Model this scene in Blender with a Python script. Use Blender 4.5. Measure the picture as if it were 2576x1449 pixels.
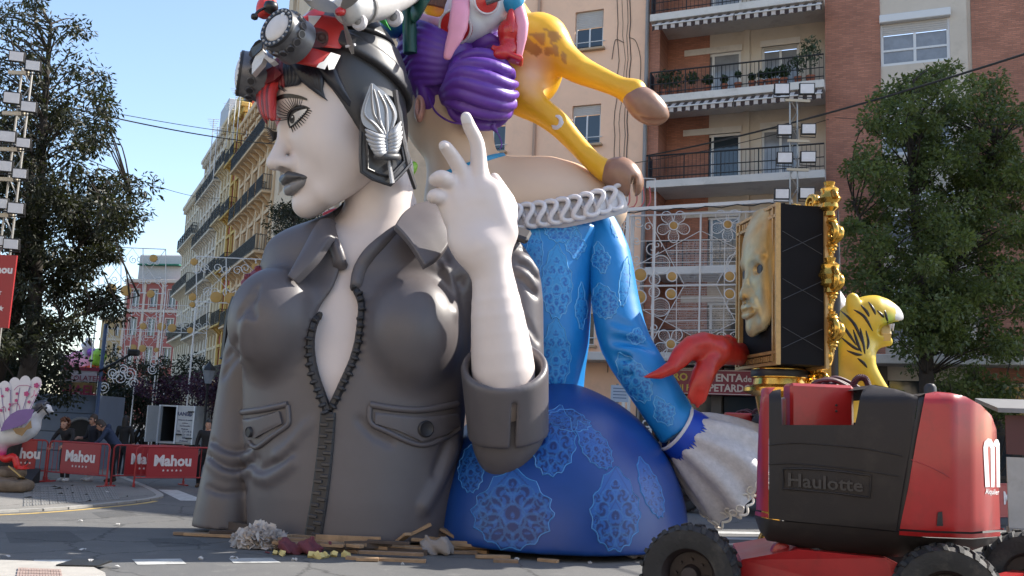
import bpy, bmesh, math, random
import numpy as np
from mathutils import Vector, Matrix, Euler
from mathutils.bvhtree import BVHTree
from mathutils.geometry import delaunay_2d_cdt

for _o in list(bpy.data.objects): bpy.data.objects.remove(_o)
SC = bpy.context.scene
COL = SC.collection
random.seed(7); RNG = np.random.default_rng(7)
R = math.radians

# ---------------------------------------------------------------- camera
FPX, PCX, PCY = 2360.0, 1288.0, 724.5      # focal length and centre on a 2576 x 1449 plan of the picture
PITCH, ROLL, EYE = R(8.38), R(2.4), 1.9
c_f = Vector((0, math.cos(PITCH), math.sin(PITCH)))
c_u0 = Vector((0, -math.sin(PITCH), math.cos(PITCH)))
c_r0 = Vector((1, 0, 0))
c_r = c_r0*math.cos(ROLL) + c_u0*math.sin(ROLL)
c_u = c_u0*math.cos(ROLL) - c_r0*math.sin(ROLL)
cam_d = bpy.data.cameras.new('camera'); cam = bpy.data.objects.new('camera', cam_d); COL.objects.link(cam)
cam_d.sensor_width = 36; cam_d.lens = 36*FPX/2576; cam_d.clip_start = .1; cam_d.clip_end = 2000
m = Matrix.Identity(4)
for i in range(3):
    m[i][0] = c_r[i]; m[i][1] = c_u[i]; m[i][2] = -c_f[i]
m[2][3] = EYE
cam.matrix_world = m
SC.camera = cam

# ---------------------------------------------------------------- light
SUN_DIR = Vector((.76, .27, .74)).normalized()       # towards the sun
W = bpy.data.worlds.new('World'); SC.world = W; W.use_nodes = True
_n = W.node_tree.nodes; _l = W.node_tree.links
_bg = _n['Background']; _sky = _n.new('ShaderNodeTexSky'); _sky.sky_type = 'NISHITA'
_sky.sun_disc = False; _sky.sun_elevation = math.asin(SUN_DIR.z)
_sky.sun_rotation = math.atan2(SUN_DIR.x, SUN_DIR.y)
_sky.air_density = 1.0; _sky.dust_density = 1.0; _sky.ozone_density = 1.0
_l.new(_sky.outputs[0], _bg.inputs[0]); _bg.inputs[1].default_value = .15
sun_d = bpy.data.lights.new('sun', 'SUN'); sun_d.energy = 4.7; sun_d.angle = R(.5); sun_d.color = (1, .94, .84)
sun = bpy.data.objects.new('sun', sun_d); COL.objects.link(sun)
sun.rotation_euler = SUN_DIR.to_track_quat('Z', 'Y').to_euler(); sun.location = (30, 0, 40)
SC.view_settings.view_transform = 'Standard'; SC.view_settings.look = 'None'
SC.view_settings.exposure = 1.08; SC.view_settings.gamma = 1
SC.cycles.use_denoising = True
SC.cycles.max_bounces = 6; SC.cycles.transparent_max_bounces = 6
# ---------------------------------------------------------------- helpers
def ray(px, py):
    d = c_f + c_r*((px-PCX)/FPX) + c_u*((PCY-py)/FPX)
    return d/d.y
EYEV = Vector((0, 0, EYE))
def at(px, py, Y): return EYEV + ray(px, py)*Y
def gnd(px, py, z=0.):
    d = ray(px, py); return EYEV + d*((z-EYE)/d.z)
def mpp(Y): return Y/FPX

_mats = {}
def mat(name, col, rough=.6, metal=0., spec=.5, noise=0., nscale=6., bump=0., bscale=30., coat=0., attr=None, dirt=None, trans=0.):
    """one procedural material: base colour with mottling, wear and fine relief"""
    if name in _mats: return _mats[name]
    M = bpy.data.materials.new(name); M.use_nodes = True
    nt = M.node_tree; b = nt.nodes['Principled BSDF']
    b.inputs['Roughness'].default_value = rough; b.inputs['Metallic'].default_value = metal
    b.inputs['Specular IOR Level'].default_value = spec
    if coat: b.inputs['Coat Weight'].default_value = coat; b.inputs['Coat Roughness'].default_value = .12
    c4 = (*col, 1)
    b.inputs['Base Color'].default_value = c4
    M.diffuse_color = c4
    src = None
    tc = nt.nodes.new('ShaderNodeNewGeometry')
    if attr:
        a = nt.nodes.new('ShaderNodeAttribute'); a.attribute_name = attr; src = a.outputs['Color']
    if noise:
        tx = nt.nodes.new('ShaderNodeTexNoise'); tx.inputs['Scale'].default_value = nscale
        tx.inputs['Detail'].default_value = 6; tx.inputs['Roughness'].default_value = .65
        nt.links.new(tc.outputs['Position'], tx.inputs['Vector'])
        mr = nt.nodes.new('ShaderNodeMapRange'); mr.inputs[1].default_value = .25; mr.inputs[2].default_value = .75
        mr.inputs[3].default_value = 1-noise; mr.inputs[4].default_value = 1+noise
        nt.links.new(tx.outputs['Fac'], mr.inputs[0])
        mx = nt.nodes.new('ShaderNodeMix'); mx.data_type = 'RGBA'; mx.blend_type = 'MULTIPLY'; mx.inputs['Factor'].default_value = 1
        mx.inputs[6].default_value = c4
        if src: nt.links.new(src, mx.inputs[6])
        nt.links.new(mr.outputs[0], mx.inputs[7]); src = mx.outputs[2]
        rr = nt.nodes.new('ShaderNodeMapRange'); rr.inputs[3].default_value = max(0, rough-.1); rr.inputs[4].default_value = min(1, rough+.1)
        nt.links.new(tx.outputs['Fac'], rr.inputs[0]); nt.links.new(rr.outputs[0], b.inputs['Roughness'])
    if dirt:      # (colour, amount, scale): blotchy wear
        tx2 = nt.nodes.new('ShaderNodeTexNoise'); tx2.inputs['Scale'].default_value = dirt[2]; tx2.inputs['Detail'].default_value = 8
        tx2.inputs['Roughness'].default_value = .7
        nt.links.new(tc.outputs['Position'], tx2.inputs['Vector'])
        cr = nt.nodes.new('ShaderNodeMapRange'); cr.inputs[1].default_value = .52; cr.inputs[2].default_value = .72
        cr.inputs[4].default_value = dirt[1]
        nt.links.new(tx2.outputs['Fac'], cr.inputs[0])
        mx = nt.nodes.new('ShaderNodeMix'); mx.data_type = 'RGBA'; mx.inputs[6].default_value = c4; mx.inputs[7].default_value = (*dirt[0], 1)
        if src: nt.links.new(src, mx.inputs[6])
        nt.links.new(cr.outputs[0], mx.inputs['Factor']); src = mx.outputs[2]
    if src: nt.links.new(src, b.inputs['Base Color'])
    if bump:
        tb = nt.nodes.new('ShaderNodeTexNoise'); tb.inputs['Scale'].default_value = bscale; tb.inputs['Detail'].default_value = 4
        nt.links.new(tc.outputs['Position'], tb.inputs['Vector'])
        bp = nt.nodes.new('ShaderNodeBump'); bp.inputs['Strength'].default_value = bump; bp.inputs['Distance'].default_value = .02
        nt.links.new(tb.outputs['Fac'], bp.inputs['Height']); nt.links.new(bp.outputs[0], b.inputs['Normal'])
    if trans: b.inputs['Transmission Weight'].default_value = trans
    _mats[name] = M
    return M

def setp(o, label=None, cat=None, group=None, kind=None):
    if label: o['label'] = label
    if cat: o['category'] = cat
    if group: o['group'] = group
    if kind: o['kind'] = kind
    return o
def thing(name, loc, label, cat, group=None, rz=0.):
    o = bpy.data.objects.new(name, None); COL.objects.link(o)
    o.location = loc; o.rotation_euler = (0, 0, rz); o.empty_display_size = .3
    return setp(o, label, cat, group)
def basis(o):
    return Matrix.Translation(o.location) @ o.rotation_euler.to_matrix().to_4x4()
def world_of(p):
    return basis(p) if p.parent is None else world_of(p.parent) @ p.matrix_parent_inverse @ basis(p)
def link(name, me, parent=None, world=True):
    """world: vertices are in world space, otherwise in the parent's own space"""
    o = bpy.data.objects.new(name, me); COL.objects.link(o)
    if parent is not None:
        o.parent = parent
        if world:
            M = world_of(parent)
            o.matrix_parent_inverse = M.inverted()
    return o
def copy_tree(o, parent=None):
    c = o.copy(); COL.objects.link(c); c.parent = parent
    if parent is not None: c.matrix_parent_inverse = o.matrix_parent_inverse.copy()
    for ch in o.children: copy_tree(ch, c)
    return c

class MB:
    """collects shapes into one mesh"""
    def __init__(s): s.v = []; s.f = []; s.mi = []; s.cur = 0
    def add(s, vs, fs):
        o = len(s.v); s.v += [tuple(v) for v in vs]
        for f in fs: s.f.append(tuple(o+i for i in f)); s.mi.append(s.cur)
        return s
    def box(s, c, size, M=None, bev=0.):
        x, y, z = (k/2 for k in size); c = Vector(c)
        if bev:
            b = min(bev, x*.9, y*.9, z*.9); vs = []; fs = []
            # chamfered box: 24 vertices
            idx = {}
            for sx in (-1, 1):
                for sy in (-1, 1):
                    for sz in (-1, 1):
                        for a, p in enumerate(((sx*x, sy*(y-b), sz*(z-b)), (sx*(x-b), sy*y, sz*(z-b)), (sx*(x-b), sy*(y-b), sz*z))):
                            idx[(sx, sy, sz, a)] = len(vs); vs.append(Vector(p))
            for sg in (-1, 1):
                fs.append([idx[(sg, a, b_, 0)] for a, b_ in ((-1, -1), (1, -1), (1, 1), (-1, 1))][::sg])
                fs.append([idx[(a, sg, b_, 1)] for a, b_ in ((-1, -1), (1, -1), (1, 1), (-1, 1))][::-sg])
                fs.append([idx[(a, b_, sg, 2)] for a, b_ in ((-1, -1), (1, -1), (1, 1), (-1, 1))][::sg])
            for a in (-1, 1):
                for b_ in (-1, 1):
                    fs.append([idx[(a, b_, -1, 0)], idx[(a, b_, -1, 1)], idx[(a, b_, 1, 1)], idx[(a, b_, 1, 0)]][::(a*b_)])
                    fs.append([idx[(a, -1, b_, 0)], idx[(a, -1, b_, 2)], idx[(a, 1, b_, 2)], idx[(a, 1, b_, 0)]][::-(a*b_)])
                    fs.append([idx[(-1, a, b_, 1)], idx[(-1, a, b_, 2)], idx[(1, a, b_, 2)], idx[(1, a, b_, 1)]][::(a*b_)])
                    for d in (-1, 1):
                        fs.append([idx[(a, b_, d, k)] for k in range(3)][::(a*b_*d)])
        else:
            vs = [Vector((sx*x, sy*y, sz*z)) for sz in (-1, 1) for sy in (-1, 1) for sx in (-1, 1)]
            fs = [(0, 2, 3, 1), (4, 5, 7, 6), (0, 1, 5, 4), (2, 6, 7, 3), (0, 4, 6, 2), (1, 3, 7, 5)]
        if M is not None: vs = [M @ v for v in vs]
        return s.add([v+c for v in vs], fs)
    def b2(s, x0, x1, y0, y1, z0, z1, bev=0.):
        return s.box(((x0+x1)/2, (y0+y1)/2, (z0+z1)/2), (abs(x1-x0), abs(y1-y0), abs(z1-z0)), None, bev)
    def bar(s, a, b, w, h=None, up=Vector((0, 0, 1))):
        a = Vector(a); b = Vector(b); h = h or w; d = b-a; L = d.length
        if L < 1e-6: return s
        d.normalize(); up = Vector(up)
        if abs(d.dot(up)) > .99: up = Vector((0, 1, 0))
        r = d.cross(up).normalized(); u = r.cross(d)
        M = Matrix((r, d, u)).transposed()
        return s.box((a+b)/2, (w, L, h), M)
    def tube(s, pts, rad, n=8, caps=True, closed=False, flat=None):
        pts = [Vector(p) for p in pts]; N = len(pts)
        if not hasattr(rad, '__len__'): rad = [rad]*N
        vs = []; fs = []; prev = None
        for i, p in enumerate(pts):
            if closed: t = pts[(i+1) % N]-pts[i-1]
            else: t = pts[min(i+1, N-1)]-pts[max(i-1, 0)]
            if t.length < 1e-9: t = Vector((0, 0, 1))
            t.normalize()
            if prev is None:
                a = Vector((0, 0, 1)) if abs(t.z) < .9 else Vector((1, 0, 0))
                u = (a-t*a.dot(t)).normalized()
            else:
                u = prev-t*prev.dot(t)
                u = u.normalized() if u.length > 1e-6 else t.orthogonal().normalized()
            prev = u; w = t.cross(u)
            ru = rad[i]; rw = rad[i] if flat is None else rad[i]*flat
            for k in range(n):
                th = 2*math.pi*k/n; vs.append(p+u*(ru*math.cos(th))+w*(rw*math.sin(th)))
        M = N if closed else N-1
        for i in range(M):
            j = (i+1) % N
            for k in range(n):
                k2 = (k+1) % n; fs.append((i*n+k, i*n+k2, j*n+k2, j*n+k))
        if caps and not closed:
            fs.append(tuple(range(n))[::-1]); fs.append(tuple((N-1)*n+k for k in range(n)))
        return s.add(vs, fs)
    def lathe(s, prof, n=24, M=None, caps=True, arc=2*math.pi):
        """prof: (r, z) pairs about z; M: Matrix placing it"""
        vs = []; fs = []; full = arc > 6.28; m = n if full else n+1
        for r, z in prof:
            for k in range(m):
                th = arc*k/n; vs.append(Vector((r*math.cos(th), r*math.sin(th), z)))
        for i in range(len(prof)-1):
            for k in range(n):
                k2 = (k+1) % m; fs.append((i*m+k, i*m+k2, (i+1)*m+k2, (i+1)*m+k))
        if caps and full:
            if prof[0][0] > 1e-5: fs.append(tuple(range(m))[::-1])
            if prof[-1][0] > 1e-5: fs.append(tuple((len(prof)-1)*m+k for k in range(m)))
        if M is not None: vs = [M @ v for v in vs]
        return s.add(vs, fs)
    def prism(s, poly, h0, h1, M=None, scale1=1.):
        """poly of (x, y), extruded along z"""
        n = len(poly); cx = sum(p[0] for p in poly)/n; cy = sum(p[1] for p in poly)/n
        vs = [Vector((x, y, h0)) for x, y in poly]+[Vector((cx+(x-cx)*scale1, cy+(y-cy)*scale1, h1)) for x, y in poly]
        fs = [tuple(range(n))[::-1], tuple(range(n, 2*n))]+[(i, (i+1) % n, n+(i+1) % n, n+i) for i in range(n)]
        if M is not None: vs = [M @ v for v in vs]
        return s.add(vs, fs)
    def loft(s, rings, closed=True, caps=True):
        n = len(rings[0]); vs = [p for r in rings for p in r]; fs = []
        for i in range(len(rings)-1):
            for k in range(n if closed else n-1):
                k2 = (k+1) % n; fs.append((i*n+k, i*n+k2, (i+1)*n+k2, (i+1)*n+k))
        if caps and closed:
            fs.append(tuple(range(n))[::-1]); fs.append(tuple((len(rings)-1)*n+k for k in range(n)))
        return s.add(vs, fs)
    def mesh(s, name, mats, smooth=None):
        me = bpy.data.meshes.new(name); me.from_pydata(s.v, [], s.f)
        if not isinstance(mats, (list, tuple)): mats = [mats]
        for m_ in mats: me.materials.append(m_)
        if len(mats) > 1: me.polygons.foreach_set('material_index', s.mi)
        if smooth is not None:
            me.polygons.foreach_set('use_smooth', [True]*len(me.polygons))
            if smooth < 179: me.set_sharp_from_angle(angle=R(smooth))
        me.validate(); me.update()
        return me
    def build(s, name, mats, parent=None, world=True, smooth=None):
        return link(name, s.mesh(name, mats, smooth), parent, world)

def frame(origin, x, y=None, z=None):
    """4x4 from an origin and two axes"""
    x = Vector(x).normalized()
    if z is not None:
        z = Vector(z); z = (z-x*z.dot(x)).normalized(); y = z.cross(x)
    else:
        y = Vector(y); y = (y-x*y.dot(x)).normalized(); z = x.cross(y)
    M = Matrix.Identity(4)
    for i in range(3): M[i][0], M[i][1], M[i][2], M[i][3] = x[i], y[i], z[i], origin[i]
    return M
def axis_frame(origin, z):
    z = Vector(z).normalized(); x = z.orthogonal().normalized(); return frame(origin, x, z=z)
def spline(pts, n=8, closed=False):
    pts = [Vector(p) for p in pts]; N = len(pts); out = []
    for i in range(N if closed else N-1):
        if closed: p0, p1, p2, p3 = pts[i-1], pts[i], pts[(i+1) % N], pts[(i+2) % N]
        else: p0, p1, p2, p3 = pts[max(i-1, 0)], pts[i], pts[i+1], pts[min(i+2, N-1)]
        for k in range(n):
            t = k/n
            out.append(.5*((2*p1)+(p2-p0)*t+(2*p0-5*p1+4*p2-p3)*t*t+(3*p1-p0-3*p2+p3)*t*t*t))
    if not closed: out.append(pts[-1].copy())
    return out

TMP = bpy.data.scenes.new('lettering_bench')
def text_mesh(txt, size, extrude=.004, bold=0., shear=0., align='CENTER', squeeze=1., bevel=0.):
    """lettering in its own XY plane, baseline at y = 0"""
    cu = bpy.data.curves.new('lettering', 'FONT'); cu.body = txt; cu.size = size; cu.extrude = extrude
    cu.offset = bold; cu.shear = shear; cu.align_x = align; cu.resolution_u = 2; cu.bevel_depth = bevel
    o = bpy.data.objects.new('lettering', cu); TMP.collection.objects.link(o)
    
    with bpy.context.temp_override(scene=TMP, view_layer=TMP.view_layers[0]): dg = bpy.context.evaluated_depsgraph_get()
    dg.update()
    me = bpy.data.meshes.new_from_object(o.evaluated_get(dg))
    bpy.data.objects.remove(o); bpy.data.curves.remove(cu)
    if squeeze != 1: me.transform(Matrix.Diagonal((squeeze, 1, 1, 1)))
    return me
def lettering(name, txt, M, size, mt, parent, world=True, **k):
    me = text_mesh(txt, size, **k); me.transform(M); me.name = name
    me.materials.clear(); me.materials.append(mt)
    return link(name, me, parent, world)

# ---- implicit shapes -> mesh (surface nets)
def V3(v): return np.array(v, dtype=np.float32)
def ell(P, c, r, M=None):
    q = P-V3(c)
    if M is not None: q = q @ np.array(M, dtype=np.float32)       # columns = local axes
    r = V3(r); k0 = np.linalg.norm(q/r, axis=1); k1 = np.linalg.norm(q/(r*r), axis=1)+1e-9
    return k0*(k0-1)/k1
def cap(P, a, b, ra, rb):
    a = V3(a); ba = V3(b)-a; pa = P-a
    h = np.clip(pa @ ba/max(1e-9, float(ba @ ba)), 0, 1)
    return np.linalg.norm(pa-h[:, None]*ba, axis=1)-(ra+(rb-ra)*h)
def chain(P, pts, rad, k=0.):
    d = None
    if k and len(pts) > 2:      # a smooth run through the joints
        q = spline([Vector(tuple(p)) for p in pts], 3); rad = [v.x for v in spline([Vector((r, 0, 0)) for r in rad], 3)]; pts = q; k = 0
    for i in range(len(pts)-1):
        e = cap(P, pts[i], pts[i+1], rad[i], rad[i+1]); d = e if d is None else (np.minimum(d, e) if not k else smin(d, e, k))
    return d
def rbox(P, c, half, M=None, r=.02):
    q = P-V3(c)
    if M is not None: q = q @ np.array(M, dtype=np.float32)
    q = np.abs(q)-(V3(half)-r)
    return np.linalg.norm(np.maximum(q, 0), axis=1)+np.minimum(q.max(1), 0)-r
def smin(a, b, k):
    h = np.clip(.5+.5*(b-a)/k, 0, 1); return b+(a-b)*h-k*h*(1-h)
def smax(a, b, k): return -smin(-a, -b, k)
def sdf_mesh(f, lo, hi, h, blk=5):
    lo = np.array(lo, float); hi = np.array(hi, float)
    nb = np.maximum(1, np.ceil((hi-lo)/(h*blk)).astype(int)); n = nb*blk+1
    # coarse pass at block centres
    ax = [lo[i]+(np.arange(nb[i])+.5)*blk*h for i in range(3)]
    G = np.stack(np.meshgrid(*ax, indexing='ij'), -1).reshape(-1, 3).astype(np.float32)
    dc = f(G).reshape(nb)
    act = np.argwhere(np.abs(dc) < blk*h*1.05)
    V = np.empty(n, np.float32)
    big = np.repeat(np.repeat(np.repeat(dc, blk, 0), blk, 1), blk, 2)
    V[:-1, :-1, :-1] = big; V[-1] = V[-2]; V[:, -1] = V[:, -2]; V[:, :, -1] = V[:, :, -2]
    off = np.stack(np.meshgrid(*[np.arange(blk+1)]*3, indexing='ij'), -1).reshape(-1, 3)
    for s in range(0, len(act), 4000):
        I = (act[s:s+4000, None, :]*blk+off[None]).reshape(-1, 3)
        V[I[:, 0], I[:, 1], I[:, 2]] = f((lo+I*h).astype(np.float32))
    sg = V < 0
    cnt = np.zeros(n-1, np.uint8)
    for dx in (0, 1):
        for dy in (0, 1):
            for dz in (0, 1):
                cnt += sg[dx:n[0]-1+dx, dy:n[1]-1+dy, dz:n[2]-1+dz]
    C = np.argwhere((cnt > 0) & (cnt < 8))
    idx = np.full(n-1, -1, np.int64); idx[C[:, 0], C[:, 1], C[:, 2]] = np.arange(len(C))
    cor = [(a, b, c) for a in (0, 1) for b in (0, 1) for c in (0, 1)]
    vals = np.stack([V[C[:, 0]+a, C[:, 1]+b, C[:, 2]+c] for a, b, c in cor], 1)
    acc = np.zeros((len(C), 3)); num = np.zeros(len(C))
    for i in range(8):
        for j in range(i+1, 8):
            A, B = np.array(cor[i]), np.array(cor[j])
            if np.abs(A-B).sum() != 1: continue
            va, vb = vals[:, i], vals[:, j]; m_ = (va < 0) != (vb < 0)
            t = np.where(m_, va/np.where(m_, va-vb, 1), 0)
            acc += np.where(m_[:, None], A+(B-A)*t[:, None], 0); num += m_
    verts = lo+(C+acc/num[:, None])*h
    quads = []
    for axn in range(3):
        o1, o2 = (axn+1) % 3, (axn+2) % 3
        sl0 = [slice(1, -1)]*3; sl0[axn] = slice(0, n[axn]-1); sl1 = list(sl0); sl1[axn] = slice(1, n[axn])
        A = sg[tuple(sl0)]; B = sg[tuple(sl1)]
        E = np.argwhere(A != B); st = A[E[:, 0], E[:, 1], E[:, 2]]
        base = E.copy(); base[:, o1] += 1; base[:, o2] += 1
        def cell(d1, d2):
            q = base.copy(); q[:, o1] -= d1; q[:, o2] -= d2; return idx[q[:, 0], q[:, 1], q[:, 2]]
        Q = np.stack([cell(0, 0), cell(1, 0), cell(1, 1), cell(0, 1)], 1)
        Q[~st] = Q[~st][:, ::-1]
        quads.append(Q)
    Q = np.concatenate(quads); Q = Q[(Q >= 0).all(1)]
    return verts, Q
def np_mesh(name, verts, quads, mats, smooth=True):
    me = bpy.data.meshes.new(name)
    nq, k = quads.shape
    me.vertices.add(len(verts)); me.vertices.foreach_set('co', np.asarray(verts, np.float32).ravel())
    me.loops.add(nq*k); me.loops.foreach_set('vertex_index', quads.astype(np.int32).ravel())
    me.polygons.add(nq); me.polygons.foreach_set('loop_start', np.arange(0, nq*k, k, dtype=np.int32))
    me.polygons.foreach_set('use_smooth', np.full(nq, smooth))
    for m_ in (mats if isinstance(mats, (list, tuple)) else [mats]): me.materials.append(m_)
    me.update(calc_edges=True); me.validate()
    return me
def relax(verts, quads, it=2, w=.5):
    e = np.concatenate([quads[:, [i, (i+1) % quads.shape[1]]] for i in range(quads.shape[1])])
    for _ in range(it):
        s_ = np.zeros_like(verts); c = np.zeros(len(verts))
        for a, b in ((0, 1), (1, 0)):
            np.add.at(s_, e[:, a], verts[e[:, b]]); np.add.at(c, e[:, a], 1)
        verts = verts*(1-w)+w*s_/np.maximum(c, 1)[:, None]
    return verts
def sculpt(name, f, lo, hi, h, mats, parent, it=2, paint=None):
    v, q = sdf_mesh(f, lo, hi, h); v = relax(v, q, it)
    me = np_mesh(name, v, q, mats)
    if paint is not None: paint_mesh(me, v, paint)
    o = link(name, me, parent, True); o['_n'] = len(q); del o['_n']
    return o, BVHTree.FromPolygons([tuple(x) for x in v.tolist()], q.tolist())
def paint_mesh(me, v, fn):
    a = me.color_attributes.new('paint', 'FLOAT_COLOR', 'POINT'); c = np.ones((len(v), 4), np.float32); c[:, :3] = fn(np.asarray(v))
    a.data.foreach_set('color', c.ravel())
def bounds(pts, pad):
    A = np.array([tuple(p) for p in pts]); return A.min(0)-pad, A.max(0)+pad
def hit(bvh, px, py):
    """the point of a surface that a sight line meets, with its normal"""
    d = ray(px, py).normalized(); r = bvh.ray_cast(EYEV, d)
    if r[0] is None: return None
    n = r[1]
    if n.dot(d) > 0: n = -n
    return r[0], n
def on_path(bvh, pts, off=0., step=6.):
    """a plan path laid on a surface"""
    out = []
    pts = spline([Vector((x, y, 0)) for x, y in pts], 10)
    for p in pts:
        r = hit(bvh, p.x, p.y)
        if r: out.append(r[0]+r[1]*off)
    return out
def poly_sd(u, v, poly):
    """signed distance (plan pixels) to a plan polygon"""
    d = np.full(u.shape, 1e9, np.float32); ins = np.zeros(u.shape, bool); n = len(poly)
    for i in range(n):
        ax, ay = poly[i]; bx, by = poly[i-1]; ex, ey = bx-ax, by-ay; wx, wy = u-ax, v-ay
        h = np.clip((wx*ex+wy*ey)/(ex*ex+ey*ey+1e-9), 0, 1)
        d = np.minimum(d, (wx-ex*h)**2+(wy-ey*h)**2)
        ins ^= ((ay > v) != (by > v)) & (u < ex*(v-ay)/(ey if abs(ey) > 1e-9 else 1e-9)+ax)
    d = np.sqrt(d); return np.where(ins, -d, d)
def grid_in(poly, step, margin, hexa=True):
    """grid points well inside a plan polygon"""
    A = np.array([(p[0], p[1]) for p in poly]); lo, hi = A.min(0), A.max(0); rows_ = np.arange(lo[1]+step/2, hi[1], step*(.87 if hexa else 1.)); cols_ = np.arange(lo[0]+step/2, hi[0], step)
    U, V = np.meshgrid(cols_, rows_); U = U+(np.arange(len(rows_)) % 2)[:, None]*(step/2 if hexa else 0); U = U.ravel(); V = V.ravel()
    k = poly_sd(U, V, [tuple(q) for q in A]) < -margin; return [Vector((x, y)) for x, y in zip(U[k].tolist(), V[k].tolist())]
def patch(mb, bvh, poly, t, step=7., inset=.03, fallback=None, rim=None):
    """a raised piece lying on a surface: plan outline, thickness t"""
    poly = [Vector(p).to_2d() for p in poly]
    n = len(poly); pts = list(poly)+grid_in(poly, step, step*.45)
    r = delaunay_2d_cdt(pts, [(i, (i+1) % n) for i in range(n)], [list(range(n))], 1, 1e-6)
    vs2, fs = r[0], r[2]
    hits = [hit(bvh, p.x, p.y) for p in vs2]
    good = [h_ for h_ in hits if h_]
    if not good: return None
    out = []
    last = None
    for p, h_ in zip(vs2, hits):
        if h_ is None:
            g = min(((vs2[i]-p).length, i) for i in range(len(vs2)) if hits[i])[1]; h_ = hits[g]
        out.append(h_)
    top = [a+b*t for a, b in out]; N = len(top)
    edge = {}
    for f in fs:
        for i in range(len(f)):
            e = (f[i], f[(i+1) % len(f)]); edge[e] = 1
    bnd = [e for e in edge if (e[1], e[0]) not in edge]
    mb.add(top+[a-b*inset for a, b in out], [tuple(f) for f in fs]+[(e[1], e[0], N+e[0], N+e[1]) for e in bnd])
    return vs2
# ================================================================ ground
def crop(x0, y0, sc): return lambda x, y: ((x0+x/sc)/1.1708, (y0+y/sc)/1.1708)
def asphalt(name, c, c2, sc):
    M = bpy.data.materials.new(name); M.use_nodes = True; nt = M.node_tree; b = nt.nodes['Principled BSDF']; g = nt.nodes.new('ShaderNodeNewGeometry')
    def noise(s, d=8, r=.65):
        n = nt.nodes.new('ShaderNodeTexNoise'); n.inputs['Scale'].default_value = s; n.inputs['Detail'].default_value = d; n.inputs['Roughness'].default_value = r; nt.links.new(g.outputs['Position'], n.inputs['Vector']); return n
    n1, n2, n3 = noise(.45), noise(sc*6, 3), noise(2.2, 10, .75)
    cr = nt.nodes.new('ShaderNodeMapRange'); cr.inputs[1].default_value = .35; cr.inputs[2].default_value = .7; nt.links.new(n1.outputs['Fac'], cr.inputs[0])
    mx = nt.nodes.new('ShaderNodeMix'); mx.data_type = 'RGBA'; mx.inputs[6].default_value = (*c, 1); mx.inputs[7].default_value = (*c2, 1); nt.links.new(cr.outputs[0], mx.inputs['Factor'])
    m2 = nt.nodes.new('ShaderNodeMix'); m2.data_type = 'RGBA'; m2.blend_type = 'MULTIPLY'; m2.inputs['Factor'].default_value = 1; nt.links.new(mx.outputs[2], m2.inputs[6])
    r2 = nt.nodes.new('ShaderNodeMapRange'); r2.inputs[1].default_value = .3; r2.inputs[2].default_value = .7; r2.inputs[3].default_value = .6; r2.inputs[4].default_value = 1.4; nt.links.new(n2.outputs['Fac'], r2.inputs[0]); nt.links.new(r2.outputs[0], m2.inputs[7])
    # scuffs and dust
    r3 = nt.nodes.new('ShaderNodeMapRange'); r3.inputs[1].default_value = .56; r3.inputs[2].default_value = .74; r3.inputs[4].default_value = .5; nt.links.new(n3.outputs['Fac'], r3.inputs[0])
    m3 = nt.nodes.new('ShaderNodeMix'); m3.data_type = 'RGBA'; m3.inputs[7].default_value = (.26, .25, .23, 1); nt.links.new(r3.outputs[0], m3.inputs['Factor']); nt.links.new(m2.outputs[2], m3.inputs[6])
    vo = nt.nodes.new('ShaderNodeTexVoronoi'); vo.feature = 'DISTANCE_TO_EDGE'; vo.inputs['Scale'].default_value = .42; wv = nt.nodes.new('ShaderNodeVectorMath'); wv.operation = 'MULTIPLY_ADD'; wv.inputs[1].default_value = (.5, .5, .5); nt.links.new(n3.outputs['Color'], wv.inputs[0]); nt.links.new(g.outputs['Position'], wv.inputs[2]); nt.links.new(wv.outputs[0], vo.inputs['Vector'])
    ck = nt.nodes.new('ShaderNodeMapRange'); ck.inputs[1].default_value = .003; ck.inputs[2].default_value = .012; ck.inputs[3].default_value = .45; ck.inputs[4].default_value = 1; nt.links.new(vo.outputs['Distance'], ck.inputs[0])
    m4 = nt.nodes.new('ShaderNodeMix'); m4.data_type = 'RGBA'; m4.blend_type = 'MULTIPLY'; m4.inputs['Factor'].default_value = 1; nt.links.new(m3.outputs[2], m4.inputs[6]); nt.links.new(ck.outputs[0], m4.inputs[7])
    nt.links.new(m4.outputs[2], b.inputs['Base Color']); b.inputs['Roughness'].default_value = .85
    bp = nt.nodes.new('ShaderNodeBump'); bp.inputs['Strength'].default_value = .5; bp.inputs['Distance'].default_value = .01; nt.links.new(n2.outputs['Fac'], bp.inputs['Height']); nt.links.new(bp.outputs[0], b.inputs['Normal'])
    return M
M_asph = asphalt('asphalt', (.088, .088, .088), (.128, .125, .12), 18)
M_pave = asphalt('pavement_concrete', (.15, .145, .135), (.20, .19, .175), 10)
g = MB(); g.add([(-400, -60, 0), (400, -60, 0), (400, 700, 0), (-400, 700, 0)], [(0, 1, 2, 3)]); setp(g.build('road', M_asph), kind='structure')
c10 = crop(0, 1000, 2.0786)
def flat_poly(name, pts, z, m_, kind='structure', h=0.):
    n = len(pts); t = MB()
    t.add([(p.x, p.y, z) for p in pts]+[(p.x, p.y, -.05) for p in pts], [tuple(range(n))]+[(i, (i+1) % n, n+(i+1) % n, n+i) for i in range(n)])
    return setp(t.build(name, m_), kind=kind)
KH = .035
edge = [(-300, 1085), (0, 1058), (200, 1050), (400, 1038), (600, 1018), (780, 1000), (900, 985), (965, 972), (978, 962), (960, 945), (900, 912), (820, 880), (760, 855), (700, 828), (640, 790), (600, 770)]
ep = [gnd(*c10(x, y), .0) for x, y in edge]
far = ep[-1]+(ep[-1]-ep[-3]).normalized()*120
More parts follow.
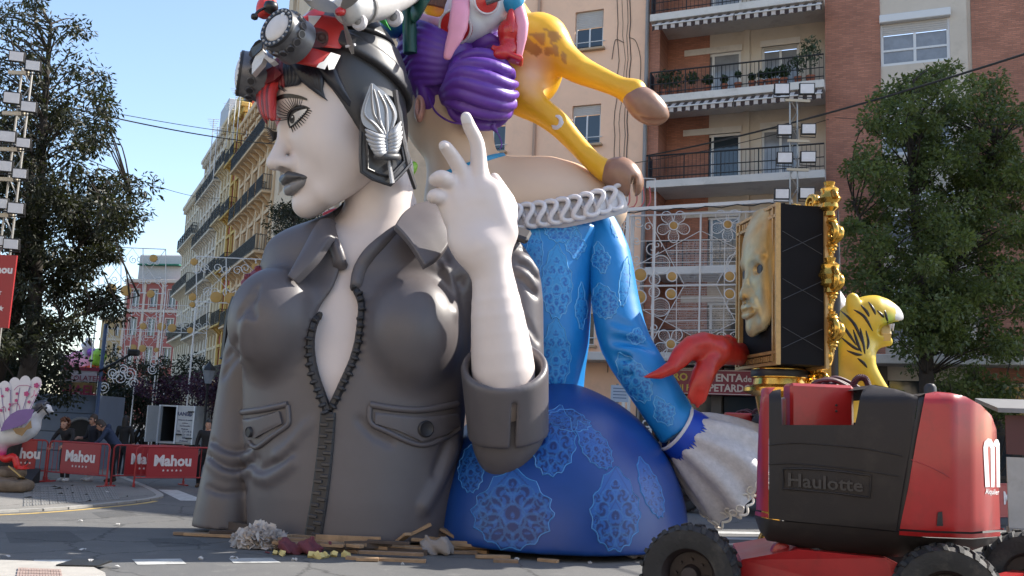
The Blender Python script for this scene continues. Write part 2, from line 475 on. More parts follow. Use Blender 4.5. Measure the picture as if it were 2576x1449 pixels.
pav = ep+[far, Vector((far.x-60, far.y, 0)), Vector((-60, ep[0].y-3, 0))]
pv = flat_poly('pavement', pav, KH, M_pave)
M_kerb = mat('kerb_stone', (.28, .27, .25), .7, noise=.2, nscale=6)
kp = [p for p in spline(ep[:14], 4)]
kx = 0
for i in range(0, len(kp)-3, 3):      # kerb stones
    a, b = kp[i], kp[i+3]; t = MB(); d = (b-a).normalized(); t.bar(a+d*.01+Vector((0, 0, KH/2)), b-d*.01+Vector((0, 0, KH/2)), .16, KH+.012); t.build('kerb_stone', M_kerb, pv)
M_yel = mat('yellow_road_paint', (.50, .34, .10), .7, noise=.25, nscale=8, dirt=((.12, .11, .1), .8, 5))
M_wht = mat('white_road_paint', (.40, .40, .385), .7, noise=.25, nscale=7, dirt=((.10, .10, .1), .85, 4))
yl = [gnd(*c10(x, y+15)) for x, y in ((-200, 1075), (0, 1060), (200, 1050), (400, 1036), (600, 1018), (780, 1000), (900, 985), (955, 974))]
t = MB(); ys = spline(yl, 5)
for a, b in zip(ys, ys[1:]):
    n_ = Vector((-(b-a).y, (b-a).x, 0)).normalized()*.06; t.add([a-n_+Vector((0, 0, .004)), b-n_+Vector((0, 0, .004)), b+n_+Vector((0, 0, .004)), a+n_+Vector((0, 0, .004))], [(0, 1, 2, 3)])
setp(t.build('yellow_line', M_yel), kind='structure')
def stripe(pts, cf, m_=None, name='crosswalk_stripe'):
    ps = [gnd(*cf(*p)) for p in pts]; t = MB(); t.add([(p.x, p.y, .002 if name == 'road_patch' else .006) for p in ps], [tuple(range(len(ps)))]); return setp(t.build(name, m_ or M_wht), kind='structure')
for q in ([(968, 920), (1085, 922), (1262, 988), (1105, 988)], [(1222, 918), (1330, 920), (1480, 975), (1360, 975)], [(205, 1352), (508, 1350), (515, 1380), (225, 1384)], [(808, 1348), (1105, 1344), (1142, 1376), (842, 1382)], [(1400, 1342), (1660, 1338), (1720, 1368), (1430, 1372)],
          [(780, 860), (800, 858), (920, 918), (895, 918)]): stripe(q, c10)
M_ptch = asphalt('road_patch', (.06, .06, .062), (.085, .084, .082), 22)
for q in ([(30, 1180), (420, 1172), (520, 1236), (60, 1246)], [(900, 1220), (1180, 1215), (1290, 1262), (960, 1272)], [(560, 1060), (760, 1040), (840, 1072), (620, 1092)]): stripe(q, c10, M_ptch, 'road_patch')
c6g = crop(1880, 1050, 2.2394)
for k in range(5):
    y0 = 1150+38*k; stripe([(300-10*k, y0), (1000, y0+14), (1000, y0+28), (280-10*k, y0+15)], c6g)
stripe([(2300, 1165), (2544, 1160), (2544, 1172), (2300, 1180)], c6g); stripe([(2330, 1220), (2600, 1215), (2600, 1235), (2340, 1240)], c6g)
# near pavement with tactile slabs, and a drain grate
np_ = [gnd(*c10(*p)) for p in ((-300, 1378), (0, 1380), (200, 1386), (420, 1398), (560, 1420), (640, 1460), (660, 1560), (640, 1700), (-300, 1700))]
nearp = flat_poly('near_pavement', np_, .06, mat('pale_slab', (.33, .31, .28), .8, noise=.15, nscale=5, bump=.3, bscale=40))
M_tac = mat('tactile_slab', (.30, .22, .19), .8, noise=.18, nscale=6, bump=.3, bscale=40)
M_tacg = mat('tactile_slab_grey', (.20, .195, .185), .8, noise=.2, nscale=6, bump=.3, bscale=40)
def tactile(corners, cf, nx, ny, z, m_, par, studs=0):
    a, b, c_, d = [gnd(*cf(*p), z) for p in corners]
    sm = MB()
    for i in range(nx):
        for j in range(ny):
            def q(u, v): return a.lerp(b, u).lerp(d.lerp(c_, u), v)
            e = .03; p = [q((i+e)/nx, (j+e)/ny), q((i+1-e)/nx, (j+e)/ny), q((i+1-e)/nx, (j+1-e)/ny), q((i+e)/nx, (j+1-e)/ny)]
            t = MB(); t.add([(v.x, v.y, z+.008) for v in p]+[(v.x, v.y, z-.02) for v in p], [(0, 1, 2, 3), (0, 4, 5, 1), (1, 5, 6, 2), (2, 6, 7, 3), (3, 7, 4, 0)])
            for s_ in range(studs):
                u = (i+(s_+.5)/studs)/nx; p0, p1 = q(u, (j+.08)/ny), q(u, (j+.92)/ny); t.bar(Vector((p0.x, p0.y, z+.01)), Vector((p1.x, p1.y, z+.01)), .022, .012)
            t.build('tactile_slab', m_, par)
tactile([(110, 1402), (372, 1412), (392, 1500), (90, 1500)], c10, 4, 5, .06, M_tac, nearp, 4)
tactile([(150, 892), (690, 900), (735, 980), (140, 1026)], c10, 12, 8, KH, M_tacg, pv, 3)
gr = thing('drain_grate', tuple(gnd(*c10(510, 1408)).xy)+(.06,), 'dark iron drain grate set in the near pavement', 'drain')
a = gnd(*c10(400, 1403)); b = gnd(*c10(630, 1408))
for k in range(14):
    p = a.lerp(b, k/13); t = MB(); t.bar(Vector((p.x, p.y-.22, .068)), Vector((p.x, p.y+.22, .068)), .03, .02); t.build('bar', mat('cast_iron', (.03, .03, .03), .5, metal=.5), gr)
# ================================================================ the facades on the right
class Face:
    def __init__(s, P, right, root=None):
        s.P = Vector((P[0], P[1], 0)); s.r = Vector((right[0], right[1], 0)).normalized(); s.n = Vector((-s.r.y, s.r.x, 0))     # n: into the building
        s.rz = math.atan2(s.r.y, s.r.x)
    def uz(s, px, py, dy=0.):
        d = ray(px, py); o = s.P+s.n*dy; t = (o-EYEV).dot(s.n)/d.dot(s.n); h_ = EYEV+d*t; return (h_-s.P).dot(s.r), h_.z
    def loc(s, u): p = s.P+s.r*u; return (p.x, p.y, 0)
def brickmat(name, c, mortar, sc=1.):
    M = bpy.data.materials.new(name); M.use_nodes = True; nt = M.node_tree; b = nt.nodes['Principled BSDF']
    tc = nt.nodes.new('ShaderNodeTexCoord'); mp = nt.nodes.new('ShaderNodeMapping'); mp.inputs['Rotation'].default_value = (R(90), 0, 0); nt.links.new(tc.outputs['Object'], mp.inputs['Vector'])
    bt_ = nt.nodes.new('ShaderNodeTexBrick'); bt_.inputs['Scale'].default_value = sc; bt_.inputs['Brick Width'].default_value = .24; bt_.inputs['Row Height'].default_value = .065; bt_.inputs['Mortar Size'].default_value = .009
    bt_.inputs['Color1'].default_value = (*c, 1); bt_.inputs['Color2'].default_value = (*[k*.72 for k in c], 1); bt_.inputs['Mortar'].default_value = (*mortar, 1)
    nt.links.new(mp.outputs[0], bt_.inputs['Vector'])
    n = nt.nodes.new('ShaderNodeTexNoise'); n.inputs['Scale'].default_value = .7; n.inputs['Detail'].default_value = 8; nt.links.new(tc.outputs['Object'], n.inputs['Vector'])
    mr = nt.nodes.new('ShaderNodeMapRange'); mr.inputs[1].default_value = .3; mr.inputs[2].default_value = .7; mr.inputs[3].default_value = .78; mr.inputs[4].default_value = 1.18; nt.links.new(n.outputs['Fac'], mr.inputs[0])
    mx = nt.nodes.new('ShaderNodeMix'); mx.data_type = 'RGBA'; mx.blend_type = 'MULTIPLY'; mx.inputs['Factor'].default_value = 1; nt.links.new(bt_.outputs['Color'], mx.inputs[6]); nt.links.new(mr.outputs[0], mx.inputs[7]); nt.links.new(mx.outputs[2], b.inputs['Base Color'])
    bp = nt.nodes.new('ShaderNodeBump'); bp.inputs['Strength'].default_value = .5; bp.inputs['Distance'].default_value = .01; bp.invert = True; nt.links.new(bt_.outputs['Fac'], bp.inputs['Height']); nt.links.new(bp.outputs[0], b.inputs['Normal']); b.inputs['Roughness'].default_value = .85
    return M
M_brick = brickmat('brown_brick', (.44, .185, .12), (.26, .14, .10))
M_beige = mat('beige_render', (.82, .53, .365), .85, noise=.07, nscale=.8, dirt=((.64, .42, .30), .5, 1.2), bump=.15, bscale=60)
M_cream = mat('cream_render', (.55, .48, .40), .85, noise=.08, nscale=.8, dirt=((.34, .30, .24), .5, 1.0), bump=.15, bscale=60)
M_slab = mat('white_slab_render', (.60, .57, .53), .8, noise=.08, nscale=1., dirt=((.34, .31, .28), .55, 1.6))
M_glass = mat('window_glass', (.025, .035, .045), .06, spec=.8, noise=.1, nscale=.4)
M_glassc = mat('curtained_glass', (.22, .23, .25), .10, spec=.7, noise=.25, nscale=2.2)
M_alu = mat('white_window_frame', (.62, .62, .62), .45)
M_shut = mat('roller_shutter', (.42, .39, .36), .6, noise=.08)
M_iron = mat('black_iron', (.02, .02, .022), .5, metal=.3)
M_pipe = mat('grey_pipe', (.24, .23, .23), .5, noise=.1)
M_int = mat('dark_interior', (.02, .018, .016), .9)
def wallholes(t, u0, u1, z0, z1, holes, y=0., dep=.22):
    us = sorted({u0, u1, *[h[0] for h in holes], *[h[1] for h in holes]}); zs = sorted({z0, z1, *[h[2] for h in holes], *[h[3] for h in holes]})
    us = [u for u in us if u0 <= u <= u1]; zs = [z for z in zs if z0 <= z <= z1]
    for a, b in zip(us, us[1:]):
        for c_, d in zip(zs, zs[1:]):
            m_, n_ = (a+b)/2, (c_+d)/2
            if any(h[0] < m_ < h[1] and h[2] < n_ < h[3] for h in holes): continue
            t.add([(a, y, c_), (b, y, c_), (b, y, d), (a, y, d)], [(0, 1, 2, 3)])
    for h in holes:
        a, b, c_, d = h[:4]; v = [(a, y, c_), (b, y, c_), (b, y, d), (a, y, d), (a, y+dep, c_), (b, y+dep, c_), (b, y+dep, d), (a, y+dep, d)]
        t.add(v, [(0, 4, 5, 1), (1, 5, 6, 2), (2, 6, 7, 3), (3, 7, 4, 0)])
def window(root, u0, u1, z0, z1, y, cols=2, rows=1, shut=0., glass=None, fw=.06, sill=True, curtain=False, name='window', barz=None):
    t = MB()
    t.b2(u0, u0+fw, y-.03, y+.05, z0, z1); t.b2(u1-fw, u1, y-.03, y+.05, z0, z1); t.b2(u0+fw, u1-fw, y-.03, y+.05, z0, z0+fw); t.b2(u0+fw, u1-fw, y-.03, y+.05, z1-fw, z1)
    zt_ = z1-(z1-z0)*shut
    for k in range(1, cols): u = u0+(u1-u0)*k/cols; t.b2(u-fw*.5, u+fw*.5, y-.028, y+.048, z0+fw, zt_)
    for k in range(1, rows): z = z0+(zt_-z0)*k/rows; t.b2(u0+fw, u1-fw, y-.026, y+.046, z-fw*.4, z+fw*.4)
    o = t.build(name, M_alu, root, False)
    for i in range(cols):
        for j in range(rows):
            t = MB(); a = u0+(u1-u0)*i/cols; b = u0+(u1-u0)*(i+1)/cols; c_ = z0+(zt_-z0)*j/rows; d = z0+(zt_-z0)*(j+1)/rows; t.b2(a+.02, b-.02, y+.005, y+.02, c_+.02, d-.005); t.build('pane', glass or (M_glassc if curtain else M_glass), o, False)
    if shut:
        t = MB(); n = max(3, int((z1-zt_)/.075))
        for k in range(n): t.b2(u0+fw*.7, u1-fw*.7, y-.06, y-.035, zt_+(z1-zt_)*k/n+.004, zt_+(z1-zt_)*(k+1)/n-.003)
        t.build('roller_shutter', M_shut, o, False)
    if sill: t = MB(); t.b2(u0-.12, u1+.12, y-.36, y+.05, z0-.10, z0-.004, .015); t.build('sill', M_sill, o, False)
    return o
M_sill = mat('sill_render', (.44, .31, .20), .85, noise=.1)
FR = Face((8.2, 32.6), (.92, -.39))
HB = 26.
# ---- beige building
uA, _ = FR.uz(930, 500); uB, _ = FR.uz(1629, 300)
beige = thing('beige_apartment_building', FR.loc(uA), 'beige rendered apartment building with small shuttered windows behind the statues', 'building', rz=FR.rz)
def fz(px, py, dy=0.): u, z = FR.uz(px, py, dy); return u-uA, z
Wb = uB-uA
w1 = [*fz(1445.5, 129), *fz(1519.8, 20)]; w2 = [*fz(1436.7, 368), *fz(1512.8, 260)]
ww = w1[2]-w1[0]; wh = w2[3]-w2[1]; dz = w1[1]-w2[1]
wl = fz(1270, 368)[0]-ww
holes = []; spec_ = []
for col, u in enumerate((w2[0], wl, wl-(w2[0]-wl)*1.0, wl-(w2[0]-wl)*2.0)):
    for k in range(-3, 4):
        z = w2[1]+dz*k
        if z > 3.5 and z+wh < HB-.5 and u > .3: holes.append((u, u+ww, z, z+wh)); spec_.append((col, k))
t = MB(); wallholes(t, 0, Wb, 0, HB, holes); t.add([(0, 0, 0), (0, 12, 0), (0, 12, HB), (0, 0, HB), (Wb, 12, HB), (Wb, 0, HB)], [(0, 3, 2, 1), (3, 5, 4, 2)]); t.build('wall', M_beige, beige, False)
for h_, (cl, k) in zip(holes, spec_):
    window(beige, h_[0]+.01, h_[1]-.01, h_[2]+.01, h_[3]-.01, .16, 2, 1, (.43 if k == 1 else .24) if cl == 0 else .3, M_glass)
    t = MB(); t.tube([(h_[0]-.1, -.06, h_[2]+.28), (h_[1]+.1, -.06, h_[2]+.28)], .018, 6); t.build('guard_rail', M_alu, beige, False)
t = MB(); t.b2(-.05, Wb, -.25, 12, HB, HB+.4); t.build('roof', M_beige, beige, False)
for px in (1351,): u = fz(px, 200)[0]; t = MB(); t.tube([(u, -.07, 0), (u, -.07, HB)], .07, 8); t.build('drain_pipe', mat('beige_pipe', (.42, .27, .19), .6), beige, False)
t = MB(); u = fz(1629, 300)[0]; t.tube([(u-.06, -.1, 0), (u-.06, -.1, HB)], .075, 10); t.build('drain_pipe', M_pipe, beige, False)
for (px, r, wob) in ((1552, .012, .05), (1583, .016, .03), (1566, .008, .08), (1576, .010, .02)):
    u = fz(px, 200)[0]; t = MB(); t.tube([(u+wob*math.sin(z*1.3)+.03*math.sin(z*4), -.02, z) for z in np.arange(4, HB, .5)], r, 5); t.build('wall_cable', M_iron, beige, False)
for pth in (((1540, 150), (1546, 110), (1552, 100), (1570, 108)), ((1583, 95), (1600, 105), (1612, 150), (1610, 210)), ((1545, 410), (1560, 395), (1572, 420), (1566, 460))):
    t = MB(); t.tube(spline([(fz(*p)[0], -.03, fz(*p)[1]) for p in pth], 6), .012, 5); t.build('wall_cable', M_iron, beige, False)
# ---- brick building with balconies
uP = FR.uz(2077, 300)[0]; uQ = FR.uz(2214, 100)[0]; uR = FR.uz(2434, 100)[0]; uS = uR+9.
brk = thing('brick_apartment_building', FR.loc(uB), 'brown brick apartment building with stacked balconies and striped awnings', 'building', rz=FR.rz)
def bz_(px, py, dy=0.): u, z = FR.uz(px, py, dy); return u-uB, z
U0, UP, UQ, UR, US = 0., uP-uB, uQ-uB, uR-uB, uS-uB
RD = 1.35
zs1, zs2, zs3 = bz_(1870, 31)[1], bz_(1870, 239)[1], bz_(1870, 459)[1]; FH = (zs1-zs3)/2
slabs = [zs3+FH*k for k in range(-2, 4)]
t = MB(); t.b2(-.0, .42, .0, RD+.3, 0, HB); t.b2(UP, UQ, -.0, RD+3, 0, HB); t.b2(UR+.12, US, .02, RD+3, 3.9, HB); t.b2(.42, 2.05, RD-.02, RD+.3, 0, HB); t.build('brick_wall', M_brick, brk, False)
ch_ = [*bz_(2214, 167), *bz_(2388, 30)]; hw_ = [(ch_[0]+.02, ch_[2], ch_[1]+(zs1-zs2)*k, ch_[3]+(zs1-zs2)*k) for k in range(-3, 2) if ch_[1]+(zs1-zs2)*k > 4.2]
t = MB(); wallholes(t, UQ+.005, UR, 3.9, HB, hw_, .05); t.b2(UR+.001, UR+.12, .10, .5, 3.9, HB); t.build('cream_wall', M_cream, brk, False)
for h_ in hw_:
    window(brk, h_[0]+.01, h_[1]-.01, h_[2]+.01, h_[3]-.01, .12, 2, 2, .34, M_glassc, .09, False)
    t = MB(); t.b2(h_[0]-.02, h_[1]+.04, -.16, .10, h_[3]-.16, h_[3]+.12, .02); t.build('shutter_box', M_alu, brk, False)
# recess back wall and its openings
wA = [*bz_(1724, 232, RD), *bz_(1864, 130, RD)]; wBn = [*bz_(1916, 238, RD), *bz_(2010, 132, RD)]
hol = []; zrow = []
for i, z in enumerate(slabs[:-1]):
    zf = z+.10
    hol += [(wA[0], wA[2], zf+.28, zf+2.22), (wBn[0], wBn[2], zf+.06, zf+2.25)]; zrow.append(zf)
t = MB(); wallholes(t, 2.05, UP, 0, HB, hol, RD); t.build('recess_wall', M_cream, brk, False)
for i in range(0, len(hol), 2):
    a, b = hol[i], hol[i+1]; k = i//2
    window(brk, a[0], a[1], a[2], a[3], RD+.1, 2, 1, 0, M_glassc if k in (3, 4) else M_glass, .09, False); window(brk, b[0], b[1], b[2], b[3], RD+.1, 2, 1, .0 if k != 3 else .08, M_glassc, .09, False, name='balcony_door')
    t = MB(); t.b2(a[0]-.05, a[1]+.05, RD-.05, RD+.06, a[3], a[3]+.24); t.b2(b[0]-.05, b[1]+.05, RD-.05, RD+.06, b[3], b[3]+.24); t.build('shutter_box', M_slab, brk, False)
t = MB(); t.b2(wA[2]+.12, wA[2]+.34, RD-.10, RD-.002, 4, HB); t.build('recess_pier', M_cream, brk, False)
M_stripe = None
def awning_mat():
    M = bpy.data.materials.new('striped_canvas'); M.use_nodes = True; nt = M.node_tree; b = nt.nodes['Principled BSDF']; tc = nt.nodes.new('ShaderNodeTexCoord'); sx = nt.nodes.new('ShaderNodeSeparateXYZ'); nt.links.new(tc.outputs['Object'], sx.inputs[0])
    m1 = nt.nodes.new('ShaderNodeMath'); m1.operation = 'MULTIPLY'; m1.inputs[1].default_value = 1/.30; nt.links.new(sx.outputs[0], m1.inputs[0]); m2 = nt.nodes.new('ShaderNodeMath'); m2.operation = 'FRACT'; nt.links.new(m1.outputs[0], m2.inputs[0]); m3 = nt.nodes.new('ShaderNodeMath'); m3.operation = 'GREATER_THAN'; m3.inputs[1].default_value = .5; nt.links.new(m2.outputs[0], m3.inputs[0])
    mx = nt.nodes.new('ShaderNodeMix'); mx.data_type = 'RGBA'; mx.inputs[6].default_value = (.045, .028, .026, 1); mx.inputs[7].default_value = (.48, .43, .40, 1); nt.links.new(m3.outputs[0], mx.inputs['Factor']); nt.links.new(mx.outputs[2], b.inputs['Base Color']); b.inputs['Roughness'].default_value = .9
    return M
M_stripe = awning_mat()
for i, z in enumerate(slabs):
    t = MB(); t.b2(.15, UP-.002, -.55, RD, z-.14, z+.14, .01); t.build('balcony_slab', M_slab, brk, False)
    if z > HB-3: continue
    # railing
    rl = MB(); y = -.48
    for zz in (z+.28, z+.60, z+1.08): rl.tube([(.20, y, zz), (UP-.01, y, zz)], .02 if zz < z+1 else .032, 6); rl.tube([(.20, y, zz), (.20, RD-.05, zz)], .02, 5)
    n = int((UP-.2)/.145)
    for k in range(n+1):
        u = .2+(UP-.22)*k/n; rl.tube([(u, y, z+.12), (u, y, z+1.08)], .022 if k % 9 == 0 else .009, 5, caps=False)
    for k in range(8): rl.tube([(.2, y+(RD-.1)*k/8, z+.12), (.2, y+(RD-.1)*k/8, z+1.08)], .012, 4, caps=False)
    rl.build('railing', M_iron, brk, False)
    t = MB(); t.b2(.19, .21, -.4, .5, z+.2, z+1.05); t.build('privacy_screen', mat('screen_blue_black', (.02, .025, .04), .6), brk, False)
    if i in (3, 4, 5):      # rolled-out awnings under this slab
        for a, b in ((.35, wA[2]+.1), (wA[2]+.14, UP-.03)):
            w = MB(); N = 60; rows_ = []
            for k in range(N+1):
                u = a+(b-a)*k/N; sc_ = .05*abs(math.sin(math.pi*(u-a)/.30)); rows_.append([(u, -.40, z-.16), (u, -.92, z-.48), (u, -.94, z-.50), (u, -.94, z-.72+sc_)])
            w.loft(rows_, closed=False, caps=False); ao = w.build('awning', M_stripe, brk, False)
            t = MB(); t.tube([(a, -.955, z-.50), (b, -.955, z-.50)], .028, 6); t.build('awning_bar', M_alu, ao, False)
# plants and pots on one balcony
M_leafd = mat('balcony_leaf', (.03, .055, .02), .6, noise=.3); M_terra = mat('terracotta', (.28, .09, .045), .7, noise=.15)
def leafball(t, c_, r, n, size, rng, flat=1.):
    for _ in range(n):
        d = Vector((rng.gauss(0, 1), rng.gauss(0, 1), rng.gauss(0, 1)*flat)).normalized()*r*rng.random()**.4; p = Vector(c_)+d; a = Vector((rng.gauss(0, 1), rng.gauss(0, 1), rng.gauss(0, 1))).normalized(); b = a.orthogonal().normalized(); s_ = size*rng.uniform(.6, 1.3)
        t.add([p-a*s_, p+b*s_*.4, p+a*s_, p-b*s_*.4], [(0, 1, 2, 3)])
rg = random.Random(3); z2s = slabs[3]+.14
for k, (u, s_, hgt) in enumerate([(.7, .5, 1.0), (1.1, .5, .8), (1.7, .35, .8), (2.3, .30, .55), (2.9, .2, .45), (3.4, .16, .7), (3.9, .2, .4), (4.2, .15, .5), (4.7, .2, .6), (5.0, .2, .4), (UP-1.9, .3, .5), (UP-1.4, .35, .6), (UP-.9, .5, 1.0), (UP-.5, .6, 1.5), (UP-.45, .55, 2.2)]):
    po = thing('potted_plant', FR.loc(uB+u), ['leafy plant in a clay pot on the brick building balcony', 'spiky plant in a clay pot on the brick building balcony'][k % 2], 'plant', 'potted plants on the flowered balcony', rz=FR.rz)
    po.location.z = z2s; pr = .13; t = MB(); t.lathe([(pr*.7, 0), (pr, .22), (pr*1.1, .22), (pr*1.1, .27), (pr*.9, .27), (pr*.85, .2), (0, .2)], 12, Matrix.Translation((0, -.28, 0))); t.build('pot', M_terra, po, False, 40)
    t = MB(); leafball(t, (0, -.28, .25+hgt*.5), s_*.7, 130, .085, rg); t.tube([(0, -.28, .2), (0, -.28, .3+hgt*.5)], .015, 5); t.build('leaves', M_leafd, po, False)
# ground floor: canopy, shop fronts, signs
zc0, zc1 = bz_(1700, 925, -1.2)[1], bz_(1700, 898, -1.2)[1]
t = MB(); t.b2(-6.0, US, -1.2, 0.3, 4.36, 4.66, .02); t.build('shop_canopy', M_slab, brk, False)
t = MB(); t.b2(-6.0, US, .35, .5, 0, 4.36); t.build('shop_back', M_int, brk, False)
for k in range(9):
    u = -5.6+k*2.7; t = MB(); t.b2(u, u+.35, -.02, .34, 0, 4.36); t.build('shop_pier', mat('shop_stone', (.09, .075, .065), .6, noise=.2), brk, False)
    t = MB(); t.b2(u+.40, u+2.65, .2, .26, .9, 1.0); t.b2(u+.40, u+2.65, .2, .26, 2.3, 2.36); t.b2(u+1.5, u+1.56, .2, .26, 0, 4.3); t.build('shop_frame', mat('shop_frame_dark', (.05, .045, .045), .4, metal=.4), brk, False)
    t = MB(); t.b2(u+.40, u+2.65, .27, .29, .05, 4.3); t.build('shop_glass', M_glass, brk, False)
sg = [bz_(*c6g(195, 245), -.5), bz_(*c6g(785, 92), -.5)]
s0, s1, z0_, z1_ = sg[0][0], sg[1][0], sg[0][1], sg[1][1]
shop = thing('shop_sign', FR.loc(uB+s0), 'long red shop sign reading venta de petardos under the white canopy', 'sign', rz=FR.rz)
shop.location.z = z0_
t = MB(); t.b2(0, s1-s0, -.55, .02, 0, z1_-z0_, .01); t.build('board', mat('sign_crimson', (.23, .02, .035), .4, noise=.15, nscale=2), shop, False)
hS = z1_-z0_; Mx = Matrix.Rotation(R(90), 4, 'X')
M_cw = mat('sign_cream_letter', (.62, .52, .46), .5); M_cy = mat('sign_yellow_letter', (.55, .38, .06), .5)
lettering('lettering', 'VENTA', Matrix.Translation((s1-s0-1.05, -.56, hS*.54)) @ Mx, hS*.42, M_cw, shop, False, bold=.01)
lettering('lettering', 'de', Matrix.Translation((s1-s0-.32, -.56, hS*.54)) @ Mx, hS*.34, M_cw, shop, False, bold=.006)
lettering('lettering', 'PETARDOS', Matrix.Translation((s1-s0-.82, -.56, hS*.14)) @ Mx, hS*.40, M_cw, shop, False, bold=.01, squeeze=.95)
lettering('lettering', 'RO', Matrix.Translation((.45, -.56, hS*.55)) @ Mx, hS*.42, M_cy, shop, False, bold=.012)
lettering('lettering', 'il Fer', Matrix.Translation((.75, -.56, hS*.14)) @ Mx, hS*.36, M_cy, shop, False, bold=.006)
t = MB()
for a, b in (((.02, -.555, .03), (s1-s0-.02, -.555, .03)), ((.02, -.555, hS-.03), (s1-s0-.02, -.555, hS-.03))): t.bar(a, b, .012, .025)
t.build('border', M_cw, shop, False)
us_ = bz_(*c6g(2440, 300), -.6); osn = thing('tavern_sign', FR.loc(uB+us_[0]-1.1), 'yellow tavern sign lettered orensana half hidden by the right tree', 'sign', rz=FR.rz); osn.location.z = us_[1]-.4
t = MB(); t.b2(0, 2.6, -.7, -.55, 0, .85, .01); t.build('board', mat('sign_ochre', (.36, .21, .05), .5, noise=.15), osn, False)
lettering('lettering', 'ORENSANA', Matrix.Translation((1.35, -.705, .42)) @ Mx, .42, mat('sign_brown_letter', (.10, .05, .02), .5), osn, False, shear=.2); lettering('lettering', 'MESÓN - HOGAR', Matrix.Translation((1.35, -.705, .12)) @ Mx, .2, _mats['sign_brown_letter'], osn, False)
# vertical PETARDOS banner by the door
ub = bz_(*c6g(55, 560), -.3); vb = thing('vertical_banner', FR.loc(uB+ub[0]), 'upright black banner with white petardos lettering beside the shop door', 'sign', rz=FR.rz)
t = MB(); t.b2(-.22, .22, -.36, -.30, .6, 3.1); t.build('board', mat('banner_black', (.02, .02, .022), .5), vb, False)
lettering('lettering', 'PETARDOS', Matrix.Translation((.12, -.365, 1.85)) @ Mx @ Matrix.Rotation(R(90), 4, 'Z'), .42, M_sgw if False else mat('white_letter', (.7, .7, .7), .5), vb, False, bold=.008)
t = MB(); t.tube([(0, -.33, 0), (0, -.33, .62)], .03, 8); t.build('foot', M_iron, vb, False)
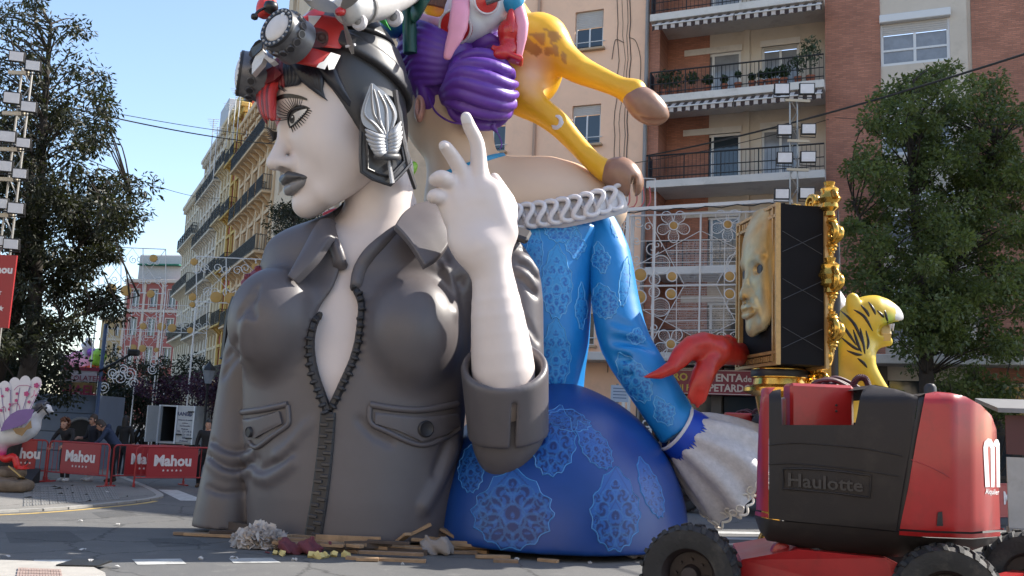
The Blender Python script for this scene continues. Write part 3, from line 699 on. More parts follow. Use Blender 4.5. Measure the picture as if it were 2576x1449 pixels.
# ================================================================ the street running back on the left
FL = Face((-6.35, 38.8), (.437, -.9))
def tower(name, label, px0, px1, pytop, col, trim, floors, bays, balc, z0=4.2, hood=True, attic=None, wincol=None, pil=False):
    ua = FL.uz(px0, 1000)[0]; ub = FL.uz(px1, 1000)[0]; W_ = ub-ua; H_ = FL.uz((px0+px1)/2, pytop)[1]
    rt = thing(name, FL.loc(ua), label, 'building', rz=FL.rz)
    Mw = mat(name+'_'+label.split()[0]+'_wall', col, .85, noise=.12, nscale=.7, dirt=([c_*.6 for c_ in col], .6, 1.3)); Mt = mat(name+'_'+label.split()[0]+'_trim', trim, .8, noise=.1, nscale=1.5)
    fh = (H_-z0)/floors; bw = W_/bays; holes = []
    ww, wh = min(1.15, bw*.5), min(2.3, fh*.68)
    for f in range(floors):
        for b in range(bays): u = bw*(b+.5); holes.append((u-ww/2, u+ww/2, z0+f*fh+.25, z0+f*fh+.25+wh))
    for b in range(bays): u = bw*(b+.5); holes.append((u-ww*.7, u+ww*.7, .02, 3.2))
    t = MB(); wallholes(t, 0, W_, 0, H_, holes, 0, .3); t.add([(0, 0, 0), (0, 14, 0), (0, 14, H_), (0, 0, H_), (W_, 0, 0), (W_, 14, 0), (W_, 14, H_), (W_, 0, H_)], [(0, 3, 2, 1), (4, 5, 6, 7), (3, 7, 6, 2), (1, 2, 6, 5)]); t.build('wall', Mw, rt, False)
    wm = MB(); wm.cur = 0; wm.b2(-ww/2, ww/2, .0, .06, 0, wh); wm.cur = 1; fr_ = .09
    wm.b2(-ww/2, -ww/2+fr_, -.05, -.002, 0, wh); wm.b2(ww/2-fr_, ww/2, -.05, -.002, 0, wh); wm.b2(-fr_/2, fr_/2, -.05, -.002, 0, wh-fr_); wm.b2(-ww/2+fr_, ww/2-fr_, -.05, -.002, wh-fr_, wh); wm.b2(-ww/2+fr_, -fr_/2, -.04, -.002, wh*.6, wh*.6+.06)
    wme = wm.mesh('window', [M_glass, wincol or M_alu])
    sm = MB(); s_ = .14; sm.b2(-ww/2-s_, -ww/2, -.08, .0, -.1, wh+.1); sm.b2(ww/2, ww/2+s_, -.08, .0, -.1, wh+.1); sm.b2(-ww/2-s_*1.4, ww/2+s_*1.4, -.16, .0, wh+.1, wh+.32)
    sme = sm.mesh('window_surround', Mt)
    bm_ = MB()
    for f in range(floors):
        for b in range(bays):
            u = bw*(b+.5); z = z0+f*fh+.25
            o = bpy.data.objects.new('window', wme); COL.objects.link(o); o.parent = rt; o.location = (u, .24, z)
            if hood: o2 = bpy.data.objects.new('window_surround', sme); COL.objects.link(o2); o2.parent = rt; o2.location = (u, 0, z)
            if balc[f] == 1 or (balc[f] == 3 and b % 2 == 0): balcony(rt, u-bw*.42, u+bw*.42, z-.2, .75, Mt)
        if balc[f] == 2: balcony(rt, .2, W_-.2, z0+f*fh+.05, .9, Mt, brackets=bays*2)
    t = MB(); t.b2(-.1, W_+.1, -.5, .3, H_-.35, H_, .05); t.b2(-.05, W_+.05, -.3, .2, H_-.75, H_-.35, .04); t.b2(.0, W_, -.12, .2, H_-.01, H_+.8); t.build('cornice', Mt, rt, False); t = MB(); t.b2(-.02, W_+.02, -.15, .1, z0-.3, z0, .03); t.build('string_course', Mt, rt, False)
    n = max(2, bays*2)
    for k in range(n): t = MB(); u = W_*(k+.5)/n; t.b2(u-.1, u+.1, -.42, -.02, H_-.8, H_-.36); t.build('cornice_bracket', Mt, rt, False)
    if pil:
        for k in range(bays+1):
            u = min(W_-.2, max(.2, bw*k)); t = MB(); t.b2(u-.2, u+.2, -.14, .0, z0, H_-.8, .02); t.build('pilaster', Mt, rt, False)
    t = MB(); t.b2(.2, W_-.2, .31, .4, 0, 3.3); t.build('shop_front', M_int, rt, False)
    if attic: t = MB(); t.b2(W_*attic[0], W_*attic[1], .4, 5, H_+.1, H_+attic[2], .05); t.build('roof_room', mat(name+'_attic', attic[3], .8, noise=.1), rt, False)
    return rt, H_, W_
def balcony(rt, a, b, z, d, Mt, brackets=2):
    t = MB(); t.b2(a, b, -d, .02, z-.16, z, .03); 
    for k in range(brackets):
        u = a+(b-a)*(k+.5)/brackets; t.prism([(-.02, 0), (-d*.8, 0), (-.02, -.55)], u-.08, u+.08, Matrix(((0, 0, 1, 0), (1, 0, 0, 0), (0, 1, 0, z-.16), (0, 0, 0, 1))))
    so = t.build('balcony', Mt, rt, False)
    r = MB(); zt_ = z+1.0
    for zz in (z+.1, zt_): r.tube([(a+.03, -.02, zz), (a+.03, -d+.04, zz), (b-.03, -d+.04, zz), (b-.03, -.02, zz)], .025, 5)
    n = max(3, int((b-a)/.13))
    for k in range(n+1): u = a+.03+(b-a-.06)*k/n; r.bar((u, -d+.04, z+.1), (u, -d+.04, zt_), .022)
    m_ = max(2, int(d/.13))
    for k in range(m_):
        y = -d+.04+(d-.05)*k/m_
        for u in (a+.03, b-.03): r.bar((u, y, z+.1), (u, y, zt_), .022)
    r.build('railing', M_iron, so, False)
tower('cream_building', 'plain cream corner building next to the sculpted face', 648, 930, -140, (.62, .48, .34), (.66, .54, .40), 7, 5, [0]*7, hood=True)
tower('orange_building', 'orange rendered old building with black iron balconies down the street', 560, 648, 338, (.54, .35, .20), (.58, .42, .26), 5, 5, [2, 1, 2, 1, 2], pil=True, attic=(.3, .85, 3.2, (.5, .42, .32)))
tower('red_building', 'deep red and yellow trimmed old building with balconies and tall attic', 536, 560, 372, (.33, .06, .04), (.52, .34, .09), 5, 2, [2, 1, 1, 1, 1], pil=True, attic=(.1, .8, 2.5, (.34, .08, .05)))
tower('yellow_building', 'yellow stuccoed old building with iron balconies between red and white ones', 512, 536, 394, (.52, .40, .23), (.57, .46, .30), 5, 3, [2, 2, 1, 1, 1], pil=True, attic=(.2, .7, 2.2, (.5, .36, .1)))
tower('white_building', 'pale grey white old building with long balconies along the street', 466, 512, 455, (.50, .44, .36), (.56, .50, .42), 5, 6, [2, 2, 2, 1, 1], pil=True, attic=(.3, .7, 4.0, (.42, .44, .48)))
tower('ivory_building', 'ivory old building at the far end of the balconied row', 428, 466, 560, (.50, .43, .32), (.56, .50, .40), 4, 7, [2, 2, 2, 1], pil=True)
# far end: red corner building facing down the street
FE = Face((-52.0, 138.), (.985, -.17))
def far_block(name, label, px0, px1, pytop, col, trim, floors, bays, face, quoin=True):
    ua = face.uz(px0, 1000)[0]; ub = face.uz(px1, 1000)[0]; W_ = ub-ua; H_ = face.uz((px0+px1)/2, pytop)[1]; rt = thing(name, face.loc(ua), label, 'building', rz=face.rz)
    Mw = mat(name+'_wall', col, .85, noise=.12, nscale=.4); Mt = mat(name+'_trim', trim, .8, noise=.1)
    fh = (H_-4)/floors; bw = W_/bays; holes = []; ww, wh = bw*.42, fh*.6
    for f in range(floors):
        for b in range(bays): u = bw*(b+.5); holes.append((u-ww/2, u+ww/2, 4+f*fh+.3, 4+f*fh+.3+wh))
    t = MB(); wallholes(t, 0, W_, 0, H_, holes, 0, .35); t.add([(0, 0, 0), (0, 14, 0), (0, 14, H_), (0, 0, H_), (W_, 0, 0), (W_, 14, 0), (W_, 14, H_), (W_, 0, H_)], [(0, 3, 2, 1), (4, 5, 6, 7), (3, 7, 6, 2)]); t.build('wall', Mw, rt, False)
    for h_ in holes:
        o = MB(); o.b2(h_[0]-.12, h_[1]+.12, -.08, -.001, h_[3], h_[3]+.15); o.b2(h_[0]-.12, h_[0], -.08, -.001, h_[2]-.2, h_[3]); o.b2(h_[1], h_[1]+.12, -.08, -.001, h_[2]-.2, h_[3]); o.b2(h_[0]-.12, h_[1]+.12, -.10, .0, h_[2]-.3, h_[2]-.2); so = o.build('window_surround', Mt, rt, False)
        o = MB(); o.b2(h_[0], h_[1], .28, .34, h_[2], h_[3]); o.build('pane', M_glass, so, False)
        o = MB(); o.b2((h_[0]+h_[1])/2-.08, (h_[0]+h_[1])/2+.08, .24, .275, h_[2], h_[3]); o.b2(h_[0], h_[0]+.1, .24, .275, h_[2], h_[3]); o.b2(h_[1]-.1, h_[1], .24, .275, h_[2], h_[3]); o.build('frame', M_alu, so, False)
    t = MB(); t.b2(-.2, W_+.2, -.6, .2, H_-.4, H_+.1, .05); t.build('cornice', Mt, rt, False); t = MB(); t.b2(-.1, W_+.1, -.2, .1, H_-fh-.5, H_-fh-.1); t.build('string_course', Mt, rt, False); t = MB()
    if quoin:
        for k in range(bays+1): t = MB(); u = bw*k; t.b2(u-.18, u+.18, -.15, .0, 0, H_-.4); t.build('quoin', Mt, rt, False)
    return rt, W_, H_
rb_, Wr_, Hr_ = far_block('rose_building', 'rose red building with pale quoins closing the far end of the street', 292, 432, 705, (.30, .088, .075), (.48, .40, .34), 4, 3, FE)
t = MB(); t.b2(.5, Wr_-.5, 1.5, 10, Hr_, Hr_+4.2, .2); t.build('attic_storey', mat('attic_grey', (.45, .43, .42), .8, noise=.15), rb_, False)
t = MB()
for k in range(12): t.b2(1+k*(Wr_-2)/12, 1+(k+.9)*(Wr_-2)/12, .4, 1.45, Hr_+2.4, Hr_+2.6)
t.build('green_awning', mat('awning_green', (.02, .14, .09), .8), rb_, False)
far_block('ochre_building', 'narrow ochre building left of the rose red one', 236, 290, 800, (.45, .33, .17), (.5, .42, .3), 4, 2, Face((-62, 150.), (.985, -.17)), False)
# unseen side of the square, mirrored in the glass; angled to bounce warm sunlight
sqb = thing('square_building', (15, -41, 0), 'cream rendered building across the square, out of view, angled to bounce warm sunlight', 'building', rz=R(146.6)); Wq, Hq = 70., 21.; hq = [(3+5*i, 4.6+5*i, 5+3.2*j, 7.2+3.2*j) for i in range(13) for j in range(4)]
t = MB(); wallholes(t, 0, Wq, 0, Hq, hq); t.add([(0, 0, Hq), (Wq, 0, Hq), (Wq, 12, Hq), (0, 12, Hq), (0, 0, 0), (0, 12, 0), (Wq, 0, 0), (Wq, 12, 0)], [(0, 1, 2, 3), (4, 0, 3, 5), (1, 6, 7, 2), (5, 3, 2, 7)]); t.build('wall', mat('square_wall', (.62, .52, .40), .85, noise=.15, nscale=.5), sqb, False)
wq = MB(); wq.b2(0, 1.6, 0, .05, 0, 2.2); wqm = wq.mesh('window', M_glass)
for h_ in hq: o = bpy.data.objects.new('window', wqm); COL.objects.link(o); o.parent = sqb; o.location = (h_[0], .2, h_[2])
# aerials on the roofs
for i, (px, py, hh) in enumerate(((538, 300, 60), (548, 320, 50), (596, 222, 60), (605, 235, 40), (630, 225, 40), (578, 260, 30))):
    p = at(px, py, 66.); a_ = thing('roof_aerial', (p.x, p.y, p.z-hh*mpp(66)), 'thin television aerial on the old street roofs', 'aerial', 'aerials on the roofs'); t = MB(); L = hh*mpp(66)
    t.tube([(0, 0, -2.5), (0, 0, L)], .035, 5)
    for k in range(4): t.tube([(-.45+.07*k, 0, L-.15*k), (.45-.07*k, 0, L-.15*k)], .02, 4)
    t.build('mast', M_alu, a_, False)
# ================================================================ the grey aviator bust
def crop(x0, y0, sc): return lambda x, y: ((x0+x/sc)/1.1708, (y0+y/sc)/1.1708)
c1 = crop(680, 0, 2.587); c2 = crop(560, 560, 1.317); c3 = crop(1150, 0, 2.415); c4 = crop(1230, 320, 3.294)
def proj_np(P):
    q = P-V3(EYEV); x = q @ V3(c_r); y = q @ V3(c_u); z = q @ V3(c_f)
    return PCX+FPX*x/z, PCY-FPX*y/z
def sp2(pts, n=6, closed=True): return [(p.x, p.y) for p in spline([Vector((x, y, 0)) for x, y in pts], n, closed)]

M_cloth = mat('jacket_grey_paint', (.100, .089, .094), .44, noise=.10, nscale=1.4, bump=.06, bscale=60)
M_skin = mat('pale_skin_paint', (.66, .575, .54), .45, noise=.04, nscale=1.2, bump=.03, bscale=40)
M_black = mat('black_matte_paint', (.022, .021, .024), .5, noise=.15, nscale=3)
M_dark = mat('helmet_charcoal_paint', (.05, .05, .055), .42, noise=.15, nscale=2., attr=None)
M_helm = mat('helmet_painted', (.05, .05, .055), .42, noise=.15, nscale=2., attr='paint')
M_facep = mat('face_painted', (.7, .65, .65), .42, noise=.03, nscale=1.2, attr='paint', bump=.03, bscale=40)
M_red = mat('red_strap_paint', (.50, .025, .02), .45, noise=.12, nscale=3, dirt=((.2, .01, .01), .5, 2.5))
M_white = mat('white_chipped_paint', (.62, .61, .60), .5, noise=.08, nscale=4)
M_silver = mat('silver_paint', (.36, .36, .37), .38, noise=.12, nscale=5, metal=.25)
M_gun = mat('goggle_gunmetal', (.13, .13, .14), .35, metal=.4, noise=.25, nscale=5)
M_lens = mat('goggle_lens_pearl', (.60, .57, .55), .38, noise=.18, nscale=1.6)
M_lip = mat('lip_grey_paint', (.11, .105, .11), .32, noise=.05, nscale=3)

BZ = .09                                                     # the cut base stands on offcuts this high
bust = thing('woman_bust', tuple(gnd(880, 1385).xy)+(0,), 'huge grey sculpted bust of a woman aviator in zipped jacket, helmet and goggles', 'sculpture')

# ---- jacket
rows = [(1480, 628, 1142, 1.15, 15.45), (1370, 627, 1144, 1.15, 15.45), (1250, 622, 1152, 1.14, 15.45), (1100, 615, 1165, 1.12, 15.5), (950, 612, 1178, 1.1, 15.5),
        (850, 618, 1186, 1.05, 15.55), (750, 640, 1200, .98, 15.6), (680, 668, 1232, .85, 15.65), (620, 735, 1200, .68, 15.7), (575, 800, 1120, .52, 15.75), (520, 860, 1060, .4, 15.8)]
_tz, _tx, _tr, _ty, _tc = [], [], [], [], []
for py, l, r, ry, yc in rows[::-1][::-1]:
    a = at(l, py, yc); b = at(r, py, yc)
    _tz.append((a.z+b.z)/2); _tx.append((a.x+b.x)/2); _tr.append((b.x-a.x)/2); _ty.append(ry); _tc.append(yc)
_tz, _tx, _tr, _ty, _tc = (np.array(k, np.float32) for k in (_tz, _tx, _tr, _ty, _tc))
def column(P, grow=0.):
    z = P[:, 2]; cx = np.interp(z, _tz, _tx); rx = np.interp(z, _tz, _tr)+grow; ry = np.interp(z, _tz, _ty)+grow; cy = np.interp(z, _tz, _tc)
    k = np.sqrt(((P[:, 0]-cx)/rx)**2+((P[:, 1]-cy)/ry)**2)
    d = (k-1)*np.minimum(rx, ry)
    return np.maximum(d, z-_tz[-1]-.1).astype(np.float32)
def pxr(r, Y): return r*Y/FPX
brL = at(694, 812, 14.85); brR = at(1035, 838, 14.8)
def local_op(d, P, pts, r, k, op):
    A = np.array([tuple(p) for p in pts], np.float32); lo, hi = A.min(0)-r-k-.05, A.max(0)+r+k+.05
    m_ = np.where(((P > lo) & (P < hi)).all(1) & (np.abs(d) < r+k+.1))[0]
    if len(m_): d = d.copy(); d[m_] = op(d[m_], chain(P[m_], pts, [r*.3]+[r]*(len(pts)-2)+[r*.3]))
    return d
def groove(d, P, pts, r, k, amt=1.):
    return local_op(d, P, pts, r, k, lambda a, e: smax(a, -e, k))
def ridge(d, P, pts, r, k):
    return local_op(d, P, pts, r, k, lambda a, e: smin(a, e, k))
def torso(P, grow=0.):
    d = column(P, grow)
    d = smin(d, ell(P, brL, (pxr(118, 14.8)+grow, .74+grow, pxr(142, 14.8)+grow)), .22)
    d = smin(d, ell(P, brR, (pxr(122, 14.8)+grow, .72+grow, pxr(145, 14.8)+grow)), .22)
    d = smin(d, ell(P, at(880, 640, 15.45), (1.35+grow, .62+grow, .55+grow)), .4)
    return d
# folds of the jacket front: (plan points with depth offset handled by following the torso)
def onsurf(pts, bv, off): return [h[0]+h[1]*off for h in (hit(bv, x, y) for x, y in pts) if h]
_v0, _q0 = sdf_mesh(torso, *bounds([at(560, 1420, 14), at(1420, 480, 17)], .2), .09)
_bv0 = BVHTree.FromPolygons([tuple(x) for x in _v0.tolist()], _q0.tolist())
foldsT = [([(630, 1165), (655, 1185), (690, 1168), (722, 1150), (735, 1120)], .055), ([(622, 1130), (640, 1150), (652, 1160)], .05),
          ([(900, 1050), (935, 1090), (990, 1120)], .05), ([(1120, 640), (1130, 690), (1165, 720)], .05), ([(1105, 655), (1135, 715), (1170, 700)], .045),
          ([(1090, 1210), (1120, 1120), (1140, 1080)], .06)]
foldsT = [(onsurf(sp2(p, 4, False), _bv0, .02), r) for p, r in foldsT]
ridgesT = [([(640, 1195), (670, 1205), (705, 1188), (740, 1160)], .06), ([(1060, 1290), (1110, 1200), (1150, 1110)], .09), ([(1118, 665), (1142, 740), (1145, 800)], .06),
           ([(690, 1150), (730, 1120), (780, 1060)], .05)]
ridgesT = [(onsurf(sp2(p, 4, False), _bv0, -.03), r) for p, r in ridgesT]
opening = sp2([(842, 560), (850, 600), (858, 660), (838, 722), (806, 770), (788, 820), (786, 880), (798, 940), (815, 995), (828, 1038), (840, 1005), (862, 955), (886, 900), (900, 850), (907, 800), (905, 755), (896, 720),
               (905, 680), (935, 630), (985, 585), (1010, 560)], 3, False)+[(1010, 480), (842, 480)]
# arms of the jacket
LA = [at(700, 735, 15.95), at(640, 850, 16.05), at(606, 1000, 16.0), at(592, 1130, 15.9), at(578, 1240, 15.8), at(562, 1345, 15.75)]
LR = [.42, .44, .40, .44, .50, .52]
RA = [at(1258, 655, 15.55), at(1296, 720, 15.45), at(1306, 860, 15.3), at(1300, 980, 15.1), at(1280, 1090, 14.75)]
RR = [.46, .44, .40, .44, .52]
def axis_of(a, b): return (Vector(b)-Vector(a)).normalized()
cuffA, cuffB = at(1268, 900, 14.25), at(1279, 1095, 14.62)
cax = axis_of(cuffB, cuffA)
cutn = Vector((-.06, -.60, .80)).normalized()                    # the rolled rim leans towards the viewer
cutp = at(1268, 900, 14.4)
def jacket_plain(P):
    d = smin(torso(P), chain(P, LA, LR, .25), .10)
    ra = smin(chain(P, RA, RR, .3), ell(P, at(1280, 1098, 14.72), (.56, .58, .70)), .15)
    return smin(d, ra, .14)
_lo, _hi = bounds([at(480, 1400, 14), at(1440, 500, 14.2), at(560, 560, 17)], .1)
_v0, _q0 = sdf_mesh(jacket_plain, _lo, _hi, .07)
_bv0 = BVHTree.FromPolygons([tuple(x) for x in _v0.tolist()], _q0.tolist())
foldsA = [([(530, 1112), (560, 1132), (600, 1140), (632, 1126)], .05), ([(524, 1148), (560, 1176), (600, 1182), (634, 1166)], .055), ([(520, 1225), (560, 1240), (622, 1236)], .03),
          ([(566, 905), (585, 880), (600, 850)], .05), ([(560, 950), (580, 915), (604, 890)], .045), ([(602, 800), (618, 770), (640, 745)], .045), ([(640, 800), (632, 760), (650, 720)], .05),
          ([(1306, 622), (1330, 636), (1352, 668)], .045), ([(1304, 664), (1325, 672), (1354, 704)], .045), ([(1302, 696), (1325, 712), (1350, 745)], .05), ([(1318, 800), (1340, 835), (1356, 860)], .03), ([(1316, 850), (1345, 885), (1360, 925)], .04)]
foldsA = [(onsurf(sp2(p, 4, False), _bv0, .0), r) for p, r in foldsA]
ridgesA = [([(524, 1160), (560, 1190), (600, 1196), (634, 1180)], .05), ([(530, 1124), (562, 1146), (602, 1152), (634, 1140)], .045), ([(620, 800), (612, 850), (620, 900)], .06), ([(1304, 646), (1328, 655), (1352, 688)], .06), ([(1304, 682), (1326, 694), (1350, 724)], .05), ([(1318, 868), (1345, 902), (1358, 940)], .05)]
ridgesA = [(onsurf(sp2(p, 4, False), _bv0, -.02), r) for p, r in ridgesA]
def jacket(P):
    d = jacket_plain(P)
    d = smax(d, -np.maximum(poly_sd(*proj_np(P), opening)*(14.6/FPX), P[:, 1]-15.6), .035)
    for pts, r in foldsT+foldsA:
        if len(pts) > 2: d = groove(d, P, pts, r, .08)
    for pts, r in ridgesT+ridgesA:
        if len(pts) > 2: d = ridge(d, P, pts, r, .12)
    return np.maximum(d, BZ-P[:, 2])
lo, hi = bounds([at(480, 1400, 14), at(1440, 500, 14.2), at(560, 560, 17)], .1); lo[2] = 0
bt = sculpt('jacket', jacket, lo, hi, .032, M_cloth, bust, 3)
BV_J = bt[1]
# rolled cuff: a thick shell with a leaning rim and a slit
def cuff(P):
    a, b = cuffB, cuffA+cax*.5
    out = cap(P, a, b, .62, .70); inn = cap(P, a-cax*.4, b+cax*.2, .50, .58)
    d = smax(out, -inn, .05)
    d = smax(d, (P-V3(cutp)) @ V3(cutn), .09)
    d = smax(d, -((P-V3(cuffB)) @ V3(cax))-.02, .05)
    sl = rbox(P, at(1291, 1075, 14.0), (.035, .35, .36), None, .01)
    return smax(d, -sl, .03)
lo, hi = bounds([cuffA, cuffB], 1.1)
sculpt('rolled_cuff', cuff, lo, hi, .028, M_cloth, bust, 3)

# ---- skin of chest and neck
HZ0 = at(882, 294, 15.3)
def chest(P):
    d = torso(P, -.13)
    n_ = chain(P, [at(955, 690, 15.75), at(955, 610, 15.6), at(952, 540, 15.55), at(955, 430, 15.5)], [.75, .60, .55, .58], .2)
    d = smin(d, n_, .25)
    d = groove(d, P, [at(858, 1000, 14.35), at(850, 920, 14.3), at(855, 840, 14.42)], .06, .2)
    return np.maximum(d, BZ+.6-P[:, 2])
lo, hi = bounds([at(640, 1250, 14.2), at(1200, 420, 15), at(880, 800, 17)], .15)
_o, BV_C = sculpt('neck', chest, lo, hi, .04, M_skin, bust, 3)

# ---- zip: two rows of teeth on tape, then one closed row
def zip_tape(name, path, w, teeth, tw):
    pts = sp2(path, 8, False); mb = MB(); mb.cur = 0
    L = []; 
    for i, (x, y) in enumerate(pts):
        r = hit(BV_J, x, y)
        if r: L.append((r[0], r[1], i))
    t = MB()
    t.tube([p+n*.012 for p, n, i in L], w, 6)
    o = t.build('zip_tape' if name else 'zip_tape', M_black, bust, smooth=40)
    acc = 0.
    for j in range(1, len(L)):
        p0, n0, _ = L[j-1]; p1, n1, _ = L[j]; seg = (p1-p0).length; acc += seg
        if acc >= teeth:
            acc = 0; d = (p1-p0).normalized(); s_ = n1.cross(d).normalized()
            T = MB(); M3 = Matrix((s_, d, n1)).transposed()
            if tw[1] == 0: 
                T.box(p1+n1*.05, (tw[0], teeth*.52, .07), M3, .012)
            else:
                T.box(p1+n1*.05+s_*tw[1], (tw[0], teeth*.52, .09), M3, .014)
                T.box(p1+n1*.05+s_*(tw[1]*2.1), (tw[0]*.42, teeth*.34, .07), M3, .012)
            T.build('zip_tooth', M_black, bust, smooth=40)
pathL = [(836, 732), (806, 775), (784, 825), (780, 880), (791, 940), (808, 992), (824, 1036)]
pathR = [(898, 728), (911, 765), (909, 810), (902, 860), (888, 908), (866, 958), (845, 1005), (830, 1036)]
zip_tape('l', pathL, .07, .115, (.105, -.042))
zip_tape('r', pathR[::-1], .062, .115, (.10, -.04))
def closed_zip():
    path = sp2([(826, 1040), (822, 1100), (815, 1170), (805, 1250), (792, 1330), (786, 1374)], 10, False); mb = MB(); tb = MB(); Ls = []
    for x, y in path:
        r = hit(BV_J, x, y)
        if r: Ls.append(r)
    ring = []
    for i, (p, n) in enumerate(Ls):
        d = (Ls[min(i+1, len(Ls)-1)][0]-Ls[max(i-1, 0)][0]).normalized(); s_ = n.cross(d).normalized()
        w = .115+.02*i/len(Ls); ring.append([p-s_*w-n*.03, p-s_*w+n*.03, p-s_*w*.8+n*.05, p+s_*w*.8+n*.05, p+s_*w+n*.03, p+s_*w-n*.03])
    mb.loft(ring); mb.build('zip_band', M_black, bust)
    acc = 0; k = 0
    for i in range(1, len(Ls)):
        p0, n0 = Ls[i-1]; p, n = Ls[i]; L = (p-p0).length; d = (p-p0)/max(L, 1e-6); s_ = n.cross(d).normalized(); q = 0
        while acc+L-q > .085:
            q += .085-acc; acc = 0; k += 1; sg = 1 if k % 2 else -1
            T = MB(); T.box(p0+d*q+n*.058+s_*(.045*sg), (.13, .055, .04), Matrix((s_, d, n)).transposed(), .01)
            T.build('zip_tooth', M_gunz, bust)
        acc += L-q
M_gunz = mat('zip_tooth_paint', (.035, .033, .036), .4, noise=.1)
closed_zip()

# ---- pockets with flaps and buttons
def welt(path, r, name='pocket_welt', m_=None, bv=None):
    t = MB(); pts = on_path(bv or BV_J, path, r*.25); 
    if len(pts) > 1: t.tube(pts, r, 8); return t.build(name, m_ or M_cloth, bust, smooth=60)
fl = [c2(*p) for p in ((212, 888), (350, 858), (362, 905), (258, 962), (228, 945))]
mbp = MB(); patch(mbp, BV_J, fl, .05); mbp.build('pocket_flap', M_cloth, bust, smooth=50)
welt([c2(*p) for p in ((198, 862), (290, 850), (380, 830))], .05); welt([c2(*p) for p in ((380, 835), (384, 880), (378, 912), (320, 955), (260, 998), (232, 975))], .04)
fl = [c2(*p) for p in ((718, 862), (880, 880), (1030, 866), (1040, 912), (985, 945), (895, 975), (800, 930), (718, 905))]
mbp = MB(); patch(mbp, BV_J, fl, .05); mbp.build('pocket_flap', M_cloth, bust, smooth=50)
welt([c2(*p) for p in ((698, 832), (800, 848), (900, 852), (1034, 830))], .055); welt([c2(*p) for p in ((698, 836), (700, 900), (760, 935), (890, 988), (990, 958), (1040, 925))], .045)
for (x, y, r) in ((243, 938, .085), (908, 926, .13)):
    h_ = hit(BV_J, *c2(x, y)); t = MB(); t.lathe([(r, -.03), (r, .075), (r*.85, .095), (r*.75, .085), (0, .085)], 24, axis_frame(h_[0], h_[1])); t.build('pocket_button', M_black, bust, smooth=40)

# ---- collar
def flap_solid(A, B, n, bulge, th, nrm, name, m_):
    A = spline(A, 6); B = spline(B, 6); N = min(len(A), len(B)); nrm = Vector(nrm).normalized(); top = []; bot = []
    for i in range(N):
        ra = []; 
        for j in range(n+1):
            t = j/n; p = A[i].lerp(B[i], t)+nrm*(bulge*math.sin(math.pi*t)); ra.append(p)
        top.append(ra)
    vs = []; fs = []; W_ = n+1
    for ra in top: vs += [p+nrm*th*.5 for p in ra]
    o = len(vs)
    for ra in top: vs += [p-nrm*th*.5 for p in ra]
    for i in range(N-1):
        for j in range(n):
            a = i*W_+j; fs.append((a, a+1, a+W_+1, a+W_)); fs.append((o+a, o+a+W_, o+a+W_+1, o+a+1))
    bd = [j for j in range(W_)]+[i*W_+n for i in range(1, N)]+[(N-1)*W_+j for j in range(n-1, -1, -1)]+[i*W_ for i in range(N-2, 0, -1)]
    for a, b in zip(bd, bd[1:]+bd[:1]): fs.append((a, o+a, o+b, b))
    t = MB().add(vs, fs); ob = t.build(name, m_, bust, smooth=50)
    md = ob.modifiers.new('b', 'BEVEL'); md.width = .025; md.segments = 2; md.limit_method = 'ANGLE'
    return ob
flap_solid([at(1098, 508, 15.5), at(1048, 518, 15.05), at(1014, 540, 14.7), at(992, 572, 14.42)],
           [at(1135, 560, 15.2), at(1136, 598, 14.75), at(1108, 646, 14.4), at(1066, 674, 14.18)], 8, .06, .13, (.25, -.75, .6), 'collar', M_cloth)
flap_solid([at(842, 556, 15.1), at(808, 560, 14.9), at(768, 628, 14.62), at(730, 700, 14.42)],
           [at(846, 590, 14.8), at(832, 606, 14.6), at(798, 656, 14.45), at(745, 711, 14.36)], 8, .05, .12, (-.6, -.7, .5), 'collar', M_cloth)
# lapel edges: thick rolled borders of the opening
for pth in ([(1000, 574), (965, 605), (930, 640), (906, 680), (897, 720), (899, 735)], [(808, 570), (832, 600), (850, 640), (856, 680), (845, 715), (834, 737)]):
    pts = []
    for x, y in sp2(pth, 8, False):
        h_ = hit(BV_J, x, y) or hit(BV_C, x, y)
        pts.append(h_[0]-ray(x, y).normalized()*.02)
    # follow the front-most depth smoothly
    ys = [p.y for p in pts]; 
    t = MB(); t.tube([Vector(p) for p in pts], [.05+.075*math.sin(math.pi*(i+.8)/(len(pts)+.6))**.6 for i in range(len(pts))], 12, flat=.75); t.build('lapel_edge', M_cloth, bust, smooth=70)
# epaulettes
M_maroon = mat('epaulette_maroon', (.16, .012, .025), .5, noise=.15, nscale=3)
flap_solid([at(748, 632, 15.7), at(690, 655, 15.62), at(640, 685, 15.6), at(607, 718, 15.7)], [at(762, 652, 15.3), at(706, 672, 15.25), at(655, 700, 15.28), at(612, 730, 15.4)], 4, .05, .09, (-.3, -.4, .85), 'epaulette', M_maroon)
for (x, y) in ((735, 633), (712, 645), (686, 658), (660, 674), (634, 694)):
    t = MB(); t.box(at(x, y+6, 15.5), (.2, .3, .1), Euler((.4, .75, .1)).to_matrix(), .03); t.build('epaulette_stud', M_maroon, bust)
t = MB(); t.box(at(1302, 588, 15.2), (.42, .5, .12), Euler((.5, .3, 0)).to_matrix(), .04); t.build('epaulette', M_black, bust)
# dark back flap seen beside the left sleeve
t = MB(); t.tube(spline([at(602, 752, 16.5), at(586, 800, 16.5), at(578, 860, 16.5), at(574, 905, 16.5)], 5), [.1]*15+[.12], 8, flat=3.); t.build('back_strap', M_black, bust, smooth=60)

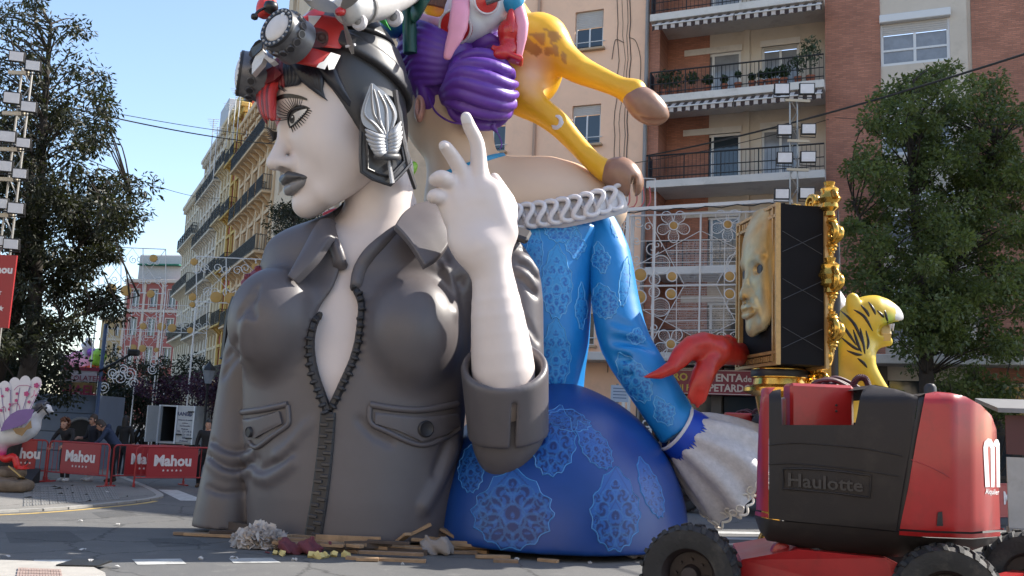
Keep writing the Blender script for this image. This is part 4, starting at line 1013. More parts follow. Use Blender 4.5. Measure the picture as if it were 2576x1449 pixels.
# ---- forearm and hand
Yh = 14.15
def hp(x, y, dY=0.): return at(*c4(x, y), Yh+dY)
fing = {  # joints on the plan crop, radii (m)
 'index': ([(640, 900, .0), (598, 600, -.02), (580, 345, -.1), (505, 180, -.2), (470, 85, -.26)], [.22, .145, .115, .105, .088]),
 'middle': ([(520, 900, .0), (450, 660, -.03), (362, 500, -.16), (285, 390, -.30), (257, 362, -.36)], [.22, .14, .118, .105, .088]),
 'ring': ([(420, 960, .0), (330, 745, -.05), (235, 672, -.26), (168, 690, -.2)], [.21, .145, .125, .10]),
 'little': ([(360, 1050, .02), (250, 880, -.04), (170, 850, -.2), (150, 862, -.1)], [.19, .14, .115, .10])}
def hand(P):
    d = None
    fore = chain(P, [at(1268, 1010, 14.45), at(1266, 930, 14.36), at(1252, 800, 14.24), at(1240, 700, 14.18), hp(650, 1380)], [.44, .485, .41, .325, .36], .2)
    palm = None
    for a, b, ra, rb in (((640, 1330), (650, 850), .36, .27), ((480, 1250), (420, 950), .30, .24), ((560, 1300), (520, 900), .34, .27), ((800, 1200), (700, 820), .28, .20)):
        e = cap(P, hp(*a), hp(*b), ra, rb); palm = e if palm is None else smin(palm, e, .16)
    # flatten: the back of the hand faces the viewer
    palm = smax(palm, -((P-V3(hp(560, 1000, -.24))) @ V3((0, 1, 0))), .15)
    d = smin(fore, palm, .2)
    for k, (pts, rad) in fing.items():
        e = chain(P, [hp(*p) for p in pts], rad, .05); d = smin(d, e, .07)
    th = chain(P, [hp(790, 1150, .1), hp(858, 960, .22), hp(800, 790, .34), hp(745, 672, .40)], [.26, .185, .125, .085], .08)
    d = smin(d, th, .09)
    # knuckle creases
    for (x, y, dy, w) in ((580, 330, -.27, 30), (588, 352, -.27, 32), (512, 196, -.34, 26), (360, 480, -.31, 34), (370, 500, -.32, 30)):
        d = smax(d, -cap(P, hp(x-w, y+w*.25, dy), hp(x+w, y-w*.25, dy), .016, .016), .03)
    return d
lo, hi = bounds([at(1060, 280, 13.6), at(1400, 1060, 15)], .15)
_o, BV_H = sculpt('forearm_and_hand', hand, lo, hi, .024, M_skin, bust, 2)
M_nail = mat('nail_paint', (.66, .62, .62), .3)
for poly in ([(432, 100), (440, 70), (470, 55), (500, 70), (518, 130), (480, 140), (440, 138)], [(218, 372), (235, 345), (265, 340), (262, 372), (230, 392)]):
    t = MB(); patch(t, BV_H, sp2([c4(*p) for p in poly], 3), .018, 3.); t.build('nail', M_nail, bust, smooth=50)

# ---- head (modelled upright in its own frame: x to her left, y forward, z up; eye line 0, chin -1)
YAW = R(60); HS = 1.46
hf = Vector((-math.sin(YAW), -math.cos(YAW), 0)); hl = Vector((math.cos(YAW), -math.sin(YAW), 0)); hu = Vector((0, 0, 1))
HR = Matrix((hl, hf, hu)).transposed() @ Euler((R(-13), 0, 0)).to_matrix()
HO = at(863, 324, 15.35)
HRn = np.array(HR, dtype=np.float32)
def hloc(P): return ((P-V3(HO)) @ HRn)/HS
def hw(x, y, z): return HO+HR @ Vector((x, y, z))*HS
def mir(P):
    Q = P.copy(); Q[:, 0] = np.abs(Q[:, 0]); return Q
EYE_C = (.31, .475, .02)
def face_l(Q):
    S = mir(Q)
    d = ell(Q, (0, -.05, .42), (.62, .66, .86))
    d = smin(d, ell(Q, (0, .16, -.10), (.55, .53, .66)), .2)
    d = smin(d, chain(S, [(.0, .50, -.80), (.22, .40, -.76), (.38, .05, -.52)], [.17, .17, .20]), .3)
    d = smin(d, ell(Q, (0, .585, -.86), (.14, .13, .13)), .14)                # chin
    d = smin(d, ell(S, (.30, .36, -.24), (.17, .18, .24)), .28)               # cheek
    d = smin(d, ell(Q, (0, .50, -.53), (.26, .20, .2)), .15)                  # muzzle
    d = smin(d, ell(Q, (0, .33, .36), (.47, .44, .52)), .25)                    # forehead
    d = smax(d, -ell(S, (.31, .76, .02), (.17, .10, .11)), .12)             # socket
    # nose
    n_ = chain(Q, [(0, .66, .12), (0, .74, -.12), (0, .85, -.34)], [.055, .065, .088])
    n_ = smin(n_, ell(Q, (0, .865, -.365), (.085, .085, .075)), .05)
    n_ = smin(n_, ell(S, (.085, .735, -.39), (.065, .095, .07)), .06)
    d = smin(d, n_, .09)
    d = smax(d, -ell(S, (.055, .78, -.445), (.032, .06, .04)), .03)         # nostril
    d = smax(d, -cap(Q, (0, .73, -.42), (0, .70, -.50), .02, .03), .06)      # philtrum
    return d
def eyeball(Q): return ell(mir(Q), EYE_C, (.155, .155, .135))
def lips_l(Q):
    S = mir(Q)-V3((0, .05, .01))
    u = chain(S, [(0, .715, -.575), (.085, .70, -.552), (.17, .645, -.580), (.25, .55, -.600)], [.060, .064, .052, .018])
    l = chain(S, [(0, .69, -.682), (.1, .67, -.674), (.18, .60, -.645), (.245, .55, -.606)], [.066, .060, .044, .014])
    d = np.minimum(u, l)
    return smax(d, -chain(S, [(0, .81, -.622), (.1, .78, -.615), (.22, .63, -.606)], [.02, .018, .012]), .02)
def face_all(Q):
    d = face_l(Q)
    S = mir(Q)
    d = smin(d, np.maximum(eyeball(Q), -1), .02)
    return d
red_c = (.47, .022, .018)
def red_zone(v):      # a painted band runs down over the brow on her right side
    L = hloc(v.astype(np.float32)); wob = .03*np.sin(v[:, 2]*9)+.02*np.sin(v[:, 2]*23)
    return ((L[:, 0] < .10+wob+.12*np.clip(L[:, 2]-.2, 0, 1)) & (L[:, 2] > -.02+.6*np.clip(L[:, 0]+.12, 0, 1)) )
def face_paint(v):
    c = np.tile(np.array([[.66, .575, .54]]), (len(v), 1)); c[red_zone(v)] = red_c
    return c
pts = [hw(x, y, z) for x in (-.8, .8) for y in (-.9, 1.05) for z in (-1.15, 1.4)]
lo, hi = bounds(pts, .05)
_o, BV_F = sculpt('head', lambda P: face_all(hloc(P))*HS, lo, hi, .022, M_facep, bust, 2, face_paint)
lo, hi = bounds([hw(x, y, z) for x in (-.34, .34) for y in (.45, .88) for z in (-.85, -.42)], .03)
sculpt('lips', lambda P: lips_l(hloc(P))*HS, lo, hi, .012, mat('lip_painted', (.1, .1, .1), .34, attr='paint'), bust, 2, lambda v: np.where((hloc(v.astype(np.float32))[:, 2:3] < -.612), np.array([[.19, .18, .18]]), np.array([[.065, .062, .065]])))
# ---- brow, lashes and eye paint, laid on the face
def laid(name, path, r0, r1, m_, bv, off=.0, n=6):
    pts = on_path(bv, path, off)
    if len(pts) < 2: return
    N = len(pts); t = MB(); t.tube(pts, [r0+(r1-r0)*i/(N-1) for i in range(N)], n); return t.build(name, m_, bust, smooth=60)
def hp2(x, y, z):      # head point -> plan
    v = hw(x, y, z)-EYEV; k = v.dot(c_f); return (PCX+FPX*v.dot(c_r)/k, PCY-FPX*v.dot(c_u)/k)
M_ink = mat('black_eye_paint', (.012, .011, .012), .35)
brow = [c1(*p) for p in ((292, 868), (300, 800), (330, 755), (390, 722), (450, 715), (530, 730), (582, 752))]
t = MB(); up = sp2(brow, 5, False); lowb = [(x+ (3 if i < 10 else 0), y+4.5+6*math.sin(math.pi*i/(len(up)-1))) for i, (x, y) in enumerate(up)]
patch(t, BV_F, up+lowb[::-1], .02, 4.); t.build('eyebrow', M_ink, bust, smooth=50)
M_eyew = mat('eye_white_paint', (.66, .65, .63), .2, coat=.4)
ew = sp2([c1(*p) for p in ((458, 962), (450, 918), (466, 880), (505, 850), (560, 833), (584, 834), (555, 872), (515, 912), (480, 945))], 3)
t = MB(); patch(t, BV_F, ew, .012, 3.5); t.build('eye_white', M_eyew, bust, smooth=60)
M_iris = mat('iris_grey', (.035, .03, .028), .2, coat=.6)
ir = [c1(472+19*math.cos(a), 906+36*math.sin(a)) for a in [i*math.pi/9 for i in range(18)]]
t = MB(); patch(t, BV_F, ir, .022, 3.); t.build('iris', M_iris, bust, smooth=60)
pu = [c1(470+11*math.cos(a), 902+18*math.sin(a)) for a in [i*math.pi/6 for i in range(12)]]
t = MB(); patch(t, BV_F, pu, .03, 3.); t.build('pupil', M_ink, bust, smooth=60)
gl = [c1(478+5*math.cos(a), 888+7*math.sin(a)) for a in [i*math.pi/4 for i in range(8)]]
t = MB(); patch(t, BV_F, gl, .036, 3.); t.build('eye_glint', M_eyew, bust)
lid = [c1(*p) for p in ((455, 972), (440, 925), (446, 875), (470, 842), (520, 822), (570, 820), (590, 828))]
laid('upper_eyeliner', lid, .016, .016, M_ink, BV_F, .01)
laid('lower_eyeliner', [c1(*p) for p in ((455, 970), (485, 950), (525, 915), (562, 874), (588, 832))], .014, .012, M_ink, BV_F, .01)
sh = sp2([c1(*p) for p in ((446, 950), (432, 915), (430, 875), (448, 838), (495, 808), (555, 802), (606, 828), (560, 834), (505, 851), (468, 881), (452, 918))], 3)
M_shadow = mat('eye_shadow_paint', (.06, .056, .058), .45)
t = MB(); patch(t, BV_F, sh, .006, 3.5); t.build('eye_shadow', M_shadow, bust, smooth=60)
for i in range(15):
    f = i/14; th = math.pi*(1.02-.62*f)
    bx, by = c1(442+130*f*f*.6+60*f*(1-f), 905-85*math.sin(math.pi*.5*min(1, f*1.15))+(20 if f > .9 else 0))
    L = 120-34*f; dx, dy = math.cos(th), -math.sin(th)
    if f < .12: dx, dy = -1, .12-f*1.8
    l_ = L*.33
    laid('eyelash', [(bx, by), (bx+dx*l_*.5, by+dy*l_*.5+1.5*(1-f)), (bx+dx*l_, by+dy*l_)], .009, .003, M_ink, BV_F, .008, 5)
for i in range(11):
    f = i/10; bx, by = c1(462+118*f, 968-128*f); th = R(-70+62*f); l_ = 13+4*math.sin(math.pi*f)
    laid('eyelash', [(bx, by), (bx+math.cos(th)*l_*.5, by-math.sin(th)*l_*.5), (bx+math.cos(th)*l_, by-math.sin(th)*l_+1)], .013, .005, M_ink, BV_F, .008, 5)
# far eye: lashes standing out past the bridge
for i in range(9):
    f = i/8; a = hw(-.20-.1*f, .66-.03*f, .04+.05*f); e = a+HR @ Vector((-.05-.08*f, .20-.03*f, .10-.26*f))*HS*.8
    t = MB(); mid = a.lerp(e, .5)+Vector((0, 0, -.06)); t.tube(spline([a, mid, e], 5), [.014]*6+[.012, .01, .008, .006, .004], 5); t.build('eyelash', M_ink, bust, smooth=60)

# ---- helmet hood, skull cap and peak band
def hood_l(Q):
    d = ell(Q, (0, -.07, .42), (.69, .71, .94))
    d = smin(d, ell(Q, (0, -.18, -.15), (.62, .52, .52)), .25)
    inn = ell(Q, (0, -.04, .42), (.62, .66, .87))
    cutp_ = Q[:, 1]-.55*Q[:, 2]-.14
    d = smax(d, cutp_, .04)
    return smax(smax(d, -inn, .03), -(Q[:, 2]+.42), .05)
def helm_paint(v):
    L = hloc(v.astype(np.float32)); c = np.tile(np.array([[.045, .045, .05]]), (len(v), 1))
    w = .04*np.sin(L[:, 2]*17)+.03*np.sin(L[:, 0]*29+1)
    c[(L[:, 1] > .14+w) & (L[:, 0] < .62)] = red_c
    c[(L[:, 1] > .30+w) & (L[:, 2] > 1.1+w*.5)] = (.5, .5, .5)
    c[(L[:, 1] > .42+w) & (L[:, 2] > 1.0)] = (.045, .045, .05)
    return c
pts = [hw(x, y, z) for x in (-.85, .85) for y in (-.95, .95) for z in (-.6, 1.5)]; lo, hi = bounds(pts, .05)
_o, BV_HD = sculpt('helmet_hood', lambda P: hood_l(hloc(P))*HS, lo, hi, .028, M_helm, bust, 2, lambda v: np.tile(np.array([[.045, .045, .05]]), (len(v), 1)))
def cap_l(Q):
    d = ell(Q, (0, -.07, .44), (.755, .775, 1.0)); inn = ell(Q, (0, -.07, .42), (.67, .69, .92))
    low = .66+.62*Q[:, 1]-Q[:, 2]
    d = smax(d, low, .03)
    band = smax(ell(Q, (0, -.07, .44), (.785, .805, 1.03)), np.abs(low+.115)-.115, .03)
    d = smin(d, band, .02)
    d = smax(d, -cap(Q*V3((0, 1, 1)), (0, .9, 1.15), (0, -1.0, .80), .02, .02), .03)         # seam over the crown
    return smax(d, -inn, .03)
_o, BV_CAP = sculpt('skull_cap', lambda P: cap_l(hloc(P))*HS, lo, hi, .028, M_helm, bust, 2, helm_paint)
# ---- ear flap with rim, quilled leaf ornament and clip
flap = sp2([c1(*p) for p in ((1005, 790), (985, 900), (980, 1050), (990, 1180), (992, 1312), (1080, 1370), (1215, 1416), (1300, 1330), (1372, 1248), (1350, 1120), (1320, 980), (1290, 800), (1180, 720))], 3)
vf = []; ef0 = at(*c1(1120, 1050), 14.25)
def flap_pt(x, y, off=0.):
    # a gently bowed sheet standing just off the cheek
    d = ray(x, y); u = (x-935)/70; w_ = (y-360)/110
    return EYEV+d*(14.28+.10*u*u+.16*u+.05*w_-off)
def sheet(mb, poly, off, th, step=6.):
    pts = [Vector(p) for p in poly]; n = len(pts); q = list(pts)+grid_in(poly, step, step*.4, False)
    r = delaunay_2d_cdt(q, [(i, (i+1) % n) for i in range(n)], [list(range(n))], 1, 1e-6)
    N = len(r[0]); e = {}
    for f in r[2]:
        for i in range(len(f)): e[(f[i], f[(i+1) % len(f)])] = 1
    bnd = [k for k in e if (k[1], k[0]) not in e]
    mb.add([flap_pt(p.x, p.y, off) for p in r[0]]+[flap_pt(p.x, p.y, off-th) for p in r[0]], [tuple(f) for f in r[2]]+[tuple(i+N for i in f[::-1]) for f in r[2]]+[(b, a, a+N, b+N) for a, b in bnd])
t = MB(); sheet(t, flap, .0, .16); t.build('ear_flap', M_dark, bust, smooth=50)
t = MB(); t.tube([flap_pt(*c1(*p), .03) for p in ((1045, 870), (1035, 1050), (1040, 1160), (1042, 1285), (1130, 1325), (1215, 1345), (1320, 1228), (1300, 1120))], .022, 6); t.build('ear_flap_piping', M_dark, bust, smooth=60)
t = MB(); t.tube([flap_pt(*c1(*p), .02) for p in ((990, 1000), (988, 1180), (994, 1310), (1080, 1366), (1215, 1412), (1300, 1328), (1370, 1248))], .026, 6); t.build('ear_flap_rim', M_dark, bust, smooth=60)
leafc = sp2([c1(*p) for p in ((1072, 632), (1045, 690), (1008, 790), (990, 880), (1010, 950), (1060, 985), (1120, 1010), (1180, 1040), (1215, 1000), (1255, 930), (1266, 870), (1240, 790), (1180, 710), (1120, 665))], 3)
t = MB(); sheet(t, leafc, .14, .14, 4.); lf = t.build('leaf_ornament', M_silver, bust, smooth=40)
def rib(path, r0, r1, off=.16): 
    t = MB(); pts = spline([flap_pt(*c1(*p), off) for p in path], 6); N = len(pts); t.tube(pts, [r0+(r1-r0)*i/(N-1) for i in range(N)], 6); t.build('leaf_rib', M_silver, lf, smooth=60)
for pth in (((1190, 1160), (1170, 1000), (1090, 860), (1074, 640)), ((1185, 1060), (1100, 950), (1020, 860), (1060, 700)), ((1188, 1060), (1140, 930), (1120, 800), (1090, 680)), ((1190, 1060), (1190, 930), (1180, 810), (1120, 690)), ((1195, 1060), (1235, 950), (1240, 850), (1170, 720))): rib(pth, .03, .012)
for sx, tips in ((-1, ((1022, 985), (1024, 1020), (1032, 1058), (1048, 1092), (1064, 1122), (1082, 1146))), (1, ((1296, 925), (1302, 962), (1308, 1000), (1306, 1040), (1298, 1078), (1288, 1110)))):
    for k, (tx, ty) in enumerate(tips):
        bx, by = 1190, 1050+k*21
        t = MB(); pts = spline([flap_pt(*c1(bx, by), .14), flap_pt(*c1((bx+tx)/2, (by+ty)/2+22), .2), flap_pt(*c1(tx, ty), .16)], 6)
        t.tube(pts, [.02]+[.035, .045, .052, .058, .06, .06, .056, .05, .042, .032, .02][:len(pts)-2]+[.008], 8); t.build('leaf_frond', M_silver, lf, smooth=60)
t = MB(); t.tube([flap_pt(*c1(1195, 1170), .16), flap_pt(*c1(1210, 1270), .10), flap_pt(*c1(1228, 1395), .06)], [.03, .05, .07], 8, flat=.5); t.build('quill', M_silver, lf, smooth=60)
t = MB(); t.tube(spline([flap_pt(*c1(1095, 1185), .1), flap_pt(*c1(1180, 1195), .24), flap_pt(*c1(1272, 1195), .22), flap_pt(*c1(1285, 1200), .05)], 5), .055, 8, flat=.5); t.build('clip', M_dark, bust, smooth=60)
# chin strap behind the flap
t = MB(); t.tube([flap_pt(*c1(1250, 690), .02), flap_pt(*c1(1300, 1060), .0), flap_pt(*c1(1345, 1260), -.05), flap_pt(*c1(1400, 1420), -.3)], .045, 6, flat=2.); t.build('chin_strap', M_dark, bust, smooth=50)

# ---- hair: tapered locks from under the strap
M_hair = mat('hair_blue_black', (.018, .020, .03), .38, noise=.3, nscale=8)
M_hairr = mat('hair_dark_red', (.16, .012, .018), .4, noise=.3, nscale=8)
M_hairb = mat('hair_bright_red', (.42, .02, .02), .42, noise=.2, nscale=8)
def lock(path, r, m_, bv=None, off=.03, flat=1.):
    pts = []
    last = None
    for x, y in sp2([c1(*p) for p in path], 7, False):
        h_ = hit(BV_F, x, y)
        if h_: p = h_[0]+h_[1]*off; last = p
        elif last is not None: p = EYEV+ray(x, y)*(last.y)
        else: continue
        pts.append(p)
    N = len(pts)
    if N < 3: return
    t = MB(); t.tube(pts, [max(.006, r*min(1, 1.25*(1-(i/(N-1))**1.6))) for i in range(N)], 8); t.build('hair_lock', m_, bust, smooth=70)
for k in range(7):
    lock([(470+30*k, 470+6*k), (520+26*k, 540+12*k), (600+14*k, 640+8*k), (735-3*k, 770-4*k)], .11-.006*k, M_hair)
for k in range(6):
    lock([(690+16*k, 520+6*k), (760+10*k, 610+8*k), (840+6*k, 720+4*k), (935+2*k, 862-6*k)], .09, M_hair)
for k in range(10):
    lock([(265+30*k, 462+4*k), (262+30*k, 540), (285+26*k, 625), (330+16*k, 700-5*k)], .09, M_hairr if k < 6 else M_hair)
for k in range(5): lock([(225+14*k, 520), (212+12*k, 600), (214+14*k, 680), (232+16*k, 745+8*(k % 2))], .08, M_hairr)
lock([(380, 520), (372, 600), (380, 650), (418, 702)], .07, M_hair); lock([(330, 520), (310, 620), (312, 720), (318, 790)], .03, M_ink)
lock([(300, 520), (300, 600), (340, 660), (430, 690)], .02, M_ink)

for k in range(6):
    t = MB(); pts = spline([at(664+7*k, 196+2*k, 14.75-.05*k), at(655+6*k, 235, 14.7-.05*k), at(657+6*k, 275+5*k, 14.66-.05*k), at(672+4*k, 312-9*k, 14.62-.05*k)], 6); n = len(pts)
    t.tube(pts, [.075*(1-(i/(n-1))**2)+.008 for i in range(n)], 8); t.build('hair_lock', M_hairb if k % 2 else M_hairr, bust, smooth=70)
# ---- strap (red, chipped white ends) under the goggles
M_strap = M_red
BV_G = BV_CAP
def strap_pt(x, y, off=0.):
    u, v = (x-790)/100, (y-100)/70
    return EYEV+ray(x, y)*(13.98+.28*u*u+.22*u-.02*v-off)
flap_save = flap_pt
flap_pt = strap_pt
t = MB(); sheet(t, [c1(*p) for p in ((470, 130), (700, 112), (800, 130), (860, 200), (905, 300), (830, 370), (700, 360), (470, 350))], .0, .14); t.build('goggle_strap', M_strap, bust, smooth=50)
t = MB(); sheet(t, [c1(*p) for p in ((560, 350), (835, 420), (785, 525), (745, 532), (735, 490), (715, 528), (480, 480))], .06, .14); t.build('strap_lower_flap', M_strap, bust, smooth=50)
t = MB(); sheet(t, [c1(*p) for p in ((762, 398), (836, 422), (786, 526), (746, 533), (736, 490), (716, 529), (652, 512), (672, 482), (708, 466), (735, 430))], .075, .05); t.build('strap_white_tip', M_white, bust, smooth=50)
t = MB(); sheet(t, [c1(*p) for p in ((590, 118), (690, 122), (665, 155), (625, 205), (595, 200))], .02, .05); t.build('strap_white_patch', M_white, bust, smooth=50)
t = MB(); sheet(t, sp2([c1(*p) for p in ((610, 215), (720, 230), (745, 290), (715, 355), (600, 345))], 3), .035, .05); tab = t.build('strap_tab', mat('strap_tab_brown_red', (.12, .018, .018), .5, noise=.15), bust, smooth=50)
h0 = strap_pt(*c1(690, 288), .04)
t = MB(); t.lathe([(.10, 0), (.10, .03), (.08, .04), (.06, .03), (.05, .03), (.04, .06), (0, .065)], 18, axis_frame(h0, EYEV-h0)); t.build('rivet', mat('rivet_dark', (.07, .03, .03), .4), tab, smooth=40)
flap_pt = flap_save
# nose bridge leather between the goggles
def wedge(poly, Y, th, m_, name):
    t = MB(); pts = [at(*c1(*p[:2]), Y+(p[2] if len(p) > 2 else 0)) for p in poly]; n = len(pts)
    t.add(pts+[p+Vector((.02, th, 0)) for p in pts], [tuple(range(n)), tuple(range(2*n-1, n-1, -1))]+[(i, n+i, n+(i+1) % n, (i+1) % n) for i in range(n)])
    return t.build(name, m_, bust)
wedge(((238, 360), (262, 420), (340, 462), (300, 480), (250, 440), (235, 480), (160, 565, .3), (160, 490, .3), (190, 420, .2)), 13.95, .15, M_white, 'nose_piece')
wedge(((215, 300), (245, 310), (235, 370), (160, 440, .3), (135, 420, .3), (150, 370, .3), (185, 320, .1)), 13.92, .15, M_black, 'bridge_hinge')
wedge(((215, 560, .3), (330, 500), (390, 560), (330, 610), (260, 640, .2), (205, 620, .4)), 14.3, .4, M_hairr, 'hair_fringe')

# ---- goggles
def goggle(front, ax, rad, depth, lens_mat):
    ax = Vector(ax).normalized(); A = axis_frame(front, ax)
    g = MB(); r = rad
    g.lathe([(r*.70, -.02), (r*.74, .03), (r*.97, .03), (r*1.0, -.01), (r*1.0, -.06), (r*1.04, -.09), (r*1.04, -.13), (r*1.07, -.15), (r*1.07, -depth*.55), (r*1.10, -depth*.62), (r*1.14, -depth*.85), (r*1.14, -depth), (r*.9, -depth)], 40, A, caps=False)
    o = g.build('goggle_barrel', M_gun, bust, smooth=35)
    g = MB(); g.lathe([(r*.73, .0)]+[(r*.72*math.cos(a), .02+r*.22*math.sin(a)) for a in [k*math.pi/2/8 for k in range(1, 9)]], 40, A, caps=False); g.build('goggle_lens', lens_mat, o, smooth=80)
    g = MB(); g.lathe([(r*.72, .02), (r*.74, .045), (r*.99, .045), (r*1.01, .0)], 40, A, caps=False); g.build('goggle_rim', M_black, o, smooth=35)
    for k in range(20):
        th = 2*math.pi*k/20; p = A @ Vector((r*.87*math.cos(th), r*.87*math.sin(th), .045)); g = MB()
        g.lathe([(.022, 0), (.018, .014), (0, .02)], 8, axis_frame(p, ax)); g.build('rim_rivet', M_silver, o, smooth=60)
    for k in range(16):
        th = 2*math.pi*(k+.5)/16; d = (A.to_3x3() @ Vector((math.cos(th), math.sin(th), 0))); p = A @ Vector((r*1.05*math.cos(th), r*1.05*math.sin(th), -depth*.36))
        g = MB(); rr = min(.055, depth*.15); g.lathe([(rr*1.25, 0), (rr*1.2, .035), (rr, .035), (rr*.9, .0), (0, -.0)], 12, axis_frame(p, d)); ho = g.build('vent_hole', M_gun, o, smooth=35)
        g = MB(); g.lathe([(rr*.98, 0), (rr*.98, .03), (0, .03)], 12, axis_frame(p, d)); g.build('vent_cup', M_black, ho)
    return o
goggle(at(*c1(362, 218), 13.42), (-.50, -.82, .18), .325, .42, M_lens)
goggle(at(*c1(80, 560), 14.75), (-.93, -.30, .05), .375, .46, M_lens)
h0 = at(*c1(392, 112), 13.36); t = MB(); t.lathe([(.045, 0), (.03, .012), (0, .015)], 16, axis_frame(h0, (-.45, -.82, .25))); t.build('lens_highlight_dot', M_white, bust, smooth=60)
# ================================================================ the woman in the blue damask dress, seen from behind
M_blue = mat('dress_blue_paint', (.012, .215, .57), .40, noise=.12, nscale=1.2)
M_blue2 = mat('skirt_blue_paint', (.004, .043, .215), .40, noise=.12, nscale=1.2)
M_motA = mat('damask_mid_blue', (.022, .23, .58), .42, noise=.1, nscale=5)
M_motB = mat('damask_dark_blue', (.009, .085, .36), .42, noise=.1, nscale=5)
M_line = mat('damask_pale_line', (.12, .38, .68), .4); M_line2 = mat('damask_line_blue', (.05, .21, .50), .4)
M_peach = mat('peach_skin_paint', (.62, .45, .32), .45, noise=.04, nscale=1.)
M_purple = mat('purple_hair_paint', (.115, .035, .30), .4, noise=.15, nscale=2.)
M_ruff = mat('ruffle_white_paint', (.60, .58, .60), .45, noise=.06, nscale=3)
M_lace = mat('lace_grey_white_paint', (.50, .47, .47), .5, noise=.18, nscale=9, bump=.4, bscale=24)
M_ribb = mat('blue_ribbon_paint', (.015, .25, .46), .4)
M_royal = mat('royal_blue_trim_paint', (.008, .05, .40), .4)
lady = thing('woman_statue', tuple(gnd(1400, 1392).xy)+(0,), 'giant statue of a purple-haired woman seen from behind in a blue damask dress', 'sculpture')
YB = 16.9
def skirt(P):
    c = at(1392, 1400, 16.6)
    q = P.copy(); 
    d = ell(q, (c.x, c.y, .1), (pxr(322, 16.6), 2.75, 2.55))
    d = smin(d, ell(q, tuple(at(1392, 1050, 16.6)), (.72, .7, .5)), .35)
    th = np.arctan2(q[:, 1]-c.y, q[:, 0]-c.x)
    return np.maximum(d, BZ-P[:, 2])
c = at(1392, 1400, 16.6); lo, hi = bounds([(c.x-2.5, c.y-2.9, .0), (c.x+2.5, c.y+2.9, 3.4)], .1)
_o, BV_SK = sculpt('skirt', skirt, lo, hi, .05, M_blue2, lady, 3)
rowsB = [(1075, 1300, 1470, .70), (1000, 1292, 1466, .70), (930, 1270, 1472, .8), (860, 1250, 1482, .92), (760, 1225, 1487, 1.0), (650, 1200, 1500, 1.02), (560, 1180, 1530, .95), (500, 1170, 1545, .85)]
bz, bx, br, by_ = [], [], [], []
for py, l, r, ry in rowsB:
    a = at(l, py, YB); b = at(r, py, YB); bz.append((a.z+b.z)/2); bx.append((a.x+b.x)/2); br.append((b.x-a.x)/2); by_.append(ry)
def bodB(P):
    z = P[:, 2]; rx = np.interp(z, bz, br); ry = np.interp(z, bz, by_); cx = np.interp(z, bz, bx)
    return ((np.sqrt(((P[:, 0]-cx)/rx)**2+((P[:, 1]-YB)/ry)**2)-1)*np.minimum(rx, ry)).astype(np.float32)
def bodice(P):
    d = bodB(P); d = np.maximum(d, P[:, 2]-at(1400, 548, YB-.9).z); d = np.maximum(d, at(1400, 1078, YB).z-P[:, 2])
    for pts in ([(1330, 960), (1380, 985), (1460, 968)], [(1350, 1010), (1400, 1018), (1462, 1000)], [(1470, 880), (1450, 930), (1430, 980)]):
        d = groove(d, P, [at(x, y, YB-.72) for x, y in pts], .06, .12)
    return d
lo, hi = bounds([at(1120, 1085, YB), at(1600, 470, YB), (2, YB-1.2, 4), (2, YB+1.2, 4)], .1)
_o, BV_BO = sculpt('bodice', bodice, lo, hi, .045, M_blue, lady, 3)
# sleeve
SL = [at(1500, 560, 16.75), at(1532, 640, 16.55), at(1548, 760, 16.4), at(1572, 860, 16.25), at(1632, 960, 16.1), at(1712, 1086, 15.95)]
SR = [.34, .38, .42, .44, .42, .38]
def sleeve(P):
    d = chain(P, SL, SR, .25)
    for pts, r in (([(1500, 830), (1545, 855), (1600, 862), (1640, 880)], .06), ([(1505, 880), (1550, 900), (1620, 905)], .06), ([(1490, 800), (1530, 800), (1590, 822)], .05), ([(1560, 960), (1610, 930), (1660, 930)], .035)):
        d = groove(d, P, [at(x, y, 15.86) for x, y in pts], r*1.3, .10)
    wd = axis_of(SL[-2], SL[-1])
    return np.maximum(d, (P-V3(SL[-1])) @ V3(wd)-.02)
lo, hi = bounds(SL, .6)
_o, BV_SL = sculpt('sleeve', sleeve, lo, hi, .034, M_blue, lady, 3)
t = MB(); t.tube(on_path(BV_SL, [(1487, 545), (1483, 640), (1484, 760), (1486, 850)], .0) or [at(1484, 545, 16.3), at(1486, 850, 16.2)], .02, 6); t.build('seam_piping', M_ruff, lady, smooth=60)
# bare shoulders, neck and head
YN = 17.0
def skinB(P):
    d = ell(P, at(1330, 520, YN), (pxr(255, YN), .85, pxr(112, YN)))
    d = smin(d, chain(P, [at(1180, 500, YN), at(1160, 400, YN-.05), at(1140, 280, YN-.1)], [.78, .66, .72], .3), .35)
    d = smin(d, chain(P, [at(1180, 470, YN), at(1380, 440, YN), at(1505, 490, YN-.05)], [.4, .33, .27], .1), .3)
    d = smin(d, ell(P, at(1085, 225, YN-.0), (.60, .7, 1.2)), .3)
    d = smin(d, ell(P, at(1500, 512, YN-.05), (.34, .42, .32)), .2)
    return d
lo, hi = bounds([at(920, 660, YN), at(1600, 80, YN), (0, YN-1.1, 6), (0, YN+1.1, 6)], .1)
_o, BV_SB = sculpt('neck_and_shoulders', skinB, lo, hi, .05, M_peach, lady, 3)
def earS(P):
    d = ell(P, at(1056, 272, 16.2), (.10, .18, .27)); return smax(d, -ell(P, at(1050, 265, 16.02), (.045, .12, .17)), .04)
lo, hi = bounds([at(1056, 272, 16.2)], .45); sculpt('ear', earS, lo, hi, .022, mat('ear_pink_paint', (.55, .28, .22), .42), lady, 2)
t = MB(); t.tube(on_path(BV_SB, [(1122, 437), (1150, 426), (1180, 415), (1240, 395), (1290, 388)], .01), .05, 8, flat=.3); t.build('neck_ribbon', M_ribb, lady, smooth=60)
